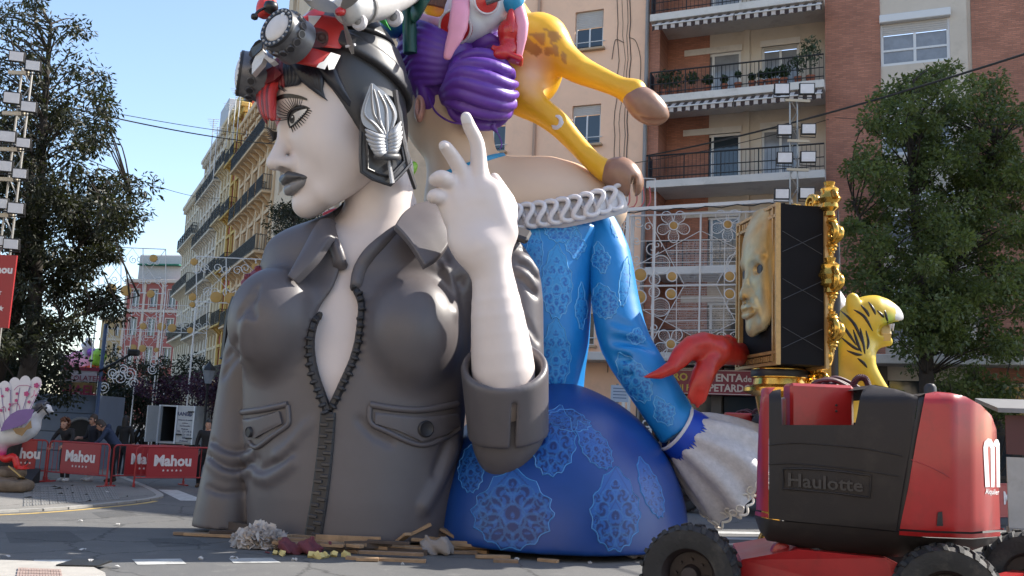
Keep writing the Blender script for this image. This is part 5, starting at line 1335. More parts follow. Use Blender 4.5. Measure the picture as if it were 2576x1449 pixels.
# hair: thick combed strands wrapping a bun and a crown
def strandset(core, paths, k, h, name, lo_hi):
    def f(P):
        d = core(P)
        for pts, rad in paths: d = smin(d, chain(P, pts, rad), k)
        return d
    return sculpt(name, f, *lo_hi, h, M_purple, lady, 1)
bunc = at(1205, 228, 16.0)
def on_ell(c, r, px, py):
    """front point of an ellipsoid on a sight line (clamped to its rim)"""
    d = ray(px, py); o = EYEV-Vector(c); A_ = sum((d[i]/r[i])**2 for i in range(3)); B_ = sum(d[i]*o[i]/r[i]**2 for i in range(3)); C_ = sum((o[i]/r[i])**2 for i in range(3))-1
    D_ = max(0, B_*B_-A_*C_); p = EYEV+d*((-B_-math.sqrt(D_))/A_)
    if D_ == 0: q = p-Vector(c); k = math.sqrt(sum((q[i]/r[i])**2 for i in range(3))); p = Vector(c)+q/k
    return p
def strands(c, r, core, paths, name, h):
    P_ = []
    for pth, w in paths:
        pts = [on_ell(c, r, x, y) for x, y in sp2(pth, 5, False)]; n = len(pts); P_.append((pts, [max(.02, w*math.sin(math.pi*min(.93, max(.1, (i+.6)/n)))**.55) for i in range(n)]))
    lo, hi = bounds([c], max(r)+.35)
    def f(P):
        d = ell(P, c, core)
        for pts, rad in P_: d = smin(d, chain(P, pts, rad), .022)
        return d
    sculpt(name, f, lo, hi, h, M_purple, lady, 1)
bp = []
for k in range(7):
    f = k/6
    bp.append((((1128-22*math.sin(math.pi*f), 218+48*f), (1150, 152+142*f-14*math.sin(math.pi*f)), (1215, 132+172*f+10*f), (1275, 142+165*f+16*math.sin(math.pi*f)), (1306-8*abs(f-.5), 165+140*f)), .128-.03*abs(f-.45)))
strands(bunc, (.66, .70, .62), (.60, .64, .56), bp, 'hair_bun', .024)
crc = at(1110, 172, 16.75); cp = []
for k in range(9):
    f = k/8; cp.append((((1000+6*k*f, 78+165*f), (1045, 70+150*f-10), (1095, 78+128*f), (1145, 104+96*f), (1185, 120+90*f)), .092-.015*f))
strands(crc, (.94, 1.0, .90), (.90, .98, .86), cp+[(((1060, 215), (1075, 250), (1110, 285), (1160, 300)), .17)], 'hair_crown', .03)
tp = at(1228, 122, 16.5); tw = []
for k in range(6):
    f = k/5; tw.append((((1178+16*f, 165-20*f), (1190+22*f, 108+10*f), (1226+16*f, 92+12*f), (1262+12*f, 112+14*f), (1288+6*f, 150+6*f)), .072))
strands(tp, (.46, .5, .40), (.44, .48, .38), tw, 'hair_twist', .026)
t = MB(); t.tube(spline([at(1075, 235, 16.1), at(1095, 280, 16.0), at(1130, 305, 15.95), at(1165, 312, 15.9)], 6), .018, 6); t.tube(spline([at(1238, 318, 16.1), at(1252, 335, 16.1), at(1262, 360, 16.1), at(1258, 375, 16.1)], 5), [.09, .07, .05, .04, .03]+[.012]*11, 6); t.build('hair_wisp', M_purple, lady, smooth=60)
# ruffle collar: one cord looping up and down along the neckline
def ruf(px): return 548-.00040*(px-1290)**2*1.0-(px-1290)*.085
pts = []
x = 1240.; i = 0
edge = []
for k in range(240):
    s_ = k/239; px = 1236+(1562-1236)*s_; base = ruf(px); ph = s_*2*math.pi*11
    Yb = 16.0-.12*math.sin(math.pi*s_)+.5*max(0, s_-.8)*2.2
    pts.append(at(px+12*math.sin(2*ph), base-29*math.cos(ph)-2, Yb-.05*math.sin(ph)-.08))
back = [p+Vector((0, .20, .02)) for p in pts]
t = MB(); t.loft([[p+Vector((0, .0, .02)), q+Vector((0, 0, .02)), q-Vector((0, 0, .02)), p-Vector((0, 0, .02))] for p, q in zip(pts, back)], caps=False); t.tube(pts, .048, 8); t.build('ruffle', M_ruff, lady, smooth=80)
t = MB(); t.tube([at(1236+(1562-1236)*k/20, ruf(1236+(1562-1236)*k/20)+4, 16.10-.12*math.sin(math.pi*k/20)+.5*max(0, k/20-.8)*2.2) for k in range(21)], .27, 12, flat=.45); t.build('ruffle_band', M_ruff, lady, smooth=60)
# damask motifs painted on cloth: scalloped field, pale outline, dark scrolls
M_mot = mat('damask_print', (.02, .2, .5), .45, attr='paint', noise=.08, nscale=5)
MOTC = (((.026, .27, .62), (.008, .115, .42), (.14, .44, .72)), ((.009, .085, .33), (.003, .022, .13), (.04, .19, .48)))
def motif(bv, cx, cy, w, h, rot=0., kind=0):
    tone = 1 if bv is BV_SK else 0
    def tr(u, v):
        x = u*w; y = v*h; return (cx+x*math.cos(rot)-y*math.sin(rot), cy+x*math.sin(rot)+y*math.cos(rot))
    out = []
    N = 60
    for i in range(N):
        a = 2*math.pi*i/N; r = 1-.13*abs(math.sin(a*6.5+.4)); tip = .42*max(0, math.cos(a+math.pi/2))**7
        if kind: r *= .78+.28*abs(math.cos(2*a)); 
        out.append(tr(r*math.cos(a)*(1-.12*math.sin(a)), r*math.sin(a)-tip))
    t = MB(); vs = patch(t, bv, out, .006, 2.8, .02)
    if vs is None: return
    mo = t.build('damask_motif', M_mot, lady, smooth=80)
    X = np.array([(p.x-cx, p.y-cy) for p in vs]); U = np.abs(X[:, 0]*math.cos(rot)+X[:, 1]*math.sin(rot))/w; Vv = (-X[:, 0]*math.sin(rot)+X[:, 1]*math.cos(rot))/h
    dark = np.zeros(len(U)); lite = np.zeros(len(U))
    for j, (u0, v0, r0) in enumerate(((.46, .32, .30), (.50, -.20, .27), (.27, -.56, .24), (.27, .66, .26), (.76, .06, .18), (.70, .52, .17), (.70, -.50, .16), (.0, .05, .30), (.0, -.86, .18), (.0, .42, .2))):
        rho = np.hypot(U-u0, (Vv-v0)*h/w*.9)/r0; phi = np.arctan2(Vv-v0, U-u0); sw = np.sin(phi*(2 if j % 2 else 3)+rho*5.5*(1 if j % 3 else -1)+j)
        dark = np.maximum(dark, (rho < 1)*np.clip(.5+1.6*sw, 0, 1)); lite = np.maximum(lite, (np.abs(rho-1) < .10)*.8)
    vein = (np.abs(np.sin(U*9+np.abs(Vv)*7)) < .22)*.5; dark = np.maximum(dark, vein)
    A_, B_, L_ = MOTC[tone]; col = np.array([A_])*(1-dark[:, None])+np.array([B_])*dark[:, None]; col = col*(1-.45*lite[:, None])+np.array([L_])*.45*lite[:, None]
    me = mo.data; paint_mesh(me, np.zeros((len(me.vertices), 3)), lambda _: np.concatenate([col, col])[:len(me.vertices)])
    # scrolls
    d = MB()
    cl = []
    for i in range(N+1):
        h_ = hit(bv, *out[i % N])
        if h_: cl.append(h_[0]+h_[1]*.003)
    if len(cl) > N*.8: d.tube(cl, .011, 4); d.build('motif_outline', M_line2 if tone else M_line, mo, smooth=80)
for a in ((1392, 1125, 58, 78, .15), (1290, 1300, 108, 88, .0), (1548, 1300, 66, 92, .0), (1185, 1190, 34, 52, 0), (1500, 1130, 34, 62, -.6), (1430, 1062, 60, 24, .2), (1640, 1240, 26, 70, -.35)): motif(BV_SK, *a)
for a in ((1410, 578, 44, 34, 0), (1400, 725, 42, 82, 0), (1398, 905, 40, 78, 0), (1448, 620, 26, 32, 0, 1), (1342, 800, 20, 60, 0), (1345, 640, 22, 60, 0), (1462, 780, 16, 50, 0, 1)): motif(BV_BO, *a)
for a in ((1512, 655, 24, 34, -.2, 1), (1522, 765, 36, 40, -.3), (1600, 960, 38, 62, -.55), (1552, 560, 18, 40, 0), (1672, 1040, 28, 34, -.5, 1), (1570, 720, 14, 55, .1), (1600, 850, 24, 18, .2, 1)): motif(BV_SL, *a)
# lace cuff: a pleated flare with a scalloped hem, and royal-blue trim
wr = SL[-1]; wd = axis_of(SL[-2], SL[-1]); end = at(1864, 1198, 16.15)
ax_ = (end-wr).normalized(); A3 = axis_frame(wr, ax_).to_3x3(); Lc = (end-wr).length
rings = []; NS = 72
for i in range(13):
    f = i/12; ring = []
    for k in range(NS):
        a = 2*math.pi*k/NS; pl = 1+(.06+.05*f)*math.sin(a*9+1.5*math.sin(f*3))
        r = (.36+.62*f**.75-.10*f*f)*pl; hem = (.06*abs(math.sin(a*9)) if i == 12 else 0)
        ring.append(wr+ax_*(Lc*f*(1+.0*math.sin(a))+hem)+A3 @ Vector((r*math.cos(a), r*math.sin(a), 0)))
    rings.append(ring)
inner = [[p*.97+(wr+ax_*(Lc*i/12))*.03 for p in rg] for i, rg in enumerate(rings)]
t = MB(); t.loft(rings+inner[::-1], caps=False); lc = t.build('lace_cuff', M_lace, lady, smooth=70)
t = MB(); hem = []
for k in range(NS*4):
    a = 2*math.pi*k/(NS*4); r = (1.0)*(.88+.11*math.sin(a*9+1.5*math.sin(3.0))*.9); z = Lc+.03+.07*abs(math.sin(a*18)); hem.append(wr+ax_*z+A3 @ Vector((r*math.cos(a), r*math.sin(a), 0)))
t.tube(hem, .022, 5, closed=True); 
for k in range(36):
    a = 2*math.pi*(k+.5)/36; r = (.88+.11*math.sin(a*9+1.5*math.sin(3.0))*.9); p = wr+ax_*(Lc+.0)+A3 @ Vector((r*math.cos(a), r*math.sin(a), 0)); u = A3 @ Vector((-math.sin(a), math.cos(a), 0))
    t.tube([p+u*(.06*math.cos(b))+ax_*(.06*math.sin(b)-.05) for b in [j*math.pi/5 for j in range(10)]], .014, 4, closed=True)
t.build('lace_hem', mat('lace_cream', (.66, .60, .52), .5), lc, smooth=60)
t = MB(); tri = []
NT = 54
for k in range(NT*2):
    a = 2*math.pi*k/(NT*2); tri.append((a, 1 if k % 2 else 0))
r0 = [wr-ax_*.10+A3 @ Vector((.43*math.cos(a), .43*math.sin(a), 0)) for a, _ in tri]
r1 = [wr+ax_*(.10+.12*s_)+A3 @ Vector(((.47+.02*s_)*math.cos(a), (.47+.02*s_)*math.sin(a), 0)) for a, s_ in tri]
r2 = [p-A3 @ Vector((.05*math.cos(a), .05*math.sin(a), 0)) for p, (a, _) in zip(r1, tri)]; r3 = [p-A3 @ Vector((.06*math.cos(a), .06*math.sin(a), 0)) for p, (a, _) in zip(r0, tri)]
t.loft([r0, r1, r2, r3], caps=False); t.build('cuff_trim', M_royal, lady, smooth=40)
t = MB(); t.tube([wr-ax_*.10+A3 @ Vector((.425*math.cos(a), .425*math.sin(a), 0)) for a in [k*math.pi/16 for k in range(32)]], .03, 6, closed=True); t.build('cuff_piping', M_ruff, lady, smooth=60)
# ================================================================ figures riding on the two women
# ---- giraffe sprawled over the shoulders (hindquarters in view)
M_gir = mat('giraffe_paint', (.7, .45, .1), .4, noise=.05, nscale=2, attr='paint')
M_hoof = mat('hoof_brown_paint', (.27, .15, .10), .35, noise=.15, nscale=3)
gir = thing('giraffe_figure', tuple(at(1430, 230, 17.2)), 'yellow sculpted giraffe with brown hooves sprawled behind the purple hair', 'sculpture')
def g3(x, y, Y): return at(*c3(x, y), Y)
GL1 = [g3(1000, 330, 17.3), g3(1085, 290, 17.1), g3(1210, 400, 16.9), g3(1335, 490, 16.8), g3(1490, 560, 16.7), g3(1640, 625, 16.6), g3(1725, 660, 16.55)]
GR1 = [.62, .50, .33, .27, .22, .20, .27]
GL2 = [g3(880, 620, 17.5), g3(950, 700, 17.1), g3(1070, 790, 16.9), g3(1190, 880, 16.8), g3(1310, 1010, 16.7), g3(1430, 1140, 16.55), g3(1530, 1215, 16.4)]
GR2 = [.45, .36, .26, .23, .19, .18, .21]
_cells = RNG.random((2400, 3))*np.array([6, 4, 5])+np.array([-2.5, 15.2, 5])
def gir_paint(v):
    c = np.tile(np.array([[.74, .40, .015]]), (len(v), 1))
    u, w = proj_np(v.astype(np.float32)); cx, cy = c3(1020, 520); bel = np.clip(1.25-np.hypot((u-cx)/46, (w-cy)/62), 0, 1)
    cx2, cy2 = c3(700, 250); bel = np.maximum(bel, np.clip(1.4-np.hypot((u-cx2)/70, (w-cy2)/90), 0, 1))
    c = c*(1-bel[:, None])+np.array([[.78, .52, .30]])*bel[:, None]
    px, py = c3(1080, 300); z = (np.hypot((u-px)/52, (w-py)/36) < 1) | ((np.abs((u-c3(1190, 0)[0])) < 24) & (np.abs(w-c3(0, 375)[1]-(u-c3(1190, 0)[0])*.75) < 12))
    idx = np.where(z)[0]
    if len(idx):
        Q = v[idx]*1.15; cc = _cells*1.15
        cc = cc[(cc[:, 0] > Q[:, 0].min()-.6) & (cc[:, 0] < Q[:, 0].max()+.6)]
        D = np.sort(np.linalg.norm(Q[:, None, :]-cc[None], axis=2), axis=1)
        pat = (D[:, 1]-D[:, 0]) > .05
        c[idx[pat]] = (.40, .19, .03)
    return c
def giraffe(P):
    d = smin(chain(P, GL1, GR1, .2), chain(P, GL2, GR2, .2), .1)
    d = smin(d, ell(P, g3(1020, 470, 17.5), (.58, .6, .80)), .3)
    d = smin(d, chain(P, [g3(960, 460, 17.8), g3(780, 260, 18.0), g3(640, 100, 18.0), g3(420, -20, 17.6), g3(330, 20, 17.0)], [.6, .78, .75, .4, .3], .3), .3)
    d = smin(d, ell(P, g3(1345, 475, 16.66), (.13, .16, .10)), .08)
    return d
lo, hi = bounds(GL1+GL2+[g3(330, -40, 17.6), g3(700, 200, 18.2)], .9)
_o, BV_GI = sculpt('body', giraffe, lo, hi, .045, M_gir, gir, 3, gir_paint)
def hoof(pts, rad, cut):
    f = lambda P: smax(chain(P, pts, rad, .1), -rbox(P, *cut), .04)
    lo, hi = bounds(pts, .6); sculpt('hoof', f, lo, hi, .03, M_hoof, gir, 3)
hoof([g3(1740, 690, 16.52), g3(1805, 745, 16.5), g3(1880, 800, 16.5), g3(1965, 828, 16.48)], [.24, .30, .25, .05], (g3(1900, 880, 16.4), (.5, .04, .10)))
hoof([g3(1560, 1225, 16.38), g3(1635, 1238, 16.34), g3(1700, 1300, 16.3), g3(1752, 1372, 16.3)], [.21, .31, .26, .05], (g3(1720, 1370, 16.2), (.04, .5, .25)))
t = MB(); t.tube([g3(1180+36*math.cos(a), 868+36*math.sin(a)*1.2, 16.62-.05*math.cos(a)) for a in [k*math.pi/9 for k in range(18)]], .05, 6, closed=True, flat=.6); t.build('leg_band', M_ruff, gir, smooth=60)
for k in range(7):
    a = g3(250+25*k, 30+5*k, 16.75); t = MB(); t.tube([a, a+Vector((.03, -.05, .25)), a+Vector((.1, -.06, .42))], [.10, .09, .02], 7); t.build('mane_tuft', mat('mane_brown', (.10, .035, .015), .5), gir, smooth=60)

# ---- pale blue figure with hanging pink ears
M_pink = mat('pink_ear_paint', (.72, .30, .42), .4, noise=.1, nscale=2)
M_sky = mat('pale_blue_body_paint', (.55, .66, .72), .35, noise=.08, nscale=2)
M_redp = mat('glossy_red_paint', (.50, .02, .02), .28, noise=.08, nscale=3, coat=.3)
eared = thing('eared_figure', tuple(g3(560, 150, 16.0)), 'pale blue and pink long-eared flying figure with red roundels on the purple hair', 'sculpture')
def eb(P):
    d = chain(P, [g3(500, 190, 16.0), g3(620, 50, 16.0), g3(760, -120, 16.1)], [.34, .56, .6], .2)
    return smin(d, chain(P, [g3(520, 170, 16.0), g3(430, 190, 15.95), g3(330, 170, 16.0), g3(210, 130, 16.2), g3(180, 90, 16.3)], [.20, .16, .12, .10, .04], .1), .12)
lo, hi = bounds([g3(160, 60, 16.2), g3(800, -150, 16.2), g3(520, 280, 16)], .6)
def eb_paint(v):
    u, w = proj_np(v.astype(np.float32)); k = np.clip((c3(480, 0)[0]-u)/60, 0, 1)[:, None]; return np.array([[.66, .74, .78]])*(1-k)+np.array([[.75, .35, .47]])*k
_o, BV_EB = sculpt('body', eb, lo, hi, .03, mat('eared_body_paint', (.6, .6, .7), .35, attr='paint', noise=.05), eared, 2, eb_paint)
t = MB(); t.tube(spline([g3(505, -60, 15.55), g3(495, 80, 15.42), g3(470, 230, 15.4), g3(425, 340, 15.4), g3(398, 425, 15.42)], 6), [.16]*6+[.17]*6+[.15, .145, .14, .13, .12, .11, .10, .09, .085, .08, .07, .06, .03], 10, flat=.55); t.build('hanging_ear', M_pink, eared, smooth=80)
t = MB(); t.tube(spline([g3(880, -60, 15.85), g3(905, 50, 15.75), g3(935, 170, 15.7), g3(930, 300, 15.7), g3(905, 450, 15.75)], 6), [.09]*5+[.12]*8+[.11, .105, .10, .095, .09, .08, .07, .065, .06, .05, .04, .02], 10, flat=.6); t.build('hanging_ear', M_pink, eared, smooth=80)
for (x, y, r) in ((465, 190, .29), (680, 10, .22)):
    h_ = hit(BV_EB, *c3(x, y)) or (g3(x, y, 15.6), Vector((0, -1, 0)))
    A = axis_frame(h_[0], h_[1]); t = MB(); t.lathe([(r, -.2), (r, .03), (r*.97, .04), (0, .07)], 28, A); ro = t.build('roundel', M_redp, eared, smooth=40)
    t = MB(); t.tube([A @ Vector((r*math.cos(a), r*math.sin(a), .035)) for a in [k*math.pi/14 for k in range(28)]], .025, 6, closed=True); t.build('roundel_rim', M_ruff, ro, smooth=60)
t = MB(); t.tube([g3(680, 20, 15.3), g3(790, -20, 15.3)], .05, 8); t.build('bar', M_gun, eared, smooth=60)
t = MB(); t.tube([g3(815, -60, 15.95), g3(825, 110, 15.95), g3(822, 228, 15.95)], [.13, .11, .07], 10); t.build('leg', M_ruff, eared, smooth=60)
t = MB(); t.tube([g3(862, 30, 15.7), g3(858, 140, 15.68), g3(862, 235, 15.66)], [.02, .10, .05], 6); t.build('pennant', M_redp, eared, smooth=60)
t = MB(); t.lathe([(.02, -.28), (.2, -.1), (.22, .1), (.1, .3)], 14, Matrix.Translation(g3(865, 5, 15.75))); t.build('blue_cap', M_ribb, eared, smooth=50)
def boot(P):
    d = chain(P, [g3(850, 240, 15.85), g3(842, 300, 15.85), g3(842, 350, 15.83)], [.21, .17, .16], .06)
    d = smin(d, chain(P, [g3(850, 355, 15.83), g3(790, 380, 15.7), g3(760, 385, 15.65)], [.17, .13, .08], .06), .08)
    d = smin(d, chain(P, [g3(855, 232, 15.85), g3(856, 224, 15.85)], [.235, .235]), .02)
    d = smin(d, rbox(P, g3(830, 398, 15.78), (.30, .16, .05), Euler((0, .35, 0)).to_matrix(), .03), .04)
    return d
lo, hi = bounds([g3(740, 420, 15.6), g3(910, 210, 15.9)], .3); sculpt('boot', boot, lo, hi, .022, M_redp, eared, 2)

# ---- dark green stalk planted in the hair
M_green = mat('dark_green_stalk_paint', (.006, .065, .05), .4, noise=.15)
st = thing('flower_stalk', tuple(g3(140, 370, 15.8)), 'dark green flower stalk with a leaf stuck in the purple hair', 'sculpture')
t = MB(); t.tube([g3(140, 380, 15.75), g3(136, 200, 15.7), g3(130, -80, 15.7)], .125, 12); t.build('stem', M_green, st, smooth=60)
t = MB(); pts = spline([g3(150, 130, 15.66), g3(185, 70, 15.5), g3(235, 0, 15.4), g3(290, -70, 15.4)], 6); t.tube(pts, [.05, .12, .17, .2, .22, .23, .23, .23, .22, .21, .2, .19, .18, .17, .15, .13, .10, .06, .02], 8, flat=.35); t.build('leaf', M_green, st, smooth=60)

# ---- grey and white toy aeroplane on the helmet
M_airw = mat('aeroplane_white_paint', (.50, .49, .48), .45, noise=.12, nscale=4, dirt=((.25, .24, .23), .5, 4))
M_airg = mat('propeller_grey_paint', (.20, .195, .19), .4, noise=.12)
air = thing('toy_aeroplane', tuple(at(*c1(960, 150), 14.2)), 'white model aeroplane with grey propeller and red nose above the helmet', 'sculpture')
def a1(x, y, Y): return at(*c1(x, y), Y)
t = MB(); ax0 = a1(845, 85, 13.55); ax1 = a1(1330, -60, 15.2); dv = (ax1-ax0).normalized()
t.lathe([(.03, 0), (.18, .05), (.25, .16), (.27, .4), (.30, .7), (.32, 1.2), (.28, 1.8), (.2, 2.6), (.1, 3.3)], 20, axis_frame(ax0, dv)); fu = t.build('fuselage', M_airw, air, smooth=40)
t = MB(); t.lathe([(.285, .52), (.31, .54), (.31, .60), (.295, .62)], 20, axis_frame(ax0, dv), caps=False); t.build('cowl_band', M_airg, fu, smooth=40)
t = MB(); t.lathe([(.0, -.14), (.06, -.10), (.075, -.02), (.06, .04)], 12, axis_frame(ax0, dv)); t.build('spinner', M_redp, air, smooth=60)
hubp = ax0-dv*.02; pu_ = (a1(838, 330, 13.55)-hubp); pu_ -= dv*pu_.dot(dv); pu_.normalize()
for k in range(3):
    d = Matrix.Rotation(R(118)*k, 3, dv) @ pu_; s_ = dv.cross(d).normalized(); t = MB(); ring = []
    for i in range(9):
        f = i/8; w = .035+.075*math.sin(math.pi*min(1, f*1.02))**.7; tw = R(55-35*f); c_ = s_*math.cos(tw)+dv*math.sin(tw); n_ = d.cross(c_); p = hubp+d*(.03+.62*f)
        ring.append([p-c_*w, p+n_*.02, p+c_*w, p-n_*.02])
    t.loft(ring); pb = t.build('propeller_blade', M_airg, air, smooth=50)
    t = MB(); p = hubp+d*.52; t.tube([p-s_*.085, p+s_*.085], .022, 6); t.build('blade_stripe', M_ruff, pb)
for (xa, xb) in (((820, 30), (560, -30)), ((1080, 20), (1350, -10))):
    p0 = a1(*xa, 14.0); p1 = a1(*xb, 13.6 if xa[0] < 900 else 14.9); q = dv*.5; t = MB(); ring = []
    for f in (0, .25, .5, .75, .95, 1.0):
        p = p0.lerp(p1, f); w = 1-.35*f if f < 1 else .4; ring.append([p-q*.5*w, p+Vector((0, 0, .05*w)), p+q*.8*w, p-Vector((0, 0, .03*w))])
    t.loft(ring); t.build('wing', M_airw, air, smooth=40)
for (x, y, Y, r) in ((980, 172, 13.75, .125), (1250, 140, 14.6, .14)):
    c_ = a1(x, y, Y); d = Vector((-.35, -.9, 0)).normalized(); t = MB()
    t.lathe([(r*.45, -.05), (r*.9, -.05), (r, -.03), (r, .03), (r*.9, .05), (r*.45, .05), (r*.4, .02), (0, .02)], 20, axis_frame(c_, d)); w_ = t.build('wheel', M_ruff, air, smooth=50)
    t = MB(); t.lathe([(r*.5, .0), (r*.5, .055), (r*.3, .07), (0, .075)], 14, axis_frame(c_, d)); t.build('hub', M_airg, w_, smooth=40)
    t = MB(); t.tube([c_+Vector((.05, .05, 0)), a1(x+30, y-100, Y+.3)], .03, 6); t.build('strut', M_airg, air)
# ---- other scraps of figures at the top
M_lime = mat('bright_green_paint', (.05, .42, .06), .4); M_orange = mat('orange_red_paint', (.55, .07, .02), .4, noise=.1)
gk = thing('green_figure', tuple(a1(1150, 150, 16.3)), 'bright green and blue folded figure between helmet and purple hair', 'sculpture')
t = MB(); t.loft([[a1(1040, 60, 15.8), a1(1120, 90, 15.7), a1(1130, 95, 16.2), a1(1050, 60, 16.3)], [a1(1080, 120, 15.8), a1(1170, 150, 15.7), a1(1190, 150, 16.2), a1(1090, 120, 16.3)], [a1(1180, 190, 15.8), a1(1215, 230, 15.7), a1(1225, 230, 16.2), a1(1190, 190, 16.3)]]); t.build('green_cloth', M_lime, gk, smooth=30)
t = MB(); t.tube(spline([a1(1180, 110, 16.2), a1(1235, 190, 16.2), a1(1300, 260, 16.3)], 5), [.1, .14, .17, .2, .22, .22, .22, .2, .18, .15, .1], 10); t.build('blue_cloth', mat('mid_blue_paint', (.02, .12, .32), .4), gk, smooth=60)
t = MB(); t.tube(spline([a1(1130, 70, 16.2), a1(1180, 20, 16.2), a1(1250, -40, 16.2)], 5), [.05]+[.13]*9+[.05], 10); t.build('orange_arm', M_orange, gk, smooth=60)
bug = thing('insect_figure', tuple(a1(300, 60, 14.3)), 'red sculpted insect with black beaded feelers above the goggles', 'sculpture')
t = MB(); t.tube(spline([a1(275, 130, 14.3), a1(265, 60, 14.3), a1(280, -40, 14.4)], 5), [.1, .13, .15, .16, .16, .15, .14, .12, .12, .11, .1], 10); t.tube(spline([a1(300, 110, 14.3), a1(320, 50, 14.3), a1(310, -40, 14.4)], 5), [.06]*11, 8); t.build('body', mat('insect_red_paint', (.62, .05, .04), .35), bug, smooth=60)
t = MB(); t.tube(spline([a1(300, 50, 14.1), a1(250, 65, 14.05), a1(205, 90, 14.0), a1(180, 128, 14.0)], 6), .022, 6); fe = t.build('feeler', M_ink, bug, smooth=60)
t = MB(); t.lathe([(0, -.06), (.05, -.035), (.06, 0), (.05, .035), (0, .06)], 10, Matrix.Translation(a1(180, 128, 14.0))); t.build('feeler_bead', M_ink, fe, smooth=80)
t = MB(); t.lathe([(0, -.12), (.1, -.07), (.12, 0), (.1, .07), (0, .12)], 10, Matrix.Translation(a1(305, 55, 14.1))); t.build('head', M_ink, bug, smooth=80)
rb = thing('blue_ring', tuple(a1(640, 20, 14.9)), 'light blue curved tube behind the white model aeroplane', 'sculpture')
t = MB(); t.tube(spline([a1(580, -30, 14.9), a1(620, 25, 14.9), a1(690, 42, 14.9), a1(760, 20, 14.9)], 6), .07, 10); t.build('tube', mat('azure_paint', (.03, .30, .55), .35), rb, smooth=60)
sn = thing('green_red_figure', tuple(a1(1390, 1300, 15.9)), 'small green and red figure squeezed behind the bust between the two necks', 'sculpture')
t = MB(); t.tube(spline([a1(1350, 1320, 15.9), a1(1385, 1270, 15.9), a1(1402, 1235, 15.9)], 4), [.09, .1, .1, .1, .09, .08, .07, .05, .03], 8); t.build('green_leaf', mat('lime_paint', (.28, .55, .06), .4), sn, smooth=60)
t = MB(); t.tube(spline([at(815, 548, 16.8), at(828, 541, 16.8), at(845, 535, 16.8), at(856, 540, 16.8)], 4), [.05]+[.09]*11+[.05], 8); t.build('red_scarf', mat('scarlet_paint', (.45, .03, .03), .4), sn, smooth=60)
t = MB(); t.tube(spline([at(840, 560, 16.9), at(850, 548, 16.9), at(862, 556, 16.9)], 4), [.06]*9, 8); t.build('green_scarf', M_lime, sn, smooth=60)

# ---- tall box with a gilt mask on one face, rococo frame on the other, on a pedestal
c5 = crop(2100, 520, 2.131)
M_blackbox = mat('black_quilted_paint', (.010, .009, .010), .8, spec=.15, noise=.2, nscale=3)
M_goldf = mat('gilt_frame_paint', (.46, .27, .10), .45, noise=.25, nscale=9, metal=.3)
M_gold = mat('bright_gold', (.62, .36, .07), .22, metal=.85, noise=.18, nscale=5)
M_maskp = mat('mask_painted', (.5, .55, .45), .35, noise=.2, nscale=5, attr='paint', metal=.3)
bx_near, bx_far = at(*c5(425, 660), 15.0), at(*c5(165, 760), 16.75)
pd = Vector((bx_far.x-bx_near.x, bx_far.y-bx_near.y, 0)); PW = pd.length; pd.normalize(); pn = Vector((-pd.y, pd.x, 0))
if pn.x > 0: pn = -pn
zt = at(*c5(425, 170), 15.0).z; zb = at(*c5(415, 1172), 15.0).z; PH = zt-zb; BD = .74
mask_root = Vector((bx_near.x, bx_near.y, 0))+pd*PW*.5-pn*BD*.5
mbx = thing('mask_box', (mask_root.x, mask_root.y, 0), 'tall black box with a golden half mask on its side and rococo gilt frame', 'sculpture')
def pl(u, v, w): return Vector((bx_near.x, bx_near.y, zb))+pd*u+Vector((0, 0, v))+pn*w       # u towards the back, v up, w out of the mask face
t = MB(); cs = [pl(0, 0, 0), pl(PW, 0, 0), pl(PW, PH, 0), pl(0, PH, 0), pl(0, 0, -BD), pl(PW, 0, -BD), pl(PW, PH, -BD), pl(0, PH, -BD)]
t.add(cs, [(0, 1, 2, 3), (7, 6, 5, 4), (0, 4, 5, 1), (3, 2, 6, 7), (0, 3, 7, 4), (1, 5, 6, 2)]); t.build('box', M_blackbox, mbx)
M_thread = mat('quilt_thread', (.06, .06, .065), .5)
for k in range(3):
    for sg in (1, -1):
        t = MB(); v0 = PH*(.16+.3*k); d_ = .17*sg; t.tube([pl(-.004, v0-d_, -.03), pl(-.004, v0+d_, -BD+.03)], .006, 4); t.build('quilt_line', M_thread, mbx)
def pbar(u0, u1, v0, v1, w0, w1, name, m_, par):
    t = MB(); c_ = [pl(u, v, w) for w in (w0, w1) for v in (v0, v1) for u in (u0, u1)]
    t.add(c_, [(0, 2, 3, 1), (4, 5, 7, 6), (0, 1, 5, 4), (2, 6, 7, 3), (0, 4, 6, 2), (1, 3, 7, 5)]); return t.build(name, m_, par)
fr = pbar(.0, .05, -.02, PH+.02, .0, .08, 'frame_stile', M_goldf, mbx)
for (u0, u1, v0, v1) in ((.14, .19, .0, PH), (PW-.05, PW, -.02, PH+.02), (PW-.19, PW-.14, .0, PH), (.05, PW-.05, -.02, .03), (.05, PW-.05, .16, .21), (.05, PW-.05, PH-.03, PH+.02), (.05, PW-.05, PH-.21, PH-.16)):
    pbar(u0, u1, v0, v1, .0, .072, 'frame_moulding', M_goldf, mbx)
nb = 14
for k in range(nb):
    u = .22+(PW-.44)*(k+.5)/nb
    for v in (.095, PH-.095): pbar(u-.028, u+.028, v-.045, v+.045, 0, .05, 'frame_bead', M_goldf, mbx)
for k in range(22):
    v = .24+(PH-.48)*(k+.5)/22
    for u in (.095, PW-.095): pbar(u-.03, u+.03, v-.03, v+.03, 0, .05, 'frame_bead', M_goldf, mbx)
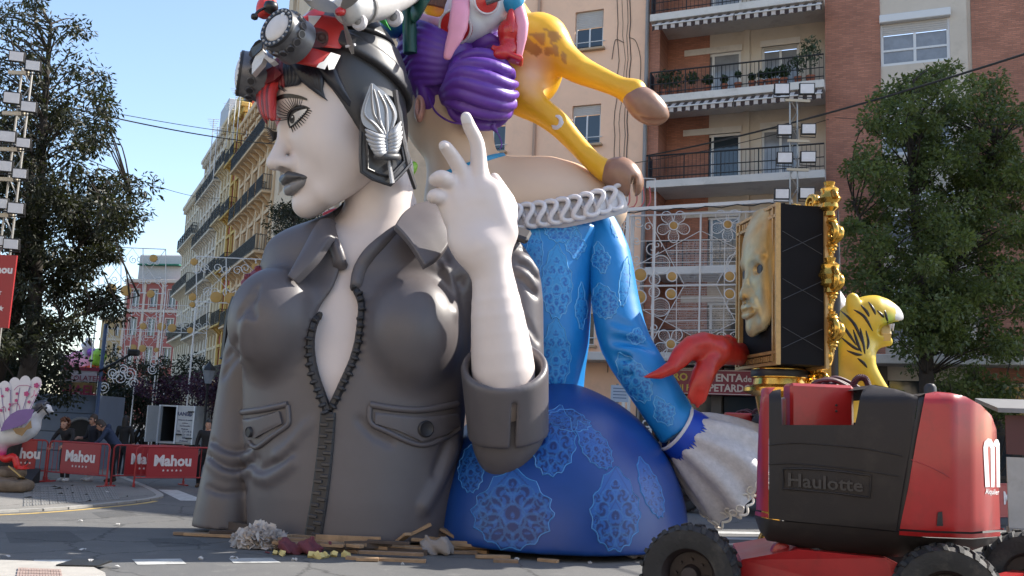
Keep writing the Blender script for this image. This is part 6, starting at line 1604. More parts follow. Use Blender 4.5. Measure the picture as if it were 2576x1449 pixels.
# the mask: a long face in relief
MS = 1.02; mo_ = pl(PW*.44, PH*.60, -.16); MR = np.array(Matrix((-pd, pn, Vector((0, 0, 1)))).transposed(), dtype=np.float32)
def mloc(P): return ((P-V3(mo_)) @ MR)/V3((MS*.98, MS*.56, MS*1.06))
def maskf(P):
    Q = mloc(P); d = face_l(Q); S = mir(Q)
    d = smin(d, ell(S, (.24, .56, .22), (.26, .13, .07)), .1)
    d = smin(d, chain(S, [(.08, .74, -.30), (.22, .66, -.46), (.27, .55, -.66)], [.05, .05, .03]), .07)
    d = smin(d, lips_l(Q*V3((.85, .97, 1)))*.9, .03)
    d = smin(d, chain(S, [(.1, .66, .42), (.2, .64, .50), (.32, .56, .44)], [.03, .03, .02]), .06)
    d = smax(d, -ell(S, (.31, .66, .02), (.12, .3, .075)), .03)
    d = smax(d, -(((P-V3(pl(0, 0, .02))) @ V3(pn))), .02)
    q2 = np.abs((P-V3(pl(PW*.44, 0, 0))) @ V3(pd))-PW*.37
    d = smin(d, np.maximum(np.maximum(smax(ell(Q, (0, .05, .1), (.9, .52, 1.2)), q2/MS, .05), -(((P-V3(pl(0, 0, .02))) @ V3(pn)))), np.abs(Q[:, 2]-.02)-.95), .05)
    return (d*MS*.8).astype(np.float32)
def mask_paint(v):
    Q = mloc(v.astype(np.float32)); S = mir(Q); c = np.tile(np.array([[.44, .38, .22]]), (len(v), 1)); g = np.array([[.42, .23, .05]])
    e = np.clip((np.abs(Q[:, 0])-.34)/.16, 0, 1); e = np.maximum(e, np.clip(1-(face_l(Q*V3((1, 1, 1)))+.0)*0-1, 0, 0))
    e = np.maximum(e, np.clip(1.3-np.hypot((S[:, 0]-.30)/.20, (S[:, 2]-.03)/.16), 0, 1)*.7); e = np.maximum(e, np.clip(1.25-np.hypot((S[:, 0]-.09)/.10, (Q[:, 2]+.40)/.08), 0, 1)*.9)
    e = np.maximum(e, (np.abs(Q[:, 2]+.61) < .05)*(np.abs(Q[:, 0]) < .25)*.9); e = np.maximum(e, .55*np.clip(np.sin(v[:, 2]*13+v[:, 1]*9)*.6+.1, 0, 1))
    return c*(1-e[:, None])+g*e[:, None]
lo, hi = bounds([pl(u, v, w) for u in (0, PW) for v in (0, PH) for w in (0, .75)], .02)
sculpt('mask', maskf, lo, hi, .02, M_maskp, mbx, 2, mask_paint)
for s_ in (-1, 1):
    A = frame(pl(PW*.44-s_*.31*MS, PH*.62, .17), pd, z=Vector((0, 0, 1))); t = MB(); t.lathe([(.10, -.06), (.10, .02), (0, .03)], 20, axis_frame(pl(PW*.44-s_*.31*MS, PH*.615, .15), pn)); t.build('eye_hole', M_black, mbx)
# the rococo frame on the far face: scrolls, shells and bosses along its border
def scroll(c0, r, turns, dirv, upv, th, name='scroll', sg=1):
    pts = []; n = 26
    for k in range(n):
        f = k/(n-1); a = sg*2*math.pi*turns*f; rr = r*(1-.85*f); pts.append(c0+dirv*(rr*math.cos(a))+upv*(rr*math.sin(a)))
    t = MB(); t.tube(pts, [th*(1-.55*k/(n-1)) for k in range(n)], 8); return t.build(name, M_gold, mbx, smooth=70)
wB = -BD-.08; up_ = Vector((0, 0, 1))
def boss(p, r, rz, dirv=None, name='boss'):
    t = MB(); A = axis_frame(p, dirv or (0, 0, 1)); t.lathe([(0, -rz), (r*.5, -rz*.95), (r*.42, -rz*.7), (r*.8, -rz*.5), (r*.7, -rz*.25), (r, 0), (r*.72, rz*.3), (r*.8, rz*.55), (r*.4, rz*.75), (r*.5, rz*.95), (0, rz)], 14, A); return t.build(name, M_gold, mbx, smooth=50)
def leafg(p0, p1, bul, w):
    t = MB(); mid = p0.lerp(p1, .5)+bul; pts = spline([p0, mid, p1], 6); n = len(pts); t.tube(pts, [max(.015, w*math.sin(math.pi*(i+.4)/n)) for i in range(n)], 8, flat=.6); return t.build('acanthus_leaf', M_gold, mbx, smooth=70)
def rococo(fn, L, lead, n):
    for k in range(n):
        f = (k+.5)/n; p = fn(f*L); o_ = (pn*-1); sg = 1 if k % 2 else -1
        leafg(fn((f-.5/n)*L)+lead*.05*sg, fn((f+.45/n)*L)-lead*.08*sg, lead*.17*sg+o_*.07, .115)
        scroll(p+lead*.09*sg, .16, 1.4, (fn(L)-fn(0)).normalized(), lead, .058, sg=sg)
        boss(fn((f+.5/n)*L)+o_*.04, .11, .12, name='bead_boss')
near = lambda s_: pl(-.04, s_-.02, wB); rococo(near, PH+.15, -pd, 7)
for v in (PH*.985, PH*.50): 
    boss(pl(-.06, v+.16, wB), .19, .30, name='shell_boss'); 
    for sg in (-1, 1): scroll(pl(-.08, v+.1, wB)+up_*.0, .19, 1.3, -pd*1.0+up_*.2, up_*sg, .055, sg=sg)
rococo(lambda s_: pl(s_, -.12, wB+.02), PW, up_, 5); rococo(lambda s_: pl(s_, PH+.08, wB+.02), PW, up_, 5); rococo(lambda s_: pl(PW, s_, wB), PH, pd, 6)
t = MB(); t.add([pl(-.05, -.05, -BD), pl(PW+.05, -.05, -BD), pl(PW+.05, PH+.05, -BD), pl(-.05, PH+.05, -BD), pl(-.05, -.05, wB+.02), pl(PW+.05, -.05, wB+.02), pl(PW+.05, PH+.05, wB+.02), pl(-.05, PH+.05, wB+.02)], [(0, 1, 2, 3), (7, 6, 5, 4), (0, 4, 5, 1), (3, 2, 6, 7), (0, 3, 7, 4), (1, 5, 6, 2)]); t.build('frame_back', M_goldf, mbx)
pc = pl(PW*.5, 0, -BD*.5); t = MB(); t.lathe([(.36, -zb), (.36, -zb+.2), (.30, -zb+.35), (.26, -1.2), (.40, -.5), (.60, -.42), (.60, -.36), (.44, -.30), (.42, -.2), (.46, -.18), (.46, -.04), (.40, .02)], 28, Matrix.Translation(pc)); t.build('pedestal', M_gold, mbx, smooth=35)
t = MB(); t.lathe([(.465, -.17), (.475, -.15), (.475, -.07), (.465, -.05)], 28, Matrix.Translation(pc), caps=False); t.build('pedestal_band', M_black, mbx, smooth=35)
# black blade standing behind the frame
bl = thing('black_blade', (at(*c5(775, 900), 17.4).x, 17.4, 0), 'tall thin black blade upright behind the gilt rococo frame', 'sculpture')
t = MB(); t.tube([Vector((at(*c5(765, 950), 17.4).x, 17.4, 0)), at(*c5(762, 940), 17.4), at(*c5(768, 800), 17.4), at(*c5(780, 500), 17.4), at(*c5(785, 212), 17.4)], [.06, .07, .10, .055, .012], 8, flat=.5); t.build('blade', M_black, bl, smooth=60)

# ---- tiger
M_tig = mat('tiger_yellow_paint', (.60, .42, .03), .4, noise=.12, nscale=2, attr='paint')
tg = thing('tiger_figure', tuple(gnd(2160, 1330).xy)+(0,), 'yellow striped roaring tiger figure rearing beside the gilt frame', 'sculpture')
def t5(x, y, Y=17.9): return at(*c5(x, y), Y)
tg.location = (t5(850, 1200).x, 17.9, 0)
def tig(P):
    d = chain(P, [t5(790, 1280, 18.1), t5(815, 1110, 18.0), t5(890, 985, 17.9)], [.56, .58, .46], .25)
    d = smin(d, ell(P, t5(985, 900, 17.8), (.52, .46, .46)), .25)
    d = smin(d, chain(P, [t5(1030, 862, 17.75), t5(1115, 868, 17.7), t5(1158, 882, 17.68)], [.32, .20, .11], .1), .12)
    d = smin(d, chain(P, [t5(1000, 965, 17.75), t5(1055, 1018, 17.72), t5(1105, 1042, 17.7)], [.22, .13, .07], .1), .12)
    for yy in (17.45, 17.7, 17.95): d = smax(d, -chain(P, [t5(1150, 960, yy), t5(1062, 958, yy)], [.19, .11]), .04)
    d = smin(d, ell(P, t5(878, 800, 17.55), (.15, .09, .22)), .04)
    d = smin(d, chain(P, [t5(900, 1120, 17.6), t5(940, 1190, 17.55), t5(1000, 1270, 17.5), t5(1060, 1370, 17.5)], [.34, .24, .17, .17], .15), .15)
    d = smin(d, chain(P, [t5(800, 1220, 18.1), t5(830, 1320, 18.0), t5(850, 1500, 18.0)], [.5, .3, .2], .15), .15)
    return d
stripes = [((905, 850), (950, 880), (985, 940)), ((830, 870), (890, 930), (930, 1030)), ((790, 900), (840, 970), (880, 1030)), ((890, 990), (910, 1050), (925, 1085)), ((985, 800), (1005, 830), (1015, 855)), ((1085, 870), (1100, 930), (1105, 970)), ((930, 980), (942, 1040), (950, 1090)), ((860, 1100), (900, 1115), (925, 1118)), ((830, 1030), (880, 1070), (910, 1085)), ((940, 820), (965, 850), (975, 870)), ((1040, 850), (1060, 870), (1070, 880)), ((920, 1150), (945, 1170), (960, 1190)), ((965, 990), (975, 1040), (970, 1070))]
def tig_paint(v):
    u, w = proj_np(v.astype(np.float32)); c = np.tile(np.array([[.62, .43, .03]]), (len(v), 1)); bel = np.clip((w-c5(0, 1060)[1])/60, 0, 1)[:, None]*np.clip((c5(960, 0)[0]-u)/40, 0, 1)[:, None]
    c = c*(1-.5*bel)+np.array([[.62, .40, .12]])*.5*bel
    g = np.clip(1-np.hypot(u-c5(1110, 0)[0], w-c5(0, 900)[1])/26, 0, 1)[:, None]; c = c*(1-g)+np.array([[.35, .50, .05]])*g
    c[(u > c5(1146, 0)[0]) & (w < c5(0, 905)[1])] = (.6, .58, .55)
    return c
lo, hi = bounds([t5(720, 1500), t5(1200, 780)], .8); _o, BV_TG = sculpt('body', tig, lo, hi, .03, M_tig, tg, 2, tig_paint)
for pth in stripes:
    mxp, myp = pth[1]; pts = on_path(BV_TG, [c5(mxp+(x-mxp)*1.5, myp+(y-myp)*1.5) for x, y in pth], -.004); n = len(pts)
    if n > 3: t = MB(); t.tube(pts, [.006+.024*math.sin(math.pi*(i+.5)/n) for i in range(n)], 6); t.build('stripe', M_ink, tg, smooth=60)
t = MB()
for k in range(6): t.tube([t5(1062+8*k, 945-2*k, 17.62), t5(1062+8*k+4, 990, 17.5), t5(1070+8*k, 1030, 17.55)], [.03, .045, .015], 6)
t.build('whisker_tuft', mat('tuft_cream', (.6, .45, .2), .5), tg, smooth=60)
for (x, y) in ((1112, 935), (1128, 932)): t = MB(); t.tube([t5(x, y-8, 17.55), t5(x+2, y+38, 17.55)], [.04, .006], 6); t.build('fang', M_ruff, tg, smooth=60)
t = MB(); t.box((t5(850, 1200).x, 18.0, .95), (1.6, 1.6, 1.9), None, .03); t.build('plinth', mat('plinth_board', (.30, .20, .10), .7, noise=.2), tg)
wc = thing('white_cone', (t5(775, 830, 18.6).x, 18.6, 0), 'white cone standing behind the gilt frame and tiger', 'sculpture')
t = MB(); q = t5(775, 830, 18.6); t.lathe([(.05, -q.z), (.05, -.4), (.33, -.34), (.30, .0), (.08, .36), (0, .40)], 20, Matrix.Translation(q) ); t.build('cone', M_ruff, wc, smooth=40)

# ---- red fish tail
c7 = crop(1820, 560, 2.683)
def f7(x, y, Y): return at(*c7(x, y), Y)
M_tail = mat('fish_tail_red_paint', (.46, .025, .015), .35, noise=.25, nscale=4)
ft = thing('fish_tail', (f7(945, 1280, 16.9).x, 16.9, 0), 'red forked fish tail curling out beside the golden mask box', 'sculpture')
def tail(P):
    d = chain(P, [f7(1010, 1295, 16.9), f7(960, 1295, 16.5), f7(900, 1290, 16.0), f7(800, 1260, 15.7)], [.2, .2, .2, .24], .1)
    for pts, rad in (([(800, 1250, 15.7), (680, 1210, 15.6), (580, 1230, 15.55), (500, 1290, 15.5), (430, 1400, 15.4), (330, 1452, 15.35), (205, 1478, 15.3)], [.2, .19, .17, .15, .12, .09, .02]),
                     ([(790, 1300, 15.7), (720, 1360, 15.6), (660, 1450, 15.55), (620, 1540, 15.5), (590, 1670, 15.45)], [.2, .19, .16, .13, .03]), ([(700, 1270, 15.6), (600, 1290, 15.55), (540, 1320, 15.52)], [.16, .13, .08]), ([(740, 1330, 15.65), (690, 1460, 15.58), (655, 1580, 15.5), (625, 1715, 15.45)], [.18, .16, .12, .03]), ([(800, 1230, 15.7), (870, 1180, 15.8), (925, 1185, 15.9)], [.12, .09, .04])):
        d = smin(d, chain(P, [f7(*p) for p in pts], rad), .04)
    for k in range(7):
        f = k/6; d = smin(d, chain(P, [f7(770, 1290, 15.62), f7(690+45*f, 1400+10*f, 15.5), f7(615+85*f, 1520+8*f, 15.46), f7(560+120*f, 1640+45*abs(math.sin(k*2.2)), 15.44)], [.10, .10, .085, .03], .1), .02)
    for k in range(5):
        f = k/4; d = smin(d, chain(P, [f7(760, 1215+60*f, 15.6), f7(590, 1222+70*f, 15.48), f7(470+20*f, 1330+55*f, 15.42), f7(330-30*f, 1440+30*f, 15.36)], [.09, .09, .07, .02], .1), .02)
    return d
lo, hi = bounds([f7(200, 1150, 15.3), f7(1030, 1720, 16.9)], .25); sculpt('tail_fin', tail, lo, hi, .03, M_tail, ft, 1)
# ================================================================ boom lift
c6 = crop(1880, 1050, 2.2394)
M_lred = mat('lift_red_paint', (.36, .015, .016), .35, noise=.12, nscale=2.5, coat=.25, dirt=((.12, .02, .015), .5, 3))
M_lgrey = mat('lift_grey_plastic', (.024, .019, .018), .55, spec=.3, noise=.15, nscale=2.5, bump=.08, bscale=80, dirt=((.05, .04, .034), .5, 3))
M_tyre = mat('tyre_rubber', (.022, .021, .021), .75, noise=.35, nscale=5, bump=.3, bscale=25, dirt=((.10, .085, .07), .6, 4))
M_rimr = mat('wheel_rim_dark', (.028, .018, .017), .6, noise=.3, nscale=6)
LY = 9.2
lift = thing('boom_lift', tuple(gnd(2200, 1560).xy)+(0,), 'red and grey boom lift parked in the road beside the statues', 'boom lift')
_lx = [1880, 1905, 1912, 1930, 1960, 2100, 2290, 2400, 2450, 2480, 2500, 2512, 2530]; _ly = [10.7, 10.1, 9.85, 9.68, 9.58, 9.22, 8.85, 8.78, 8.86, 9.0, 9.25, 9.6, 10.2]
def lift_pt(x, y, off=0.):
    Y = float(np.interp(x, _lx, _ly))
    v = max(0, (1012-y)/45); b = max(0, (y-1310)/90)
    Y += .22*v*v+.30*b*b+.035*((y-1160)/150)**2
    return EYEV+ray(x, y)*(Y-off)
flap_pt = lift_pt
def panel(name, poly, off, th, m_, par=None, step=9., cx=c6):
    P_ = []
    n = len(poly)
    for i in range(n):      # dense border so that long edges follow the curve
        a, b = Vector(poly[i]), Vector(poly[(i+1) % n]); k = max(1, int((b-a).length/18))
        P_ += [cx(*(a.lerp(b, j/k))) for j in range(k)]
    t = MB(); sheet(t, P_, off, th, step); o = t.build(name, m_, par or lift, smooth=40); return o
cov = panel('side_cover', [(862, 250), (890, 225), (940, 215), (948, 452), (1428, 452), (1440, 400), (1460, 280), (1480, 222), (1530, 185), (1700, 215), (1845, 262), (1800, 560), (1745, 860), (1700, 1150), (1300, 1112), (1000, 1085), (862, 1068)], .0, .10, M_lgrey)
panel('hinge_strip', [(1850, 262), (1890, 245), (1830, 560), (1780, 860), (1722, 1150), (1703, 1150), (1748, 860), (1803, 560)], -.03, .08, M_black)
redR = panel('counterweight', [(1893, 245), (1960, 232), (2060, 240), (2160, 265), (2260, 320), (2330, 390), (2362, 480), (2372, 700), (2380, 900), (2388, 1140), (2200, 1158), (1900, 1148), (1724, 1136), (1782, 860), (1832, 560)], .0, .10, M_lred)
panel('counterweight_trim', [(1722, 1150), (1900, 1162), (2200, 1172), (2388, 1156), (2388, 1185), (2200, 1200), (1900, 1190), (1720, 1178)], .012, .08, M_lred)
redL = panel('end_cover', [(812, 212), (840, 203), (905, 203), (862, 250), (858, 1025), (776, 1010), (784, 700), (795, 420)], .0, .10, M_lred)
panel('end_cover_trim', [(772, 1018), (858, 1038), (858, 1066), (768, 1046)], .0, .10, M_lred)
sk = panel('lower_skirt', [(765, 1050), (858, 1072), (1000, 1092), (1300, 1118), (1700, 1158), (1900, 1194), (2200, 1205), (2384, 1190), (2330, 1235), (2200, 1280), (2000, 1306), (1700, 1322), (1400, 1310), (1100, 1265), (900, 1222), (850, 1215), (800, 1150)], -.02, .10, M_lgrey)
panel('fuel_flap', [(1975, 1028), (2005, 1022), (2010, 1118), (1968, 1118)], .012, .03, M_black, redR, 4.)
# seams and swages
def lline(path, r, m_, off, par): 
    t = MB(); t.tube([lift_pt(*c6(*p), off) for p in [(v.x, v.y) for v in spline([Vector((x, y, 0)) for x, y in path], 6)]], r, 6); t.build('seam', m_, par, smooth=60)
lline([(862, 585), (1000, 572), (1200, 580), (1500, 610), (1740, 655)], .006, M_lgrey, .004, cov)
lline([(862, 712), (1000, 706), (1200, 720), (1450, 748), (1720, 790)], .006, M_lgrey, .004, cov)
lline([(1800, 680), (1950, 740), (2060, 800)], .004, M_lred, .003, redR)
# maker's plate
fr_ = MB(); q = [(955, 740), (1200, 745), (1535, 785), (1525, 930), (1200, 890), (955, 872)]; fr_.tube([lift_pt(*c6(*p), .008) for p in [(955, 740), (1080, 738), (1200, 745), (1370, 762), (1535, 785), (1530, 860), (1525, 930), (1360, 908), (1200, 890), (1080, 880), (955, 872), (955, 805)]], .011, 6, closed=True); fr_.build('plate_rim', M_lgrey, cov, smooth=60)
me = text_mesh('Haulotte', 1., extrude=.05, bold=.012, bevel=.006); xs = [v.co.x for v in me.vertices]; x0_, x1_ = min(xs), max(xs)
for v in me.vertices:
    f = (v.co.x-x0_)/(x1_-x0_); g = v.co.y/.75; px = 988+(1482-988)*f; py = (853+(893-853)*f)-(92)*g
    p = lift_pt(*c6(px, py), .004+.012*(v.co.z > 0)); v.co = p
me.materials.clear(); me.materials.append(mat('plate_letter_dark', (.035, .03, .03), .45)); link('lettering', me, cov, True)
# m logo and small print on the counterweight
def on_lift_text(txt, x0, x1, yb0, yb1, hgt, m_, par, sz=.75, bold=.02):
    me = text_mesh(txt, 1., extrude=.02, bold=bold); xs = [v.co.x for v in me.vertices]; a, b = min(xs), max(xs)
    for v in me.vertices:
        f = (v.co.x-a)/(b-a); px = x0+(x1-x0)*f; py = yb0+(yb1-yb0)*f-hgt*v.co.y/sz; v.co = lift_pt(*c6(px, py), .008+.004*(v.co.z > 0))
    me.materials.clear(); me.materials.append(m_); return link('lettering', me, par, True)
M_sign = mat('white_decal', (.75, .75, .75), .4)
panel('lettering', [(2290, 862), (2276, 600), (2284, 562), (2306, 540), (2328, 546), (2342, 574), (2354, 548), (2372, 546), (2383, 575), (2386, 862), (2364, 862), (2361, 600), (2354, 592), (2350, 604), (2352, 862), (2328, 862), (2324, 604), (2312, 588), (2304, 604), (2318, 860)], .010, .016, M_sign, redR, 6.)
on_lift_text('Alquiler', 2290, 2380, 905, 912, 38, M_sign, redR, .75, .01)
# inner machinery box seen in the notch, hoses, lifting lugs
def lbox(name, x0, y0, x1, y1, Y0, Y1, m_, bev=.03):
    a, b = at(*c6(x0, y1), Y0), at(*c6(x1, y0), Y0); t = MB(); t.b2(a.x, b.x, Y0, Y1, min(a.z, b.z), max(a.z, b.z), bev); return t.build(name, m_, lift, smooth=30)
mx_ = lbox('machinery_box', 1005, 190, 1425, 470, 9.72, 10.0, M_lred)
for k in range(2):
    p = at(*c6(1305, 322+38*k), 9.715); t = MB(); t.lathe([(.012, 0), (.012, .012), (0, .014)], 10, axis_frame(p, (0, -1, 0))); t.build('bolt', M_black, mx_)
_a, _b = at(*c6(960, 1130), 9.98), at(*c6(2250, 470), 9.98); t = MB(); t.loft([[Vector((x, 9.98, z)) for x, z in ((_a.x, _a.z), (_b.x, _a.z), (_b.x, _b.z), (_a.x, _b.z))], [Vector((x+.95, 11.6, z)) for x, z in ((_a.x, _a.z), (_b.x-.5, _a.z), (_b.x-.5, _b.z), (_a.x, _b.z))]]); t.build('body_core', M_black, lift)
lbox('turret_base', 1150, 1220, 1900, 1400, 9.6, 10.9, M_black, .05)
lbox('inner_post', 955, 270, 1000, 470, 9.9, 10.4, mat('galvanised', (.35, .34, .32), .4, metal=.5), .02)
t = MB(); t.loft([[lift_pt(*c6(x, y)) + Vector((0, d_, 0)) for x, y in ((1495, 215), (1560, 186), (1700, 214), (1850, 262), (1890, 246), (2000, 234), (2120, 252), (2240, 305))] for d_ in (.0, .5, 1.2, 2.2)], closed=False, caps=False); 
t.build('top_deck', M_lgrey, lift, smooth=40)
M_hose = mat('hose_dark_red', (.06, .012, .018), .5, noise=.2)
for k, pth in enumerate((((1130, 205), (1180, 165), (1290, 158), (1380, 200)), ((1150, 210), (1230, 150), (1340, 170), (1440, 230)), ((1200, 205), (1290, 140), (1400, 175), (1490, 230)), ((1260, 200), (1330, 165), (1440, 205), (1500, 215)), ((1160, 200), (1260, 178), (1330, 205)))):
    t = MB(); t.tube(spline([at(*c6(*p), 10.0+.08*k) for p in pth], 8), .022, 7); t.build('hose', M_hose, lift, smooth=60)
t = MB(); pts = spline([at(*c6(*p), 9.95) for p in ((1415, 215), (1425, 170), (1455, 140), (1495, 145), (1515, 185), (1520, 215))], 10); t.tube(pts, [.032+.006*(i % 2) for i in range(len(pts))], 8); t.build('corrugated_hose', M_hose, lift)
t = MB(); p = at(*c6(1925, 215), 9.6); t.lathe([(.06, -.12), (.06, .02), (.04, .05), (0, .06)], 12, Matrix.Translation(p)); t.build('beacon', M_black, lift, smooth=40)
# chassis, axles, wheels
ch = MB(); cA = at(*c6(690, 1345), 9.75); cB = at(*c6(1750, 1400), 9.1)
top = [at(*c6(x, y), Y) for x, y, Y in ((680, 1340, 9.85), (1060, 1272, 9.55), (1630, 1330, 9.2), (1760, 1392, 9.15))]; Zb = .42
ring0 = top+[Vector((top[-1].x, top[-1].y, Zb)), Vector((top[0].x, top[0].y, Zb))]; ch.loft([ring0, [p+Vector((.25, 1.4, 0)) for p in ring0]]); ch.build('chassis', M_lred, lift)
t = MB(); p = at(*c6(940, 1290), 9.9); t.lathe([(.10, -.04), (.10, .04), (.06, .05)], 18, axis_frame(p, (0, -1, 0))); t.build('chassis_lug', M_lred, lift, smooth=40)
for k in range(2):
    a = at(*c6(2285+50*k, 1200), 10.9); t = MB(); t.tube([a, Vector((a.x, a.y, .35))], .022, 8); t.build('steering_link', M_black, lift)
lw = MB(); 
def wheel_mesh():
    w = MB(); r, b = .50, .19
    w.lathe([(.27, -b*.8), (.40, -b), (.45, -b*.95), (.475, -b*.6), (.48, 0), (.475, b*.6), (.45, b*.95), (.40, b), (.27, b*.8)], 40, None, caps=False)
    for k in range(22):
        for sg in (-1, 1):
            th = 2*math.pi*(k+(.5 if sg > 0 else 0))/22; ring = []
            for f in (0, .35, .7, 1.0):
                z = sg*(b*.02+f*b*1.02); a = th+.10*f; rr = r-(.0 if f < .8 else .045); wd = .045-.006*f
                ring.append([Vector((rr*math.cos(a-wd), rr*math.sin(a-wd), z)), Vector((rr*math.cos(a+wd), rr*math.sin(a+wd), z)), Vector((.455*math.cos(a+wd*1.5), .455*math.sin(a+wd*1.5), z)), Vector((.455*math.cos(a-wd*1.5), .455*math.sin(a-wd*1.5), z))])
            w.loft(ring)
    return w.mesh('tyre', M_tyre, 35)
W_T = wheel_mesh()
rm = MB(); rm.lathe([(.28, -.15), (.28, -.12), (.24, -.08), (.22, .02), (.10, .02), (.08, -.10), (0, -.11)], 28, None, caps=False); rm.lathe([(.28, .15), (.24, .1), (.22, 0)], 28, None, caps=False); W_R = rm.mesh('rim', M_rimr, 40)
def put_wheel(root, c, axis, spin=0.):
    A = axis_frame(c, axis) @ Matrix.Rotation(spin, 4, 'Z')
    wo = bpy.data.objects.new('wheel', W_T); COL.objects.link(wo); wo.parent = root; wo.matrix_parent_inverse = world_of(root).inverted(); wo.matrix_basis = A
    ro = bpy.data.objects.new('rim', W_R); COL.objects.link(ro); ro.parent = wo
    for k in range(8):
        b = bpy.data.objects.new('wheel_nut', W_N); COL.objects.link(b); b.parent = wo; b.location = (.15*math.cos(k*math.pi/4), .15*math.sin(k*math.pi/4), -.0)
nm = MB(); nm.lathe([(.016, -.03), (.016, .03)], 6, None); W_N = nm.mesh('wheel_nut', M_rimr)
wc1 = at(1738, 1446, 9.75); wc1.z = .5; wc2 = at(2385, 1520, 8.9); wc2.z = .5; wc3 = wc2+Vector((1.7, 1.75, 0)); wc4 = wc1+Vector((1.7, 1.75, 0))
wax = Vector((-.38, -.92, 0))
for i, c_ in enumerate((wc1, wc2, wc3, wc4)): put_wheel(lift, c_, -wax if i < 2 else wax, .2*i)
for a, b in ((wc1, wc4), (wc2, wc3)): t = MB(); t.bar(a.lerp(b, .1), a.lerp(b, .9), .16, .16); t.build('axle', M_lred, lift)
lift2 = copy_tree(lift); lift2['label'] = 'second red boom lift, far behind the lace cuff, by the shops'; _d = Vector((at(1722, 1250, 23.5).x, 23.5, 0))-Vector((wc1.x, wc1.y, 0)); lift2.location = lift.location+_d
# ================================================================ street things
# ---- trees
def tree_leafmat(name, c, tr):
    M = bpy.data.materials.new(name); M.use_nodes = True; nt = M.node_tree; b = nt.nodes['Principled BSDF']; b.inputs['Roughness'].default_value = .55
    oi = nt.nodes.new('ShaderNodeNewGeometry'); n = nt.nodes.new('ShaderNodeTexNoise'); n.inputs['Scale'].default_value = 1.3; n.inputs['Detail'].default_value = 3; nt.links.new(oi.outputs['Position'], n.inputs['Vector'])
    cr = nt.nodes.new('ShaderNodeValToRGB'); cr.color_ramp.elements[0].position = .3; cr.color_ramp.elements[1].position = .72; cr.color_ramp.elements[0].color = (*[k*.55 for k in c], 1); cr.color_ramp.elements[1].color = (c[0]*1.5, c[1]*1.35, c[2]*1.1, 1); nt.links.new(n.outputs['Fac'], cr.inputs[0]); nt.links.new(cr.outputs[0], b.inputs['Base Color'])
    tl = nt.nodes.new('ShaderNodeBsdfTranslucent'); tl.inputs[0].default_value = (*tr, 1); ms = nt.nodes.new('ShaderNodeMixShader'); ms.inputs[0].default_value = .35; out = nt.nodes['Material Output']
    nt.links.new(b.outputs[0], ms.inputs[1]); nt.links.new(tl.outputs[0], ms.inputs[2]); nt.links.new(ms.outputs[0], out.inputs[0]); return M
M_lfL = tree_leafmat('feathery_leaf', (.013, .018, .007), (.03, .036, .006)); M_lfR = tree_leafmat('glossy_leaf', (.065, .10, .030), (.15, .20, .04))
M_bark = mat('bark', (.028, .022, .018), .9, noise=.3, nscale=8, bump=.6, bscale=20)
def pts_in(poly, n, rg, mind):
    xs = [p[0] for p in poly]; ys = [p[1] for p in poly]; out = []; tries = 0
    while len(out) < n and tries < n*60:
        tries += 1; x = rg.uniform(min(xs), max(xs)); y = rg.uniform(min(ys), max(ys))
        if poly_in(x, y, poly) and all((x-a)**2+(y-b)**2 > mind*mind for a, b in out): out.append((x, y))
    return out
def poly_in(x, y, poly):
    c = False
    for i in range(len(poly)):
        a, b = poly[i], poly[i-1]
        if (a[1] > y) != (b[1] > y) and x < (b[0]-a[0])*(y-a[1])/(b[1]-a[1])+a[0]: c = not c
    return c
def leaf_crown(clumps, per, size, rng, droop=.3, lw=.30):
    """leaf sprays as one mesh: each spray is a short twig direction with paired leaflets"""
    V_, F_ = [], []
    for (c_, r, dens) in clumps:
        n = int(per*dens)
        d = rng.normal(size=(n, 3)); d /= np.linalg.norm(d, axis=1)[:, None]; p = np.array(c_)+d*(r*rng.random((n, 1))**.45)*np.array([1, 1, .75])
        ax = d*.8+rng.normal(size=(n, 3))*.6; ax[:, 2] -= droop; ax /= np.linalg.norm(ax, axis=1)[:, None]
        sd = np.cross(ax, rng.normal(size=(n, 3))); sd /= np.linalg.norm(sd, axis=1)[:, None]
        s_ = size*rng.uniform(.6, 1.35, (n, 1)); w = s_*lw
        k = len(V_) if False else None
        V_.append(np.stack([p, p+ax*s_*.5+sd*w, p+ax*s_, p+ax*s_*.5-sd*w], 1).reshape(-1, 3))
    V_ = np.concatenate(V_); n = len(V_)//4; return V_, np.arange(n*4).reshape(n, 4)
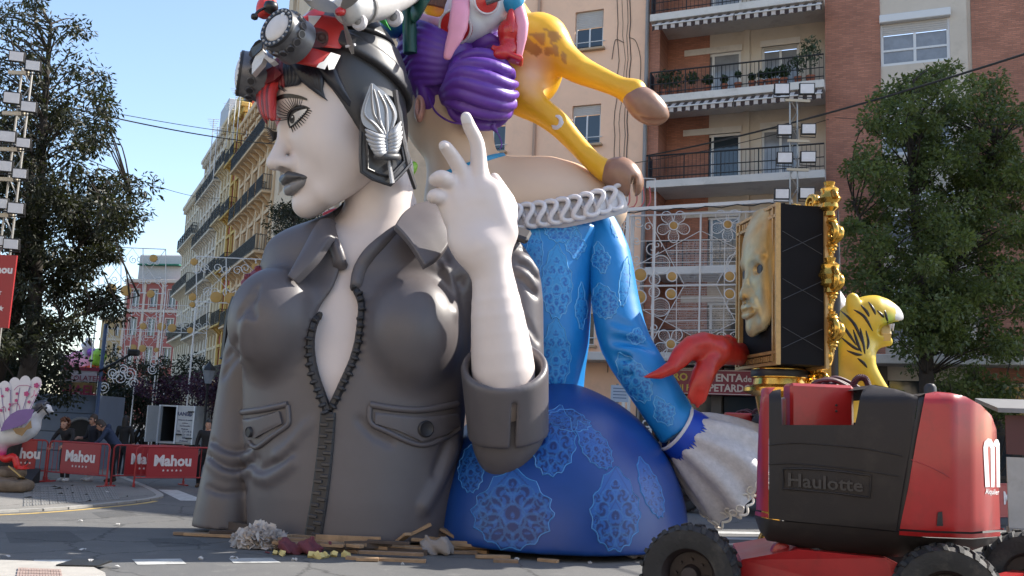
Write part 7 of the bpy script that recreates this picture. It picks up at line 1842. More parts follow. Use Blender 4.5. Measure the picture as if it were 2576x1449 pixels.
def tree(name, label, base, trunk, limbs, poly, Y, nclump, mind, rr, per, size, leafm, seed, sparse=None, thick=2.4):
    rg = random.Random(seed); rn = np.random.default_rng(seed)
    rt = thing(name, base, label, 'tree')
    t = MB()
    for pts, rad in trunk: t.tube(spline(pts, 5), [rad[0]+(rad[1]-rad[0])*i/((len(pts)-1)*5) for i in range((len(pts)-1)*5+1)], 9)
    cl = []
    axis_pts = [p for pts, _ in trunk for p in spline(pts, 8)]
    for (x, y) in pts_in(poly, nclump, rg, mind):
        Yc = Y+rg.gauss(0, thick*.5); c_ = at(x, y, Yc); dn = 1. if sparse is None else sparse(x, y)
        cl.append((tuple(c_), rr*rg.uniform(.6, 1.25)*(.7+.3*dn), dn*rg.uniform(.5, 1.3)))
        # a branch from the trunk to each clump
        cand = [q for q in axis_pts if q.z < c_.z-.15] or axis_pts; q = min(cand, key=lambda q: (q-c_).length+.5*abs(c_.z-q.z-1.0)); mid = q.lerp(c_, .55)+Vector((rg.gauss(0, .12), rg.gauss(0, .12), .18))
        t.tube(spline([q, mid, c_], 4), [.03, .026, .022, .019, .016, .013, .010, .007, .004], 5, caps=False)
    t.build('trunk', M_bark, rt, True, 60)
    V_, Q_ = leaf_crown(cl, per, size, rn, *((.55, .15) if leafm is M_lfL else (.3, .26))); link('crown', np_mesh('crown', V_, Q_, leafm, False), rt, True)
    return rt
k5 = lambda x, y: (x*.6485, y*.6485)
polyL = [k5(*p) for p in ((-150, 40), (60, 0), (150, -60), (215, -10), (195, 60), (330, 72), (372, 200), (430, 385), (420, 445), (385, 550), (440, 690), (570, 705), (520, 870), (445, 960), (430, 1040), (450, 1120), (570, 1130), (480, 1225), (310, 1250), (300, 1300), (190, 1370), (-150, 1400))]
bL = Vector((-12.6, 24.2, KH))
tree('feathery_tree', 'tall dark feathery-leaved tree beside the goose with the fan', tuple(bL), [([bL, at(75, 900, 24.2), at(95, 600, 24.2), at(110, 300, 24.2), at(128, 60, 24.2)], (.26, .04)), ([bL+Vector((-1.3, .4, 0)), at(30, 800, 24.6), at(70, 560, 24.6), at(80, 380, 24.6)], (.3, .06)), ([at(85, 760, 24.2), at(180, 640, 24.0), at(260, 560, 23.8), at(330, 490, 23.8)], (.05, .01)), ([at(75, 820, 24.2), at(180, 800, 23.9), at(270, 765, 23.8), at(350, 745, 23.8)], (.05, .01))],
     [], polyL, 24.2, 280, 15, .42, 230, .16, M_lfL, 5, sparse=lambda x, y: .28 if y < 150 else (.55 if y < 300 else (.85 if y < 480 else 1.15)))
k8 = crop(1800, 0, 2.1184)
polyR = [k8(*p) for p in ((1960, 385), (2130, 385), (2240, 408), (2430, 440), (2455, 560), (2400, 700), (2520, 630), (2640, 680), (2640, 800), (2510, 870), (2540, 960), (2640, 1000), (2640, 2150), (2400, 2250), (2100, 2150), (1800, 2190), (1620, 2050), (1560, 1900), (1480, 1800), (1520, 1600), (1480, 1450), (1500, 1290), (1600, 1150), (1560, 1090), (1440, 1000), (1445, 935), (1560, 950), (1640, 900), (1560, 850), (1550, 735), (1640, 700), (1690, 590), (1860, 505))]
bR = Vector((at(2330, 1150, 25.5).x, 25.5, 0))
tree('leafy_tree', 'broad green street tree in front of the brick building', tuple(bR), [([bR, at(2330, 900, 25.5), at(2310, 600, 25.4), at(2290, 350, 25.4), at(2300, 200, 25.4)], (.24, .04)), ([at(2328, 880, 25.5), at(2240, 760, 25.2), at(2180, 600, 25.0), at(2140, 480, 25.0)], (.10, .025)), ([at(2320, 800, 25.5), at(2420, 640, 25.4), at(2480, 480, 25.4), at(2510, 360, 25.4)], (.10, .025))],
     [], polyR, 25.4, 280, 16, .45, 290, .12, M_lfR, 9, sparse=lambda x, y: .7 if y < 330 else (1.0 if y < 700 else 1.15))
# small tree peeping out between the face and the collar
bS = Vector((at(735, 600, 30).x, 30, 0)); tree('young_tree', 'young street tree showing between the sculpted chin and collar', tuple(bS), [([bS, at(735, 700, 30), at(740, 520, 30)], (.1, .03))], [], [(700, 520), (760, 495), (815, 545), (790, 590), (740, 640), (700, 600)], 30, 22, 12, .5, 220, .12, M_lfL, 11)
# dark shrubs and hedges along the far pavement
def shrub(name, label, cx, cy, Y, rx, rz_, n, m_, seed, grp=None, col='shrub'):
    rn = np.random.default_rng(seed); c_ = at(cx, cy, Y); rt = thing(name, (c_.x, c_.y, 0), label, col, grp); cl = []
    for _ in range(n): cl.append(((c_.x+rn.normal()*rx*.45, c_.y+rn.normal()*.7, c_.z+rn.normal()*rz_*.42), .45, 1.))
    V_, Q_ = leaf_crown(cl, 130, .13, rn); link('leaves', np_mesh('leaves', V_, Q_, m_, False), rt, True)
    t = MB()
    for q in cl[::2]: t.tube([Vector((c_.x+rn.normal()*.2, c_.y, 0)), Vector(q[0])], [.05, .012], 5)
    t.build('stems', M_bark, rt, True); return rt
M_lfD = tree_leafmat('dark_hedge_leaf', (.018, .024, .012), (.02, .03, .01)); M_lfB = tree_leafmat('bougainvillea_bract', (.045, .014, .036), (.05, .012, .04))
shrub('dark_shrub', 'dark bushy shrub behind the white goose and fan', 45, 945, 26.5, 1.7, 1.1, 42, M_lfD, 21); shrub('dark_shrub', 'dark street shrub beside the old lamp posts', 330, 965, 44, 3.2, 1.6, 55, M_lfD, 22); shrub('dark_shrub', 'dark shrub trained around the wire light scrolls', 380, 1010, 46, 2.4, 1.5, 40, M_lfD, 23)
shrub('bougainvillea', 'purple flowering bush under the old balconied facades', 478, 985, 43, 1.8, .8, 20, M_lfB, 24); shrub('bougainvillea', 'dull purple flowering bush by the lamp near the grey sleeve', 545, 985, 40, 1.2, .9, 16, M_lfB, 25)
shrub('planter_shrub', 'leafy green shrub hiding the foot of the brown shop fronts', 2450, 1000, 27.5, 2.0, 1.0, 30, M_lfR, 26)

# ---- crowd barriers
M_bred = mat('barrier_red_paint', (.32, .022, .022), .45, noise=.12, nscale=4, dirt=((.2, .03, .03), .5, 4))
M_bpan = mat('barrier_banner', (.30, .018, .022), .5, noise=.08, nscale=3)
M_bwt = mat('banner_white_letter', (.62, .58, .58), .5)
def star(c_, r): return [(c_[0]+(r if k % 2 == 0 else r*.42)*math.sin(k*math.pi/5), c_[1]+(r if k % 2 == 0 else r*.42)*math.cos(k*math.pi/5)) for k in range(10)]
Mfront = Matrix.Rotation(R(90), 4, 'X')
def barrier(a, b, label, txt='Mahou', H=1.02, p0=.14, p1=.86):
    a, b = Vector((a.x, a.y, a.z)), Vector((b.x, b.y, a.z)); L = (b-a).length; rz = math.atan2(b.y-a.y, b.x-a.x)
    rt = thing('crowd_barrier', tuple(a), label, 'barrier', 'red crowd barriers', rz)
    t = MB(); r = .10; arc = lambda cx, cz, s0: [(cx+r*math.cos(R(x)), 0, cz+r*math.sin(R(x))) for x in s0]
    pts = [(0, 0, .05)]+arc(r, H-r, (180, 160, 135, 110, 90))+arc(L-r, H-r, (90, 70, 45, 20, 0))+[(L, 0, .05)]
    t.tube(pts, .022, 8); t.tube([(0, 0, .26), (L, 0, .26)], .018, 8); t.build('frame', M_bred, rt, False, 60)
    t = MB(); t.b2(L*p0, L*p1, -.012, .012, .28, H-.02); pn_ = t.build('banner', M_bpan, rt, False)
    cx = L*(p0+p1)/2; s_ = min(.42, L*.19)
    if txt: lettering('lettering', txt, Matrix.Translation((cx, -.016, .56)) @ Mfront, s_, M_bwt, pn_, False, bold=.014, squeeze=.95)
    for k in range(5):
        t = MB(); t.prism(star((0, 0), .035), 0, .003, Matrix.Translation((cx+(k-2)*.11, -.014, .44)) @ Mfront); t.build('star', M_bwt, pn_, False)
    for u in (.0, L):
        t = MB(); t.bar((u, -.28, .02), (u, .28, .02), .05, .03); t.bar((u, 0, .03), (u, 0, .12), .05, .05); t.build('foot', M_bred, rt, False)
    for k in range(1, int(L/.14)):
        u = L*k/int(L/.14)
        if L*p0-.02 < u < L*p1+.02: continue
        t = MB(); t.tube([(u, 0, .26), (u, 0, H-.01)], .008, 5); t.build('bar', M_bred, rt, False)
    return rt
def gk(x, y, z=KH): return gnd(*c10(x, y), z)
barrier(gk(-190, 850), gk(268, 868), 'red crowd barrier behind the pink legs of the goose', p0=.48, p1=.86)
barrier(gk(280, 872), gk(648, 902), 'red crowd barrier with three people leaning on it', p0=.22, p1=.86)
barrier(gk(676, 898, .0), gk(1120, 893, .0), 'red crowd barrier half hidden behind another barrier', p0=.16, p1=.8)
barrier(gk(816, 912, .0), gk(1284, 908, .0), 'red crowd barrier in front of the open truck', p0=.14, p1=.80)
bq = gnd(*c6g(2330, 1135)), gnd(*c6g(2640, 1120)); barrier(bq[0], bq[1], 'red crowd barrier behind the lift counterweight', p0=.05, p1=.95)

# ---- people
M_pcl = mat('people_clothes', (.1, .1, .1), .8, attr='paint', noise=.1, nscale=12)
def person(label, base, yaw, H=1.7, top=(.02, .02, .025), legs=(.02, .02, .03), shoes=(.4, .4, .4), skin=(.42, .24, .17), hair=(.03, .02, .015), lean=0., hairlen=.0, arms=None, glasses=False, stance=.0, curly=False, hood=False):
    """one continuous body; local frame: x to the person's left, y forward"""
    s_ = H/1.75; rt = thing('person', base, label, 'person', rz=yaw)
    hip = Vector((0, 0, .92)); L = Matrix.Rotation(-lean, 3, 'X')
    def up(x, y, z): return hip+L @ Vector((x, y, z-.92))
    sh = [up(.19*k, 0, 1.42) for k in (1, -1)]; neck = up(0, .0, 1.48); head = up(0, .02, 1.62) if not lean else up(0, .05, 1.61)
    arms = arms or (((.26, .03, 1.14), (.25, .12, .90)), ((-.26, .03, 1.14), (-.25, .12, .90)))
    ft = [Vector((.10+stance, 0, .05)), Vector((-.10-stance*.4, .06, .05))]; kn = [Vector((.11+stance*.5, .04, .49)), Vector((-.11, .06, .49))]
    def f(P):
        d = chain(P, [hip, up(0, 0, 1.12), up(0, .01, 1.32)], [.145, .135, .15], .1)
        d = smin(d, cap(P, up(.15, 0, 1.40), up(-.15, 0, 1.40), .075, .075), .08)
        d = smin(d, cap(P, neck, up(0, .02, 1.54), .058, .055), .03)
        e = ell(P, head, (.078, .10, .122)); e = smin(e, ell(P, head+L @ Vector((0, .098, -.02)), (.018, .03, .025)), .02); e = smin(e, ell(P, head+L @ Vector((0, .06, -.09)), (.045, .04, .035)), .03)
        for k in (1, -1): e = smin(e, ell(P, head+L @ Vector((.08*k, -.005, -.01)), (.012, .025, .035)), .01)
        d = smin(d, e, .02)
        for k in (0, 1):
            el, ha = Vector(arms[k][0]), Vector(arms[k][1]); d = smin(d, chain(P, [sh[k], el, ha], [.062, .05, .036], .03), .03)
            d = smin(d, ell(P, ha+(ha-el).normalized()*.05, (.042, .042, .045)), .02)
            h0 = hip+Vector((.085*(1 if k == 0 else -1), 0, -.02)); d = smin(d, chain(P, [h0, kn[k], ft[k]+Vector((0, -.02, .04))], [.105, .072, .05], .04), .05)
            d = smin(d, cap(P, ft[k]+Vector((0, -.04, -.0)), ft[k]+Vector((0, .15, -.012)), .052, .04), .02)
        if hood: d = smin(d, ell(P, up(0, -.10, 1.47), (.12, .07, .08)), .05)
        return d
    v, q = sdf_mesh(f, (-.55, -.5, -.01), (.55, .95, 1.85), .022); v = relax(v, q, 1); v[:, 2] = np.maximum(v[:, 2], 0)
    c_ = np.tile(np.array([top]), (len(v), 1)).astype(float); z = v[:, 2]
    c_[(z < .97) & (np.hypot(v[:, 0], v[:, 1]) < .36)] = legs
    hd = np.linalg.norm((v-np.array(head))/np.array([1, 1, 1.25]), axis=1) < .135; c_[hd] = skin; c_[np.linalg.norm(v-np.array(up(0, .02, 1.53)), axis=1) < .065] = skin
    for k in (0, 1): ha = np.array(arms[k][1]); c_[np.linalg.norm(v-ha, axis=1) < .115] = skin
    c_[z < .10] = shoes
    me = np_mesh('body', v*s_, q, M_pcl); paint_mesh(me, v, lambda _: c_); link('body', me, rt, False)
    fg = MB()
    for k in (0, 1):
        el, ha = Vector(arms[k][0]), Vector(arms[k][1]); d = (ha-el).normalized(); sd = d.cross(Vector((0, 0, 1))); sd = sd.normalized() if sd.length > .1 else Vector((1, 0, 0)); dn = sd.cross(d)
        for j in range(4):
            p = ha+d*.085+sd*(.026*(j-1.5)); ln = (.06, .075, .07, .055)[j]; fg.tube([(p)*s_, (p+d*ln*.55-dn*.012)*s_, (p+d*ln*.8-dn*.045)*s_], [.0105, .009, .007], 6)
        p = ha+d*.04+sd*.04*(1 if k else -1); fg.tube([p*s_, (p+d*.035+sd*.03*(1 if k else -1))*s_, (p+d*.065+sd*.03*(1 if k else -1)-dn*.02)*s_], [.012, .010, .008], 6)
    fg.build('fingers', mat('people_skin', skin, .5), rt, False, 60)
    hm = MB(); rg = random.Random(len(label)); Mh = mat('people_hair_%d' % int(hair[0]*1000), hair, .6, noise=.3, nscale=30)
    hc = head+L @ Vector((0, -.02, .03))
    if curly:
        for _ in range(90):
            d = Vector((rg.gauss(0, 1), rg.gauss(0, 1)-.5, rg.gauss(0, 1)+.1)).normalized()
            if d.y > .35 and d.z < .45: continue
            p = hc+Vector((d.x*.125, d.y*.135, d.z*.15)); hm.lathe([(0, -.04), (.03, -.025), (.04, 0), (.03, .025), (0, .04)], 6, Matrix.Translation(p*s_) @ Matrix.Scale(s_, 4))
    else:
        rings = []
        for i in range(8):
            ph = math.pi*(.5*i/7); rings.append([(hc+L @ Vector((.09*math.sin(ph)*math.cos(a), .115*math.sin(ph)*math.sin(a), .135*math.cos(ph)-(.10+hairlen if (i == 7 and math.sin(a) < .35) else (.06 if i == 6 and math.sin(a) < .3 else (-.03 if i == 7 else 0))))))*s_ for a in [k*math.pi/9 for k in range(18)]])
        hm.loft(rings, caps=False)
    hm.build('hair', Mh, rt, False, 70)
    ey = MB()
    for k in (1, -1):
        p = head+L @ Vector((.033*k, .092, .02))
        if glasses: ey.box(p*s_+Vector((0, .008, 0)), (.055, .012, .035))
        else: ey.lathe([(0, -.011), (.009, -.006), (.011, 0), (.009, .006), (0, .011)], 8, Matrix.Translation(p*s_))
    if glasses: ey.box((head+L @ Vector((0, .104, .03)))*s_, (.12, .006, .008))
    ey.build('sunglasses' if glasses else 'eyes', M_black, rt, False)
    mo = MB(); mo.box((head+L @ Vector((0, .098, -.062)))*s_, (.045, .012, .009)); mo.build('mouth', mat('people_lip', (.3, .12, .10), .5), rt, False)
    return rt
pb_ = gk(395, 868); p2 = gk(560, 872); p3 = gk(640, 876); p4 = gk(735, 845, 0); p5 = gk(1245, 905, 0); p6 = gk(600, 800, 0)
person('person with curly reddish hair and black top leaning on the red barrier', tuple(pb_), R(168), 1.62, (.012, .012, .015), (.02, .02, .022), (.5, .5, .5), hair=(.09, .03, .012), lean=.32, curly=True, arms=(((.30, .26, 1.16), (.20, .48, .98)), ((-.30, .26, 1.16), (-.18, .48, .98))))
person('person in dark sweater, white trousers and sunglasses behind the red barrier', tuple(p2+Vector((-.2, .35, 0))), R(150), 1.72, (.015, .018, .03), (.5, .5, .52), (.55, .55, .55), lean=.05, glasses=True, arms=(((.27, .05, 1.14), (.22, .30, 1.12)), ((-.27, .02, 1.14), (-.24, .18, .92))))
person('person in a blue hooded top stooping over the red barrier', tuple(p3+Vector((.05, .4, 0))), R(118), 1.74, (.02, .035, .075), (.012, .012, .014), (.05, .04, .03), lean=.62, hood=True, arms=(((.24, .48, 1.06), (.18, .68, .92)), ((-.24, .46, 1.06), (-.20, .66, .92))))
person('person all in black standing with back turned beyond the barriers', tuple(p4), R(-10), 1.72, (.010, .010, .012), (.015, .016, .022), (.3, .3, .3), hair=(.012, .01, .01), hairlen=.1)
person('person in black coat and brown shoes standing beside the grey sleeve', tuple(p5), R(185), 1.74, (.008, .008, .01), (.012, .012, .014), (.08, .05, .03), hair=(.01, .01, .01), stance=.05)

# ---- goose with aviator cap and a painted fan
c11 = crop(0, 1080, 3.622); YG = 21.6
def g11(x, y, dY=0.): return at(*c11(x, y), YG+dY)
M_gw = mat('goose_white_paint', (.58, .58, .60), .45, noise=.06, nscale=4, attr='paint')
goose = thing('goose_figure', (g11(120, 900).x, YG, KH), 'white sculpted goose in an aviator cap on red legs', 'sculpture')
def gs(P):
    d = chain(P, [g11(-120, 760, .2), g11(60, 720, .1), g11(230, 690), g11(330, 640)], [.30, .30, .26, .2], .1)
    d = smin(d, chain(P, [g11(310, 650), g11(380, 560), g11(440, 480), g11(490, 455)], [.2, .13, .105, .10], .06), .08)
    d = smin(d, ell(P, g11(480, 450), (.15, .12, .12)), .05)
    d = smin(d, chain(P, [g11(510, 460), g11(575, 480)], [.07, .015]), .03)
    d = smin(d, chain(P, [g11(-40, 760), g11(10, 900), g11(20, 960)], [.2, .12, .07], .05), .1)
    return d
def gs_paint(v):
    u, w = proj_np(v.astype(np.float32)); c_ = np.tile(np.array([[.58, .58, .60]]), (len(v), 1)); k = np.clip((w-c11(0, 800)[1])/30, 0, 1)[:, None]; c_ = c_*(1-k)+np.array([[.55, .02, .16]])*k; return c_
lo, hi = bounds([g11(-200, 400), g11(600, 1000)], .45); _o, BV_GO = sculpt('body', gs, lo, hi, .025, M_gw, goose, 2, gs_paint)
M_capb = mat('goose_cap_blue_black', (.03, .035, .055), .35, noise=.1)
def gcap(P):
    d = smax(ell(P, g11(445, 430), (.19, .16, .16)), -ell(P, g11(455, 452, -.0), (.155, .125, .125)), .01)
    pl_ = (P-V3(g11(450, 455))) @ V3((.75, 0, -.66)); return np.maximum(d, pl_)
lo, hi = bounds([g11(445, 430)], .3); sculpt('aviator_cap', gcap, lo, hi, .02, M_capb, goose, 1)
t = MB(); t.tube(spline([g11(400, 490, -.12), g11(450, 440, -.17), g11(490, 400, -.10)], 5), .02, 6); t.tube(spline([g11(440, 400, -.17), g11(480, 460, -.16), g11(520, 510, -.06)], 5), .02, 6); t.build('cap_strap', M_black, goose, smooth=60)
t = MB(); t.lathe([(.03, 0), (.025, .02), (0, .025)], 10, axis_frame(g11(490, 440, -.125), (0.2, -1, 0.1))); t.build('eye', M_black, goose)
M_grl = mat('goose_leg_red_paint', (.55, .02, .02), .35, noise=.1)
for dy in (0, .35):
    t = MB(); t.tube(spline([g11(10, 940, dy), g11(60, 985, dy), g11(150, 965, dy), g11(185, 1060, dy), g11(200, 1085, dy)], 5), [.09]*10+[.075]*6+[.06, .06, .05, .05, .05], 8)
    for (x, y) in ((250, 1050), (300, 1035), (310, 1085), (255, 1095)): t.tube([g11(195, 1075, dy), g11(250, 1085, dy), g11(x, y, dy)], [.05, .035, .012], 6)
    t.build('leg', M_grl, goose, smooth=60)
t = MB(); q = g11(-60, 900, .2); t.tube([q, Vector((q.x, q.y, KH))], .09, 8); t.build('support_post', M_iron, goose)
fan = thing('painted_fan', tuple(g11(60, 680, -.35)), 'large white fan with pink painted flowers and purple sticks on the goose', 'sculpture')
piv = Vector(c11(95, 700)); M_fan = mat('fan_white_paint', (.60, .58, .60), .5, noise=.05, nscale=4); M_fpur = mat('fan_purple_paint', (.16, .09, .26), .5, noise=.12); M_fpk = mat('fan_flower_pink', (.40, .04, .16), .5)
def fp(x, y, dY): return at(*c11(x, y), YG-.38+dY)
nb_ = 6
bladeX = [(-190, 130), (-70, 130), (45, 150), (160, 112), (280, 95), (408, 110)]
for i, (tx, ty) in enumerate(bladeX):
    bx = 60+55*i*.75-40; by = 690-10*i
    d = Vector((tx-bx, ty-by)); L = d.length; d.normalize(); n_ = Vector((-d.y, d.x)); w0, w1 = 24, 62; poly = []
    for s_, w in ((0, w0), (.5, (w0+w1)/2*1.02), (.86, w1)): poly.append((bx+d.x*L*s_+n_.x*w, by+d.y*L*s_+n_.y*w))
    for k in range(1, 8): a = math.pi*k/8; poly.append((bx+d.x*(L*.86+L*.14*math.sin(a))+n_.x*w1*math.cos(a), by+d.y*(L*.86+L*.14*math.sin(a))+n_.y*w1*math.cos(a)))
    for s_, w in ((.86, w1), (.5, (w0+w1)/2*1.02), (0, w0)): poly.append((bx+d.x*L*s_-n_.x*w, by+d.y*L*s_-n_.y*w))
    n = len(poly); dy = .02*(i % 2); t = MB(); t.add([fp(x, y, dy) for x, y in poly]+[fp(x, y, dy+.10) for x, y in poly], [tuple(range(n)), tuple(range(2*n-1, n-1, -1))]+[(k, (k+1) % n, n+(k+1) % n, n+k) for k in range(n)]); t.build('fan_blade', M_fan, fan)
    t = MB(); t.bar(fp(bx, by, -.012), fp(bx+d.x*L*.8+n_.x*(w1-8), by+d.y*L*.8+n_.y*(w1-8), -.012), .008, .008); t.build('fold_line', M_fpur, fan)
pur = [(5, 690), (40, 590), (110, 510), (190, 465), (280, 452), (365, 455), (335, 540), (285, 600), (190, 640), (90, 670)]
n = len(pur); t = MB(); t.add([fp(x, y, -.035) for x, y in pur]+[fp(x, y, .02) for x, y in pur], [tuple(range(n)), tuple(range(2*n-1, n-1, -1))]+[(k, (k+1) % n, n+(k+1) % n, n+k) for k in range(n)]); t.build('fan_sticks', M_fpur, fan)
for (x, y, r) in ((388, 200, 38), (75, 242, 30), (180, 288, 22), (282, 290, 38), (25, 314, 20), (172, 360, 24), (308, 376, 22), (382, 306, 14), (105, 402, 18), (10, 466, 22), (95, 456, 16)):
    t = MB(); pts = [(x+r*.8*(.72+.28*abs(math.cos(2.5*a)))*math.cos(a), y+.8*r*(.72+.28*abs(math.cos(2.5*a)))*math.sin(a)) for a in [k*math.pi/15 for k in range(30)]]; n = len(pts)
    t.add([fp(*p, -.022) for p in pts]+[fp(*p, .0) for p in pts], [tuple(range(n))]+[(k, (k+1) % n, n+(k+1) % n, n+k) for k in range(n)]); t.build('painted_flower', M_fpk, fan)
for pth in (((210, 455), (205, 420), (180, 390), (110, 400)), ((60, 480), (50, 430), (20, 440)), ((330, 330), (360, 300), (365, 250)), ((150, 250), (200, 205), (280, 200), (340, 220)), ((90, 460), (100, 430), (150, 400))):
    t = MB(); t.tube(spline([fp(*p, -.02) for p in pth], 5), .006, 5); t.build('painted_stem', M_fpk, fan)
M_cob = mat('carton_brown', (.26, .16, .07), .8, noise=.25, nscale=8)
t = MB(); sheetp = [(135, 665), (190, 655), (260, 650), (330, 570), (340, 655), (290, 670), (235, 740), (170, 715)]; n = len(sheetp); t.add([fp(*p, -.06) for p in sheetp]+[fp(*p, .0) for p in sheetp], [tuple(range(n))]+[(k, (k+1) % n, n+(k+1) % n, n+k) for k in range(n)]); t.build('bow', M_cob, fan)
# sandbags, broom, dustpan
M_sack = mat('sandbag_cloth', (.15, .11, .075), .9, noise=.3, nscale=6, bump=.4, bscale=30)
for k, (x, y, z, sx, sy, rot, lab) in enumerate(((40, 1330, .12, .55, .34, .1, 'brown sandbag lying flat under the goose'), (20, 1290, .34, .42, .34, -.4, 'brown sandbag stacked on top below the goose'), (-90, 1300, .14, .5, .34, .3, 'brown sandbag at the back of the goose heap'), (30, 1180, .16, .40, .3, .8, 'crumpled brown sack leaning against the goose post'))):
    p = gnd(*c11(x, y), KH); rt = thing('sandbag', (p.x, p.y, KH+z-.12), lab, 'sandbag'); 
    f = lambda P, sx=sx, sy=sy: rbox(P, (0, 0, .12), (sx, sy, .12), None, .11)+.02*np.sin(P[:, 0]*13)*np.sin(P[:, 1]*11)
    v, q = sdf_mesh(f, (-.65, -.5, -.05), (.65, .5, .32), .04); me = np_mesh('sack', relax(v, q, 1), q, M_sack); me.transform(Matrix.Rotation(rot, 4, 'Z')); link('sack', me, rt, False)
p = gnd(*c11(215, 1225), KH); br_ = thing('broom', tuple(p), 'wooden broom leaning across the black dustpan', 'broom'); t = MB(); t.tube([g11(90, 1060, -.6), g11(225, 1175, -.7)], .016, 6); t.build('handle', mat('broom_wood', (.40, .26, .08), .6), br_)
q0 = g11(225, 1175, -.7); q1 = gnd(*c11(305, 1235), KH); t = MB(); rg = random.Random(2)
for k in range(24): t.tube([q0+Vector((rg.gauss(0, .02), rg.gauss(0, .02), 0)), q1+Vector((rg.gauss(0, .07), rg.gauss(0, .07), .02))], .008, 4)
t.build('bristles', mat('broom_straw', (.34, .22, .07), .8), br_)
p = gnd(*c11(190, 1238), KH); dp = thing('dustpan', tuple(p), 'black plastic dustpan lying on the pavement by the broom', 'dustpan'); t = MB(); t.loft([[(-.35, -.2, 0), (.4, -.2, 0), (.4, -.2, .03), (-.35, -.2, .03)], [(-.35, .25, .0), (.4, .25, .0), (.4, .25, .34), (-.35, .25, .30)]]); t.build('pan', M_black, dp, False); t = MB(); t.tube([(0, .25, .3), (-.1, .55, .5)], .02, 6); t.build('grip', M_black, dp, False)

# ---- box truck
c12 = crop(250, 1150, 4.14); YT = 40.
a = at(*c12(862, 640), YT); b = at(*c12(1335, 668), YT); zt_ = at(*c12(905, 172), YT).z
tr = thing('box_truck', ((a.x+b.x)/2, YT, 0), 'white box truck standing open at the back beyond the barriers', 'truck', rz=R(-14))
Wt = (b-a).length/2*1.04; z0t = a.z; M_tw = mat('truck_white', (.42, .41, .40), .5, noise=.15, nscale=2, dirt=((.22, .2, .18), .6, 2)); M_ti = mat('truck_blue_letter', (.03, .04, .10), .5)
t = MB(); Lt = 4.2
t.b2(-Wt, -Wt+.06, 0, Lt, z0t, zt_); t.b2(Wt-.06, Wt, 0, Lt, z0t, zt_); t.b2(-Wt+.06, Wt-.06, 0, Lt, zt_-.06, zt_); t.b2(-Wt+.06, Wt-.06, 0, Lt, z0t, z0t+.08); t.b2(-Wt+.06, Wt-.06, Lt-.06, Lt, z0t+.08, zt_-.06); t.build('cargo_box', M_tw, tr, False)
t = MB(); t.b2(-Wt+.07, Wt-.07, Lt-.10, Lt-.07, z0t+.09, zt_-.07); t.b2(-Wt+.062, -Wt+.075, .1, Lt-.1, z0t+.09, zt_-.07); t.build('lining', M_int, tr, False)
t = MB(); t.b2(.02, Wt-.02, -.05, .0, z0t+.06, zt_-.06, .01); dr = t.build('rear_door', M_tw, tr, False); hT = zt_-z0t
t = MB(); t.box((-Wt-.03, -.42, (z0t+zt_)/2), (.05, .85, hT-.1), None, .01); t.build('open_door', M_tw, tr, False)
for u in (-Wt+.02, Wt-.03, .0): t = MB(); t.b2(u-.03, u+.03, -.09, -.052, z0t, zt_); t.build('door_post', M_alu, tr, False)
for zz in (z0t+.25, zt_-.25): t = MB(); t.b2(Wt-.32, Wt-.02, -.10, -.055, zz-.03, zz+.03); t.build('hinge', M_iron, dr, False)
t = MB(); t.b2(.06, .3, -.11, -.055, z0t+.36, z0t+.42); t.build('handle', M_iron, dr, False)
ltr = lambda s_, x, z, sz, **k: lettering('lettering', s_, Matrix.Translation((x, -.056, z)) @ Mfront, sz, M_ti, dr, False, **k)
ltr('RANEO', .36, zt_-.42, .22, bold=.006); t = MB(); t.tube([(Wt-.22+.09*math.cos(k*math.pi/8), -.06, zt_-.35+.09*math.sin(k*math.pi/8)) for k in range(16)], .01, 5, closed=True); t.build('ring_mark', M_ti, dr, False); ltr('4', Wt-.22, zt_-.40, .15)
for k, (s_, sz) in enumerate((('Transporte de muebles', .075), ('y pianos', .075), ('Guardamuebles', .08), ('Mudanzas', .08), ('TEL. 121 14 31', .12), ('FAX 121 10 33', .12), ('Silla', .12), ('(Valencia)', .10))): ltr(s_, Wt*.5, zt_-.62-.125*k, sz)
t = MB(); t.b2(-Wt*.35, Wt*.3, -.04, .05, z0t-.28, z0t-.1); t.build('number_plate', M_alu, tr, False)
for u in (-Wt*.62, Wt*.62):
    t = MB(); t.lathe([(.2, -.12), (.36, -.12), (.38, -.08), (.38, .08), (.36, .12), (.2, .12), (.15, .06), (0, .06)], 20, frame((u, .9, .38), (0, 1, 0), z=(1, 0, 0))); t.build('wheel', M_tyre, tr, False, 40)
    t = MB(); t.b2(u-.14, u+.14, -.03, .02, z0t-.18, z0t-.06); t.build('tail_light', mat('tail_red', (.3, .02, .02), .3), tr, False)
t = MB(); t.b2(-Wt*.9, Wt*.9, .1, Lt+1.6, z0t-.25, z0t-.02); t.build('chassis', M_iron, tr, False)
t = MB(); t.b2(-Wt*.95, Wt*.95, Lt+.1, Lt+1.7, z0t-.1, zt_-.3, .15); t.build('cab', M_tw, tr, False)
for k in range(3): lettering('lettering', ('MUDANZAS', 'SILLA', 'TRANSPORTES')[k], Matrix.Translation((-Wt-.005, 1.6+.2*k, zt_-.5-.38*k)) @ Matrix.Rotation(R(-90), 4, 'Z') @ Mfront, .26-.05*k, M_ti, tr, False)

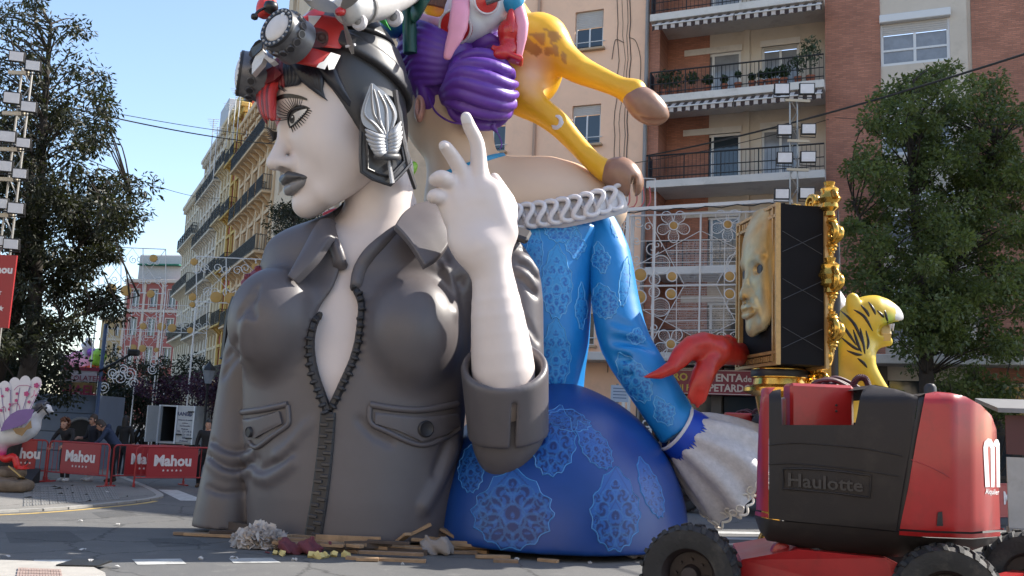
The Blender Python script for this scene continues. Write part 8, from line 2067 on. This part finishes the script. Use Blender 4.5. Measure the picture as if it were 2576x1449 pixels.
# ---- stall with sign
YS = 29.; a = at(*c11(380, 800), YS); b = at(*c11(985, 800), YS); st_ = thing('stall', ((a.x+b.x)/2, YS, 0), 'blue grey food stall with a chocolate shop sign above it', 'stall', rz=R(4))
M_stw = mat('stall_panel', (.12, .15, .20), .6, noise=.15, nscale=1.5); Ws = (b.x-a.x)/2; Hs = at(*c11(900, 300), YS).z
for k in range(4): t = MB(); t.b2(-Ws-1.5, Ws, 0, .06, KH+(Hs-KH)*k/4+.01, KH+(Hs-KH)*(k+1)/4-.01, .008); t.build('wall_panel', M_stw, st_, False)
t = MB(); t.b2(-Ws-1.5, Ws-.02, .07, 2.6, 0, Hs); t.build('cabin', M_stw, st_, False)
t = MB(); t.tube([(Ws+.03, -.05, 0), (Ws+.03, -.05, Hs+2.2)], .06, 8); t.build('post', mat('stall_post_blue', (.05, .09, .18), .5), st_, False)
ar = MB(); ar.tube([(.0+.55*math.cos(R(x))+Ws*.55, -.03, .95+.65*math.sin(R(x))) for x in range(0, 181, 15)], .05, 6); ar.build('arch_trim', mat('arch_grey', (.2, .2, .2), .6), st_, False)
t = MB(); t.prism([(Ws*.55+.5*math.cos(R(x)), .95+.6*math.sin(R(x))) for x in range(0, 181, 15)]+[(Ws*.55-.5, .1), (Ws*.55+.5, .1)], 0, .02, Matrix.Translation((0, -.02, 0)) @ Mfront); t.build('dark_hatch', M_int, st_, False)
z0_ = at(*c11(900, 275), YS).z; z1_ = at(*c11(900, 45), YS).z
t = MB(); t.b2(-Ws*.2, Ws-.05, -.2, -.1, (z0_+z1_)/2, z1_, .01); sgn = t.build('sign_board', mat('stall_sign_white', (.40, .36, .38), .6), st_, False)
t = MB(); t.b2(-Ws*.25, Ws-.05, -.2, -.1, z0_, (z0_+z1_)/2-.03, .01); t.build('menu_board', mat('menu_photo', (.16, .10, .03), .6, noise=.8, nscale=3, dirt=((.30, .18, .04), .9, 2)), st_, False)
M_cr = mat('sign_dark_red', (.22, .02, .05), .5)
lettering('lettering', 'CHOCOLATERIA', Matrix.Translation((Ws*.38, -.21, z1_-.30)) @ Mfront, .22, M_cr, sgn, False); lettering('lettering', 'ISRAEL', Matrix.Translation((Ws*.30, -.21, z1_-.72)) @ Mfront, .40, M_cr, sgn, False, bold=.01)
t = MB(); t.b2(-Ws*.2, Ws, -.22, -.08, z1_, z1_+.10); t.build('sign_cap', M_cr, st_, False)
t = MB(); t.tube([(Ws, -.1, z1_), (Ws+.9, -.2, z1_+.55)], .04, 6); t.build('camera_arm', M_iron, st_, False); t = MB(); t.box((Ws+1.0, -.2, z1_+.62), (.35, .2, .2), None, .04); t.build('spotlight', M_iron, st_, False)
# far coloured sculpture group above the stall
fx = at(205, 915, 48.); fg_ = thing('far_sculpture_group', (fx.x, 48., 0), 'distant pink and green sculpture group rising behind the stall', 'sculpture')
for nm, cx, cy, rx, rz_, m_ in (('pink_dome', 198, 912, 1.0, .55, M_pink if 'M_pink' in globals() else mat('pink_ear_paint', (.72, .30, .42), .4)), ('green_leaf', 248, 900, .35, .5, mat('lime_paint', (.28, .55, .06), .4)), ('orange_base', 225, 935, .9, .4, mat('orange_red_paint', (.55, .07, .02), .4, noise=.1)), ('violet_drape', 236, 888, .4, .25, mat('violet_paint', (.2, .06, .4), .4)), ('white_figure', 222, 880, .22, .6, mat('ruffle_white_paint', (.60, .58, .60), .45))):
    c_ = at(cx, cy, 48.); f = lambda P, c_=c_, rx=rx, rz_=rz_: ell(P, c_, (rx, .6, rz_))+.10*np.sin(P[:, 0]*6+P[:, 2]*5)*np.sin(P[:, 2]*7); lo, hi = bounds([c_], 1.4); sculpt(nm, f, lo, hi, .10, m_, fg_, 1)
t = MB(); t.lathe([(.8, 0), (.6, 2.), (.9, fx.z-.3)], 14, Matrix.Translation((fx.x, 48., 0))); t.build('base', mat('base_grey', (.2, .17, .16), .7), fg_)

# ---- old lamp posts
def lamp_post(px, pyb, Y, label):
    p = at(px, pyb, Y); rt = thing('street_lamp', (p.x, Y, 0), label, 'street lamp', 'old lanterns along the street'); H_ = p.z; t = MB()
    t.lathe([(.18, 0), (.16, .5), (.08, .7), (.05, 1.2), (.04, H_-.1), (.09, H_)], 10); t.build('post', M_iron, rt, False, 40)
    t = MB(); t.lathe([(.12, H_), (.24, H_+.5), (.22, H_+.52)], 6, caps=False); t.build('lantern_glass', M_glassc, rt, False); t = MB(); t.lathe([(.27, H_+.5), (.22, H_+.62), (.08, H_+.75), (0, H_+.9)], 6); t.build('lantern_cap', M_iron, rt, False)
lamp_post(335, 1005, 46, 'old lantern lamp post between the dark shrubs'); lamp_post(300, 1010, 60, 'small old lantern lamp post farther down the street'); lamp_post(523, 965, 36, 'tall old lantern lamp post beside the grey sleeve')
# ---- traffic sign by the shops and by the stall
p = gnd(1556, 1300); zs_ = at(1552, 1045, 24.).z; ts = thing('parking_sign', (at(1552, 1045, 24.).x, 24., 0), 'no parking sign below a white notice on a post', 'sign'); t = MB(); t.tube([(0, 0, 0), (0, 0, zs_+.8)], .035, 8); t.build('post', M_pipe, ts, False)
t = MB(); t.box((0, -.05, zs_), (.36, .02, .5)); t.build('plate', M_alu, ts, False); t = MB(); t.lathe([(.14, -.01), (.14, .01)], 20, frame((0, -.07, zs_+.06), (1, 0, 0), z=(0, -1, 0))); t.build('red_disc', mat('sign_red', (.4, .03, .03), .4), ts, False); t = MB(); t.lathe([(.10, -.01), (.10, .014)], 20, frame((0, -.07, zs_+.06), (1, 0, 0), z=(0, -1, 0))); t.build('blue_disc', mat('sign_blue', (.03, .06, .3), .4), ts, False)
t = MB(); t.box((.05, -.05, zs_+.55), (.45, .02, .42)); nb2 = t.build('notice', mat('notice_blue', (.35, .42, .5), .5), ts, False)
for k in range(4): t = MB(); t.box((.05, -.063, zs_+.68-.08*k), (.34, .003, .022)); t.build('notice_line', mat('notice_ink', (.08, .12, .2), .5), nb2, False)
q = at(*c12(120, 235), 34.); tn = thing('no_turn_sign', (q.x, 34., 0), 'round red and white no turn sign on a post by the stall', 'sign'); t = MB(); t.tube([(0, 0, 0), (0, 0, q.z+.2)], .03, 8); t.build('post', M_pipe, tn, False); A = frame((0, -.05, q.z), (1, 0, 0), z=(0, -1, 0)); t = MB(); t.lathe([(.28, -.01), (.28, .01)], 24, A); t.build('red_ring', mat('sign_red', (.4, .03, .03), .4), tn, False); t = MB(); t.lathe([(.21, -.01), (.21, .014)], 24, A); t.build('white_face', M_alu, tn, False); t = MB(); t.bar((-.13, -.068, q.z-.13), (.13, -.068, q.z+.13), .05, .01); t.build('bar', mat('sign_red', (.4, .03, .03), .4), tn, False)

# ---- kiosk at the right edge
kx_ = at(2560, 1150, 17.5); ki = thing('kiosk', (kx_.x, 17.5, 0), 'grey roofed market kiosk at the kerb beyond the lift', 'kiosk', rz=R(-18))
zr = at(2560, 1040, 17.5).z; t = MB(); t.loft([[(-.45, -.9, zr-.02), (3, -.9, zr-.02), (3, -.9, zr+.06), (-.45, -.9, zr+.06)], [(-.45, 1.6, zr+.25), (3, 1.6, zr+.25), (3, 1.6, zr+.33), (-.45, 1.6, zr+.33)]]); t.build('roof', mat('kiosk_roof', (.20, .20, .21), .5, noise=.15), ki, False)
t = MB(); t.b2(-.3, 3, -.7, -.64, zr-.75, zr-.06); t.build('fascia', mat('kiosk_maroon', (.09, .03, .03), .6, noise=.1), ki, False)
t = MB(); t.b2(-.3, .1, -.68, -.62, .3, zr-.8); t.build('white_panel', M_tw, ki, False); t = MB(); t.b2(.1, 3, -.5, -.45, .0, zr-.76); t.build('dark_front', M_int, ki, False); t = MB(); t.b2(-.3, 3, -.72, -.40, .35, .5); t.build('counter', M_pipe, ki, False)
t = MB(); t.tube([(.3, -.75, .7), (.75, -.75, 1.4)], .04, 8); t.build('pipe_brace', M_tw, ki, False)

# ---- floodlight masts
M_fl = mat('floodlight_panel', (.62, .63, .66), .25, noise=.08, nscale=6)
def mast(label, px, y_top, y_bot, Y, lamps, cross, tilt):
    b0 = at(px(y_bot), y_bot, Y); rt = thing('floodlight_mast', (at(px((y_top+y_bot)/2), (y_top+y_bot)/2, Y).x, Y, 0), label, 'floodlights'); X = rt.location.x; zt_ = at(px(y_top), y_top, Y).z
    t = MB()
    for sx in (-.10, .10): t.tube([Vector((X+sx, Y, 0)), Vector((X+sx, Y, zt_))], .022, 6)
    n = int(zt_/.35)
    for k in range(n): t.tube([Vector((X-.1 if k % 2 else X+.1, Y, zt_*k/n)), Vector((X+.1 if k % 2 else X-.1, Y, zt_*(k+1)/n))], .012, 4)
    t.build('mast', mat('galvanised', (.35, .34, .32), .4, metal=.5), rt)
    for (y, xa, xb) in cross: t = MB(); t.bar(Vector((at(xa, y, Y).x, Y-.12, at(px(y), y, Y).z)), Vector((at(xb, y, Y).x, Y-.12, at(px(y), y, Y).z)), .05, .07); t.build('cross_arm', mat('arm_cream', (.5, .44, .34), .5), rt)
    for (x, y, s_) in lamps:
        c_ = at(x, y, Y-.25); d = Vector((tilt[0], -1, tilt[1])).normalized(); A = frame(c_, Vector((1, tilt[0], 0)), z=d); A3_ = A.to_3x3(); w = s_*mpp(Y)
        t = MB(); t.box(c_, (w*1.18, w*.9, .09), A3_, .01); lo_ = t.build('lamp_housing', M_iron, rt); t = MB(); t.box(c_+d*.05, (w, w*.72, .02), A3_); t.build('lamp_face', M_fl, lo_); t = MB(); t.tube([c_-d*.05+Vector((-w*.6, 0, 0)), c_-d*.1+Vector((-w*.6, 0, -w*.6)), c_-d*.1+Vector((w*.6, 0, -w*.6)), c_-d*.05+Vector((w*.6, 0, 0))], .015, 5); t.build('bracket', M_iron, lo_)
    return rt
mast('mast of floodlights in front of the brick balconies', lambda y: 2005-.02*(y-300), 250, 1100, 24.5, [(1967, 224, 34), (2030, 224, 34), (1974, 327, 32), (2034, 325, 32), (1974, 397, 34), (2033, 395, 34), (1967, 488, 32), (2030, 486, 34)], [(257, 1972, 2034), (358, 1978, 2032), (430, 1976, 2030)], (-.15, -.10))
mast('mast of floodlights in front of the feathery tree', lambda y: 22-.04*(y-400), 170, 1100, 17.5, [(43, 143, 32), (84, 166, 32), (31, 247, 36), (73, 269, 33), (20, 344, 35), (60, 360, 30), (12, 418, 34), (51, 437, 30), (2, 512, 32), (41, 524, 34), (29, 614, 32), (-6, 605, 30)], [(188, 30, 80), (290, 15, 70), (380, 5, 60), (455, 0, 52), (545, -8, 42)], (.25, -.15))
# red banner on that mast
ba = at(-30, 640, 17.2); bb = at(44, 640, 17.2); zb_ = at(10, 825, 17.2).z; bn = thing('hanging_banner', (ba.x, 17.2, 0), 'red hanging beer banner on the floodlight mast by the feathery tree', 'banner'); t = MB(); t.b2(0, bb.x-ba.x, -.02, .02, zb_, ba.z); t.build('cloth', M_bpan, bn, False)
lettering('lettering', 'Mahou', Matrix.Translation(((bb.x-ba.x)*.42, -.022, ba.z-.34)) @ Mfront, .2, M_bwt, bn, False, bold=.008)
for k in range(3): t = MB(); t.prism(star((0, 0), .06), 0, .004, Matrix.Translation(((bb.x-ba.x)*(.55+.13*(k % 2)), -.022, ba.z-.7-.3*k)) @ Mfront); t.build('star', M_bwt, bn, False)
t = MB(); t.tube([(.02, 0, 0), (.02, 0, ba.z)], .03, 6); t.build('pole', M_iron, bn, False)

# ---- festive light panels
M_wire = mat('white_light_tube', (.62, .60, .58), .4); M_amb = mat('amber_disc', (.42, .23, .05), .4, noise=.08)
YL = 27.0
pnl = thing('festive_light_frame', (f7(600, 700, YL).x if 'f7' in globals() else 4, YL, 0), 'large white wire festive light panel with daisies hung before the brick building', 'light panel')
def l7(x, y): return at(*c7(x, y), YL)
def lt(mb, pts, r=.018, closed=False): mb.tube([l7(*p) for p in pts], r, 5, closed=closed)
t = MB()
for p in (((30, 208), (655, 185), (1250, 165)), ((120, 760), (655, 752), (1250, 742)), ((655, 185), (640, 1180)), ((105, 210), (105, 620)), ((1240, 165), (1240, 1250)), ((20, 1330), (1300, 1310))): lt(t, p, .03)
t.build('main_frame', M_wire, pnl, smooth=60)
t = MB()
for p in (((235, 215), (520, 740)), ((105, 620), (655, 320), (1020, 500)), ((520, 760), (260, 1215)), ((195, 945), (640, 1180), (1000, 1010)), ((780, 740), (1020, 330)), ((780, 760), (1010, 1190)), ((280, 205), (260, 1300)), ((465, 400), (460, 1180)), ((845, 390), (835, 1180)), ((1010, 170), (1000, 1250)), ((105, 405), (1240, 380)), ((100, 575), (1240, 560)), ((200, 945), (1240, 930)), ((220, 1115), (1240, 1100)), ((380, 480), (950, 460)), ((460, 855), (900, 850)), ((370, 1035), (930, 1025))): lt(t, p, .012)
t.build('inner_frame', M_wire, pnl, smooth=60)
mesh_ = MB(); rg = random.Random(8); hexp = [(520, 745), (385, 485), (655, 325), (945, 470), (780, 742), (920, 1035), (640, 1175), (365, 1030)]
y = 392
while y < 1170:
    x = 370
    while x < 945:
        if poly_in(x, y, hexp): mesh_.bar(l7(x, y), l7(x, y+rg.uniform(8, 17)), .008); 
        x += 9
    y += 19
for (cx, cy, r) in ((340, 585, 70), (335, 925, 72), (290, 705, 42), (287, 805, 42)):
    for k in range(int(2*r/9)):
        x = cx-r+9*k+4; h_ = math.sqrt(max(0, r*r-(x-cx)**2)); yy = cy-h_
        while yy < cy+h_: mesh_.bar(l7(x, yy), l7(x, min(cy+h_, yy+12)), .008); yy += 18
setp(mesh_.build('light_strings', M_wire, pnl), kind='stuff')
for (cx, cy, r) in ((340, 585, 70), (335, 925, 72), (290, 705, 42), (287, 805, 42), (930, 575, 70), (930, 910, 70)): t = MB(); lt(t, [(cx+r*math.cos(k*math.pi/12), cy+r*math.sin(k*math.pi/12)) for k in range(24)], .014, True); t.build('ring', M_wire, pnl, smooth=60)
for (cx, cy, r) in ((438, 282, 36), (866, 273, 36), (175, 670, 54), (425, 683, 40), (880, 682, 42), (168, 845, 54), (418, 822, 42), (880, 822, 42), (416, 1218, 38), (872, 1235, 38), (1110, 290, 36), (1120, 680, 42)):
    c_ = l7(cx, cy); rr = r/2.683/1.1708*mpp(YL); t = MB(); t.lathe([(rr, -.03), (rr, .03), (rr*.9, .04), (0, .045)], 24, frame(c_, (1, 0, 0), z=(0, -1, 0))); d_ = t.build('amber_disc', M_amb, pnl, smooth=40); t = MB(); t.tube([c_+Vector((rr*math.cos(k*math.pi/12), -.03, rr*math.sin(k*math.pi/12))) for k in range(24)], .02, 5, closed=True); t.build('disc_rim', M_wire, d_, smooth=60)
for (cx, cy) in ((438, 282), (866, 273), (416, 1218), (872, 1235)):
    for k in range(5):
        a = k*2*math.pi/5+.3; t = MB(); R0, w = 132, 62; tip = []
        for j in range(15): s_ = j/14; th = a+(s_-.5)*1.12; rr = 42+(R0-42)*math.sin(math.pi*s_)**.45; tip.append((cx+rr*math.cos(th), cy+rr*math.sin(th)))
        lt(t, tip, .016)
        for j in range(1, 7): th = a+(j/7-.5)*.95; r1 = R0*(.62+.3*math.sin(math.pi*j/7)); n_ = 4
        for j in range(1, 7):
            th = a+(j/7-.5)*.95; r1 = R0*(.62+.3*math.sin(math.pi*j/7))
            for q in range(4): r0_ = 45+(r1-45)*q/4; t.bar(l7(cx+r0_*math.cos(th), cy+r0_*math.sin(th)), l7(cx+(r0_+(r1-45)/4*.7)*math.cos(th), cy+(r0_+(r1-45)/4*.7)*math.sin(th)), .008)
        t.build('petal', M_wire, pnl)
def spiral(cx, cy, r, turns, sg, a0): return [(cx+r*(1-.8*k/20)*math.cos(a0+sg*turns*2*math.pi*k/20), cy+r*(1-.8*k/20)*math.sin(a0+sg*turns*2*math.pi*k/20)) for k in range(21)]
for (cx, cy, r, sg) in ((160, 255, 42, 1), (240, 290, 40, -1), (60, 270, 40, 1), (145, 400, 34, 1), (310, 430, 38, -1), (70, 395, 34, -1), (150, 550, 40, 1), (290, 1090, 42, 1), (240, 1190, 44, -1), (270, 460, 60, 1)): t = MB(); lt(t, spiral(cx, cy, r, 1.3, sg, .5), .016); t.build('wire_scroll', M_wire, pnl, smooth=60)
t = MB()
for x in (110, 1240): q = l7(x, 700); t.tube([Vector((q.x, YL+.05, 0)), Vector((q.x, YL+.05, l7(x, 190).z))], .05, 8)
t.build('posts', M_wire, pnl, smooth=60)
# long white strut above it and the red neon wire sign
t = MB(); t.bar(at(1575, 528, 26.2), at(1990, 503, 26.2), .10, .10); sb_ = thing('light_gantry', (at(1780, 515, 26.2).x, 26.2, 0), 'long white strut with cables carrying the festive panel', 'gantry'); t.build('strut', M_wire, sb_); t = MB(); t.tube([at(1575+k*20, 534-k*1.2+3*math.sin(k*1.7), 26.1) for k in range(21)], .018, 5); t.build('cable', M_iron, sb_, smooth=60)
t = MB(); q = at(1990, 503, 26.2); t.tube([q, Vector((q.x, q.y, 0))], .05, 8); q = at(1580, 528, 26.2); t.tube([q, Vector((q.x, q.y, 0))], .05, 8); t.build('leg', M_wire, sb_)
nw = thing('red_wire_sign', (at(1610, 490, 26.6).x, 26.6, 0), 'small red wire letter frame behind the giraffe hoof', 'sign'); t = MB()
for p in (((1575, 447), (1648, 450), (1648, 530)), ((1575, 455), (1580, 525))): t.tube([at(*q, 26.6) for q in p], .025, 5)
t.build('frame', M_wire, nw); t = MB()
for x in (1582, 1600, 1618, 1634): t.tube(spline([at(x, 470, 26.55), at(x+2, 505, 26.55), at(x-8, 525, 26.55), at(x+10, 520, 26.55)], 5), .02, 5)
t.build('letter_tubes', mat('neon_pink', (.5, .10, .10), .4), nw, smooth=60); t = MB(); q = at(1648, 530, 26.6); t.tube([q, Vector((q.x, q.y, 0))], .03, 6); t.build('leg', M_wire, nw)
# panels down the left street
k6 = crop(250, 250, 1.4483)
def lpanel(label, Y, x0, x1, ytop, ybot, discs, scrolls, slope):
    q = lambda x, y: at(*k6(x, y), Y)
    rt = thing('light_arch', (q((x0+x1)/2, ybot).x, Y, 0), label, 'light panel'); t = MB(); ys = lambda x, y: y+slope*(x-x0)
    for y in (ytop, ybot): t.tube([q(x, ys(x, y)) for x in (x0, (x0+x1)/2, x1)], .024, 5)
    for f in (0, .33, .66, 1): x = x0+(x1-x0)*f; t.tube([q(x, ys(x, ytop)), q(x, ys(x, ybot))], .022, 5)
    t.tube([q(x0, ys(x0, ybot)), q((x0+x1)/2, ys((x0+x1)/2, ytop)), q(x1, ys(x1, ybot))], .016, 5); t.tube([q(x0, ys(x0, ytop)), q((x0+x1)/2, ys((x0+x1)/2, ybot)), q(x1, ys(x1, ytop))], .016, 5)
    for x in (x0, x1): a = q(x, ys(x, ybot)); t.tube([a, Vector((a.x, a.y, 0))], .035, 6)
    t.build('frame', M_wire, rt, smooth=60)
    rg = random.Random(int(Y*10))
    for k in range(scrolls):
        x = x0+(x1-x0)*(k+.5)/scrolls; y = ytop+(ybot-ytop)*(.25+.5*(k % 2)); r = (x1-x0)/scrolls*.8
        for sg in (1, -1): t = MB(); t.tube([q(a, ys(a, b)) for a, b in spiral(x+sg*r*.5, y+rg.uniform(-8, 8), r*.62, 1.4, sg, rg.uniform(0, 6))], .017, 5); t.build('wire_scroll', M_wire, rt, smooth=60)
    for (x, y, r) in discs:
        c_ = q(x, y); rr = 1.1*r/1.4483/1.1708*mpp(Y); t = MB(); t.lathe([(rr, -.05), (rr, .05), (0, .07)], 20, frame(c_, (1, 0, 0), z=(0, -1, 0))); t.build('amber_disc', M_amb, rt, smooth=40)
    return rt
lpanel('white wire light arch with amber discs before the orange facade', 40., 476, 860, 732, 925, [(466, 755, 14), (560, 906, 22), (622, 910, 22), (460, 905, 15), (726, 776, 13), (459, 938, 11)], 9, .045)
lpanel('white wire light arch beside the feathery tree', 44., 60, 345, 690, 880, [(293, 740, 15), (112, 870, 21), (176, 878, 21), (281, 892, 15), (130, 905, 11)], 8, .04)
lpanel('white wire light arch lower down before the ivory facades', 58., 200, 520, 935, 1050, [(249, 1030, 13), (327, 1031, 16), (372, 1037, 16), (449, 1047, 12)], 8, .03)
lpanel('white wire light arch before the rose building', 72., 90, 330, 1040, 1190, [(206, 1122, 14), (246, 1124, 14), (305, 1130, 9), (146, 1123, 9)], 7, .03)
t = MB(); sc_ = thing('wire_flourish', (at(340, 960, 43).x, 43., 0), 'tangle of white wire scrolls on the dark street shrubs', 'light panel')
for (cx, cy, r, sg) in ((150, 1250, 34, 1), (190, 1235, 30, -1), (120, 1230, 28, 1), (80, 1290, 26, -1), (210, 1270, 24, 1), (295, 1185, 26, 1), (290, 1215, 22, -1), (165, 1215, 22, 1)):
    t = MB(); t.tube([at(*k6(a, b), 43.) for a, b in spiral(cx, cy, r, 1.8, sg, cx*.1)], .022, 5); t.build('wire_scroll', M_wire, sc_, smooth=60)
for x in (60, 215, 300): t = MB(); a_ = at(*k6(x, 1240), 43.); t.tube([a_, Vector((a_.x, a_.y, 0))], .03, 5); t.build('leg', M_wire, sc_)

# ---- overhead cables
def cable(label, a, b, sag, r):
    rt = thing('overhead_cable', tuple(a), label, 'cable'); t = MB(); t.tube([a.lerp(b, k/30)-Vector((0, 0, sag*4*(k/30)*(1-k/30))) for k in range(31)], r, 5); t.build('wire', M_iron, rt, smooth=60)
cable('thick overhead cable running from the feathery tree towards the helmet', at(140, 262, 24.), at(900, 362, 52.), .5, .022); cable('thin twin of the overhead cable above the street', at(140, 255, 24.), at(900, 352, 52.), .35, .012)
cable('thin overhead cable low over the street by the tree', at(150, 370, 24.), at(560, 500, 70.), .4, .014)
cable('heavy bundled cable slanting over the right tree to the brick building', at(3300, -110, 15.), at(1625, 392, 34.), .35, .030); cable('thin white cable level across the right tree', at(3300, 318, 16.), at(2100, 296, 30.), .1, .008)
cable('loose overhead cable crossing the beige wall', at(1180, 440, 33.), at(2085, 300, 31.), .5, .014)

# ---- offcuts, wrap and litter round the bases
M_wood = mat('raw_pine', (.32, .205, .115), .8, noise=.3, nscale=7); M_wood2 = mat('weathered_board', (.22, .145, .09), .85, noise=.3, nscale=7); M_woodd = mat('dark_stained_board', (.07, .05, .04), .8, noise=.3)
pw = MB(); pw.box((0, 0, 0), (1, .11, .045), None, .004); PLm = [pw.mesh('plank', m_) for m_ in (M_wood, M_wood2, M_woodd)]
c13 = crop(560, 1500, 1.84); rg = random.Random(17)
def plank(x, y, L, ang, z, tilt=0., k=0, pit=0.):
    p = gnd(*c13(x, y)); o = bpy.data.objects.new('wood_offcut', PLm[k]); COL.objects.link(o); o.location = (p.x, p.y, max(z, .02+abs(math.sin(pit))*L*.5)); o.rotation_euler = (tilt, pit, ang); o.scale = (L, 1, 1); setp(o, ('pale pine board in the heap of offcuts under the statues', 'weathered board in the heap of offcuts under the statues', 'dark stained board in the heap of offcuts under the statues')[k], 'plank', 'wood offcuts under the statues')
for k in range(46):
    x = rg.uniform(480, 2420); plank(x, rg.uniform(196, 246), rg.uniform(.35, 1.2), rg.gauss(0, .25), rg.choice((.025, .07, .115, .16)), rg.choice((0, 0, 1.57)), rg.choice((0, 0, 0, 1, 1, 2)))
for k in range(26):
    x = rg.uniform(820, 2400); plank(x, rg.uniform(200, 230), rg.uniform(.5, .9), rg.gauss(0, .4), .12, 0, rg.choice((0, 0, 1)), rg.choice((-1, 1))*rg.uniform(.15, .5))
for (x, y, L, a_, z, k) in ((70, 145, .9, .1, .03, 1), (140, 152, 1.0, -.05, .03, 0), (200, 120, .6, .6, .14, 1), (230, 130, .5, -.5, .12, 0), (250, 110, .7, .2, .08, 2), (190, 150, .5, .3, .08, 2), (1060, 280, 1.1, -.03, .02, 0), (1090, 262, .9, 0, .06, 1), (960, 282, .3, .1, .03, 0), (1640, 268, .5, .2, .03, 0), (1710, 288, .35, .1, .02, 1), (1940, 285, .3, -.4, .02, 0)): plank(x, y, L, a_, z, 0, k)
# base boards closing the cut undersides
for nm, rt, pts in (('base_board', bust, [gnd(505, 1352), gnd(640, 1372), gnd(1140, 1392)]), ('base_board', lady, [gnd(1145, 1392), gnd(1640, 1400)])) if 'bust' in globals() else ():
    for a, b in zip(pts, pts[1:]):
        t = MB(); off = Vector((0, .55, 0)); t.bar(a+off+Vector((.1, 0, .11)), b+off+Vector((-.1, 0, .11)), .08, .22); t.build(nm, M_woodd, rt)
M_wrap = mat('crumpled_plastic_wrap', (.42, .40, .42), .35, noise=.15, nscale=10)
def crumple(name, label, cat_, x, y, sx, sy, sz, m_, seed, Yz=0.):
    p = gnd(*c13(x, y)); rt = thing(name, (p.x, p.y, 0), label, cat_); rn = np.random.default_rng(seed); ph = rn.uniform(0, 6, 12)
    f = lambda P: (ell(P, (0, 0, sz*.75), (sx, sy, sz*.8))+.05*np.sin(P[:, 0]*19+ph[0]+3*np.sin(P[:, 2]*9))+.05*np.abs(np.sin(P[:, 2]*17+ph[1]+2*P[:, 0]*7))-.03+.04*np.sin(P[:, 1]*23+P[:, 0]*13)).astype(np.float32)
    v, q = sdf_mesh(f, (-sx-.2, -sy-.2, -.02), (sx+.2, sy+.2, sz*1.9), .035); v[:, 2] = np.maximum(v[:, 2], .005); link('crumpled_sheet', np_mesh('crumpled_sheet', v, q, m_, False), rt, False)
_p = gnd(*c13(360, 215)); wr_ = thing('plastic_wrap', (_p.x, _p.y, 0), 'crumpled heap of clear plastic wrap by the bust', 'plastic wrap'); _rn = np.random.default_rng(31)
_v, _q = leaf_crown([((_p.x+dx, _p.y+.1, dz), rr_, 1.) for dx, dz, rr_ in ((-.16, .1, .16), (0, .15, .2), (.16, .1, .17), (-.05, .07, .18), (.26, .05, .1))], 420, .11, _rn, 0., .6); _v[:, 2] = np.maximum(_v[:, 2], .01)
setp(link('film', np_mesh('film', _v, _q, tree_leafmat('clear_film', (.62, .60, .62), (.6, .58, .6)), False), wr_, True), kind='stuff')
crumple('plastic_bag', 'crumpled white plastic bag at the skirt corner', 'plastic bag', 2440, 265, .22, .2, .24, M_wrap, 2); crumple('crumpled_sack', 'small crumpled grey sack between bust and skirt', 'sack', 1345, 245, .22, .15, .14, mat('grey_sack', (.25, .22, .2), .8), 3); crumple('maroon_rag', 'maroon rag lying under the bust hem', 'rag', 585, 240, .35, .2, .1, mat('rag_maroon', (.12, .03, .04), .9), 4)
M_foam = mat('yellow_foam_crumb', (.55, .45, .18), .8); M_paper = mat('white_litter', (.42, .41, .40), .8)
for i, (x, y, s_, m_) in enumerate([(485, 250, .10, M_foam), (695, 265, .13, M_foam), (790, 255, .12, M_foam), (1765, 275, .05, M_paper), (240, 268, .04, M_paper), (570, 278, .05, M_paper), (60, 270, .05, M_paper), (1150, 300, .04, M_paper), (2170, 295, .04, M_paper)]):
    p = gnd(*c13(x, y)); t = MB(); rg2 = random.Random(i)
    for k in range(4): t.box((p.x+rg2.gauss(0, s_*.5), p.y+rg2.gauss(0, s_*.4), s_*.25), (s_*.9, s_*.6, s_*.5), Euler((rg2.random(), rg2.random(), rg2.random()*3)).to_matrix())
    setp(t.build('litter', m_), ['scraps of yellow foam on the road by the statue bases', 'scrap of white litter on the road'][0 if m_ is M_foam else 1], 'litter', 'foam scraps' if m_ is M_foam else 'paper litter')
for i, (x, y) in enumerate(((490, 1118), (505, 1295), (40, 1338), (720, 1140), (550, 1395), (720, 1400), (655, 938), (1430, 1345))):
    p = gnd(*c10(x, y), KH if 900 < y < 960 else .0); t = MB(); rg2 = random.Random(40+i); s_ = .04
    pts = [(p.x+s_*rg2.uniform(.7, 1.5)*math.cos(a), p.y+s_*rg2.uniform(.6, 1.2)*math.sin(a), p.z+.012+rg2.uniform(0, .03)+(.06 if y > 1390 and x < 660 else 0)) for a in [k*math.pi/4 for k in range(8)]]
    t.add([(p.x, p.y, p.z+.04+(.06 if y > 1390 and x < 660 else 0))]+pts, [(0, k+1, (k+1) % 8+1) for k in range(8)]); setp(t.build('litter', M_paper), 'scrap of white litter on the road', 'litter', 'paper litter')
# dark leaves scattered on the far pavement
for i in range(14):
    p = gk(rg.uniform(150, 800), rg.uniform(890, 1000)); t = MB(); s_ = rg.uniform(.06, .16); a_ = rg.random()*3; t.add([(p.x-s_*math.cos(a_), p.y-s_*math.sin(a_), KH+.02), (p.x+s_*.3, p.y, KH+.05), (p.x+s_*math.cos(a_), p.y+s_*math.sin(a_), KH+.02), (p.x-s_*.3, p.y-.02, KH+.03)], [(0, 1, 2, 3)]); setp(t.build('fallen_leaf', mat('fallen_leaf', (.03, .025, .02), .8)), 'dark dry leaf fallen on the studded pavement', 'leaf', 'dry leaves on the pavement')
bpy.data.scenes.remove(TMP)
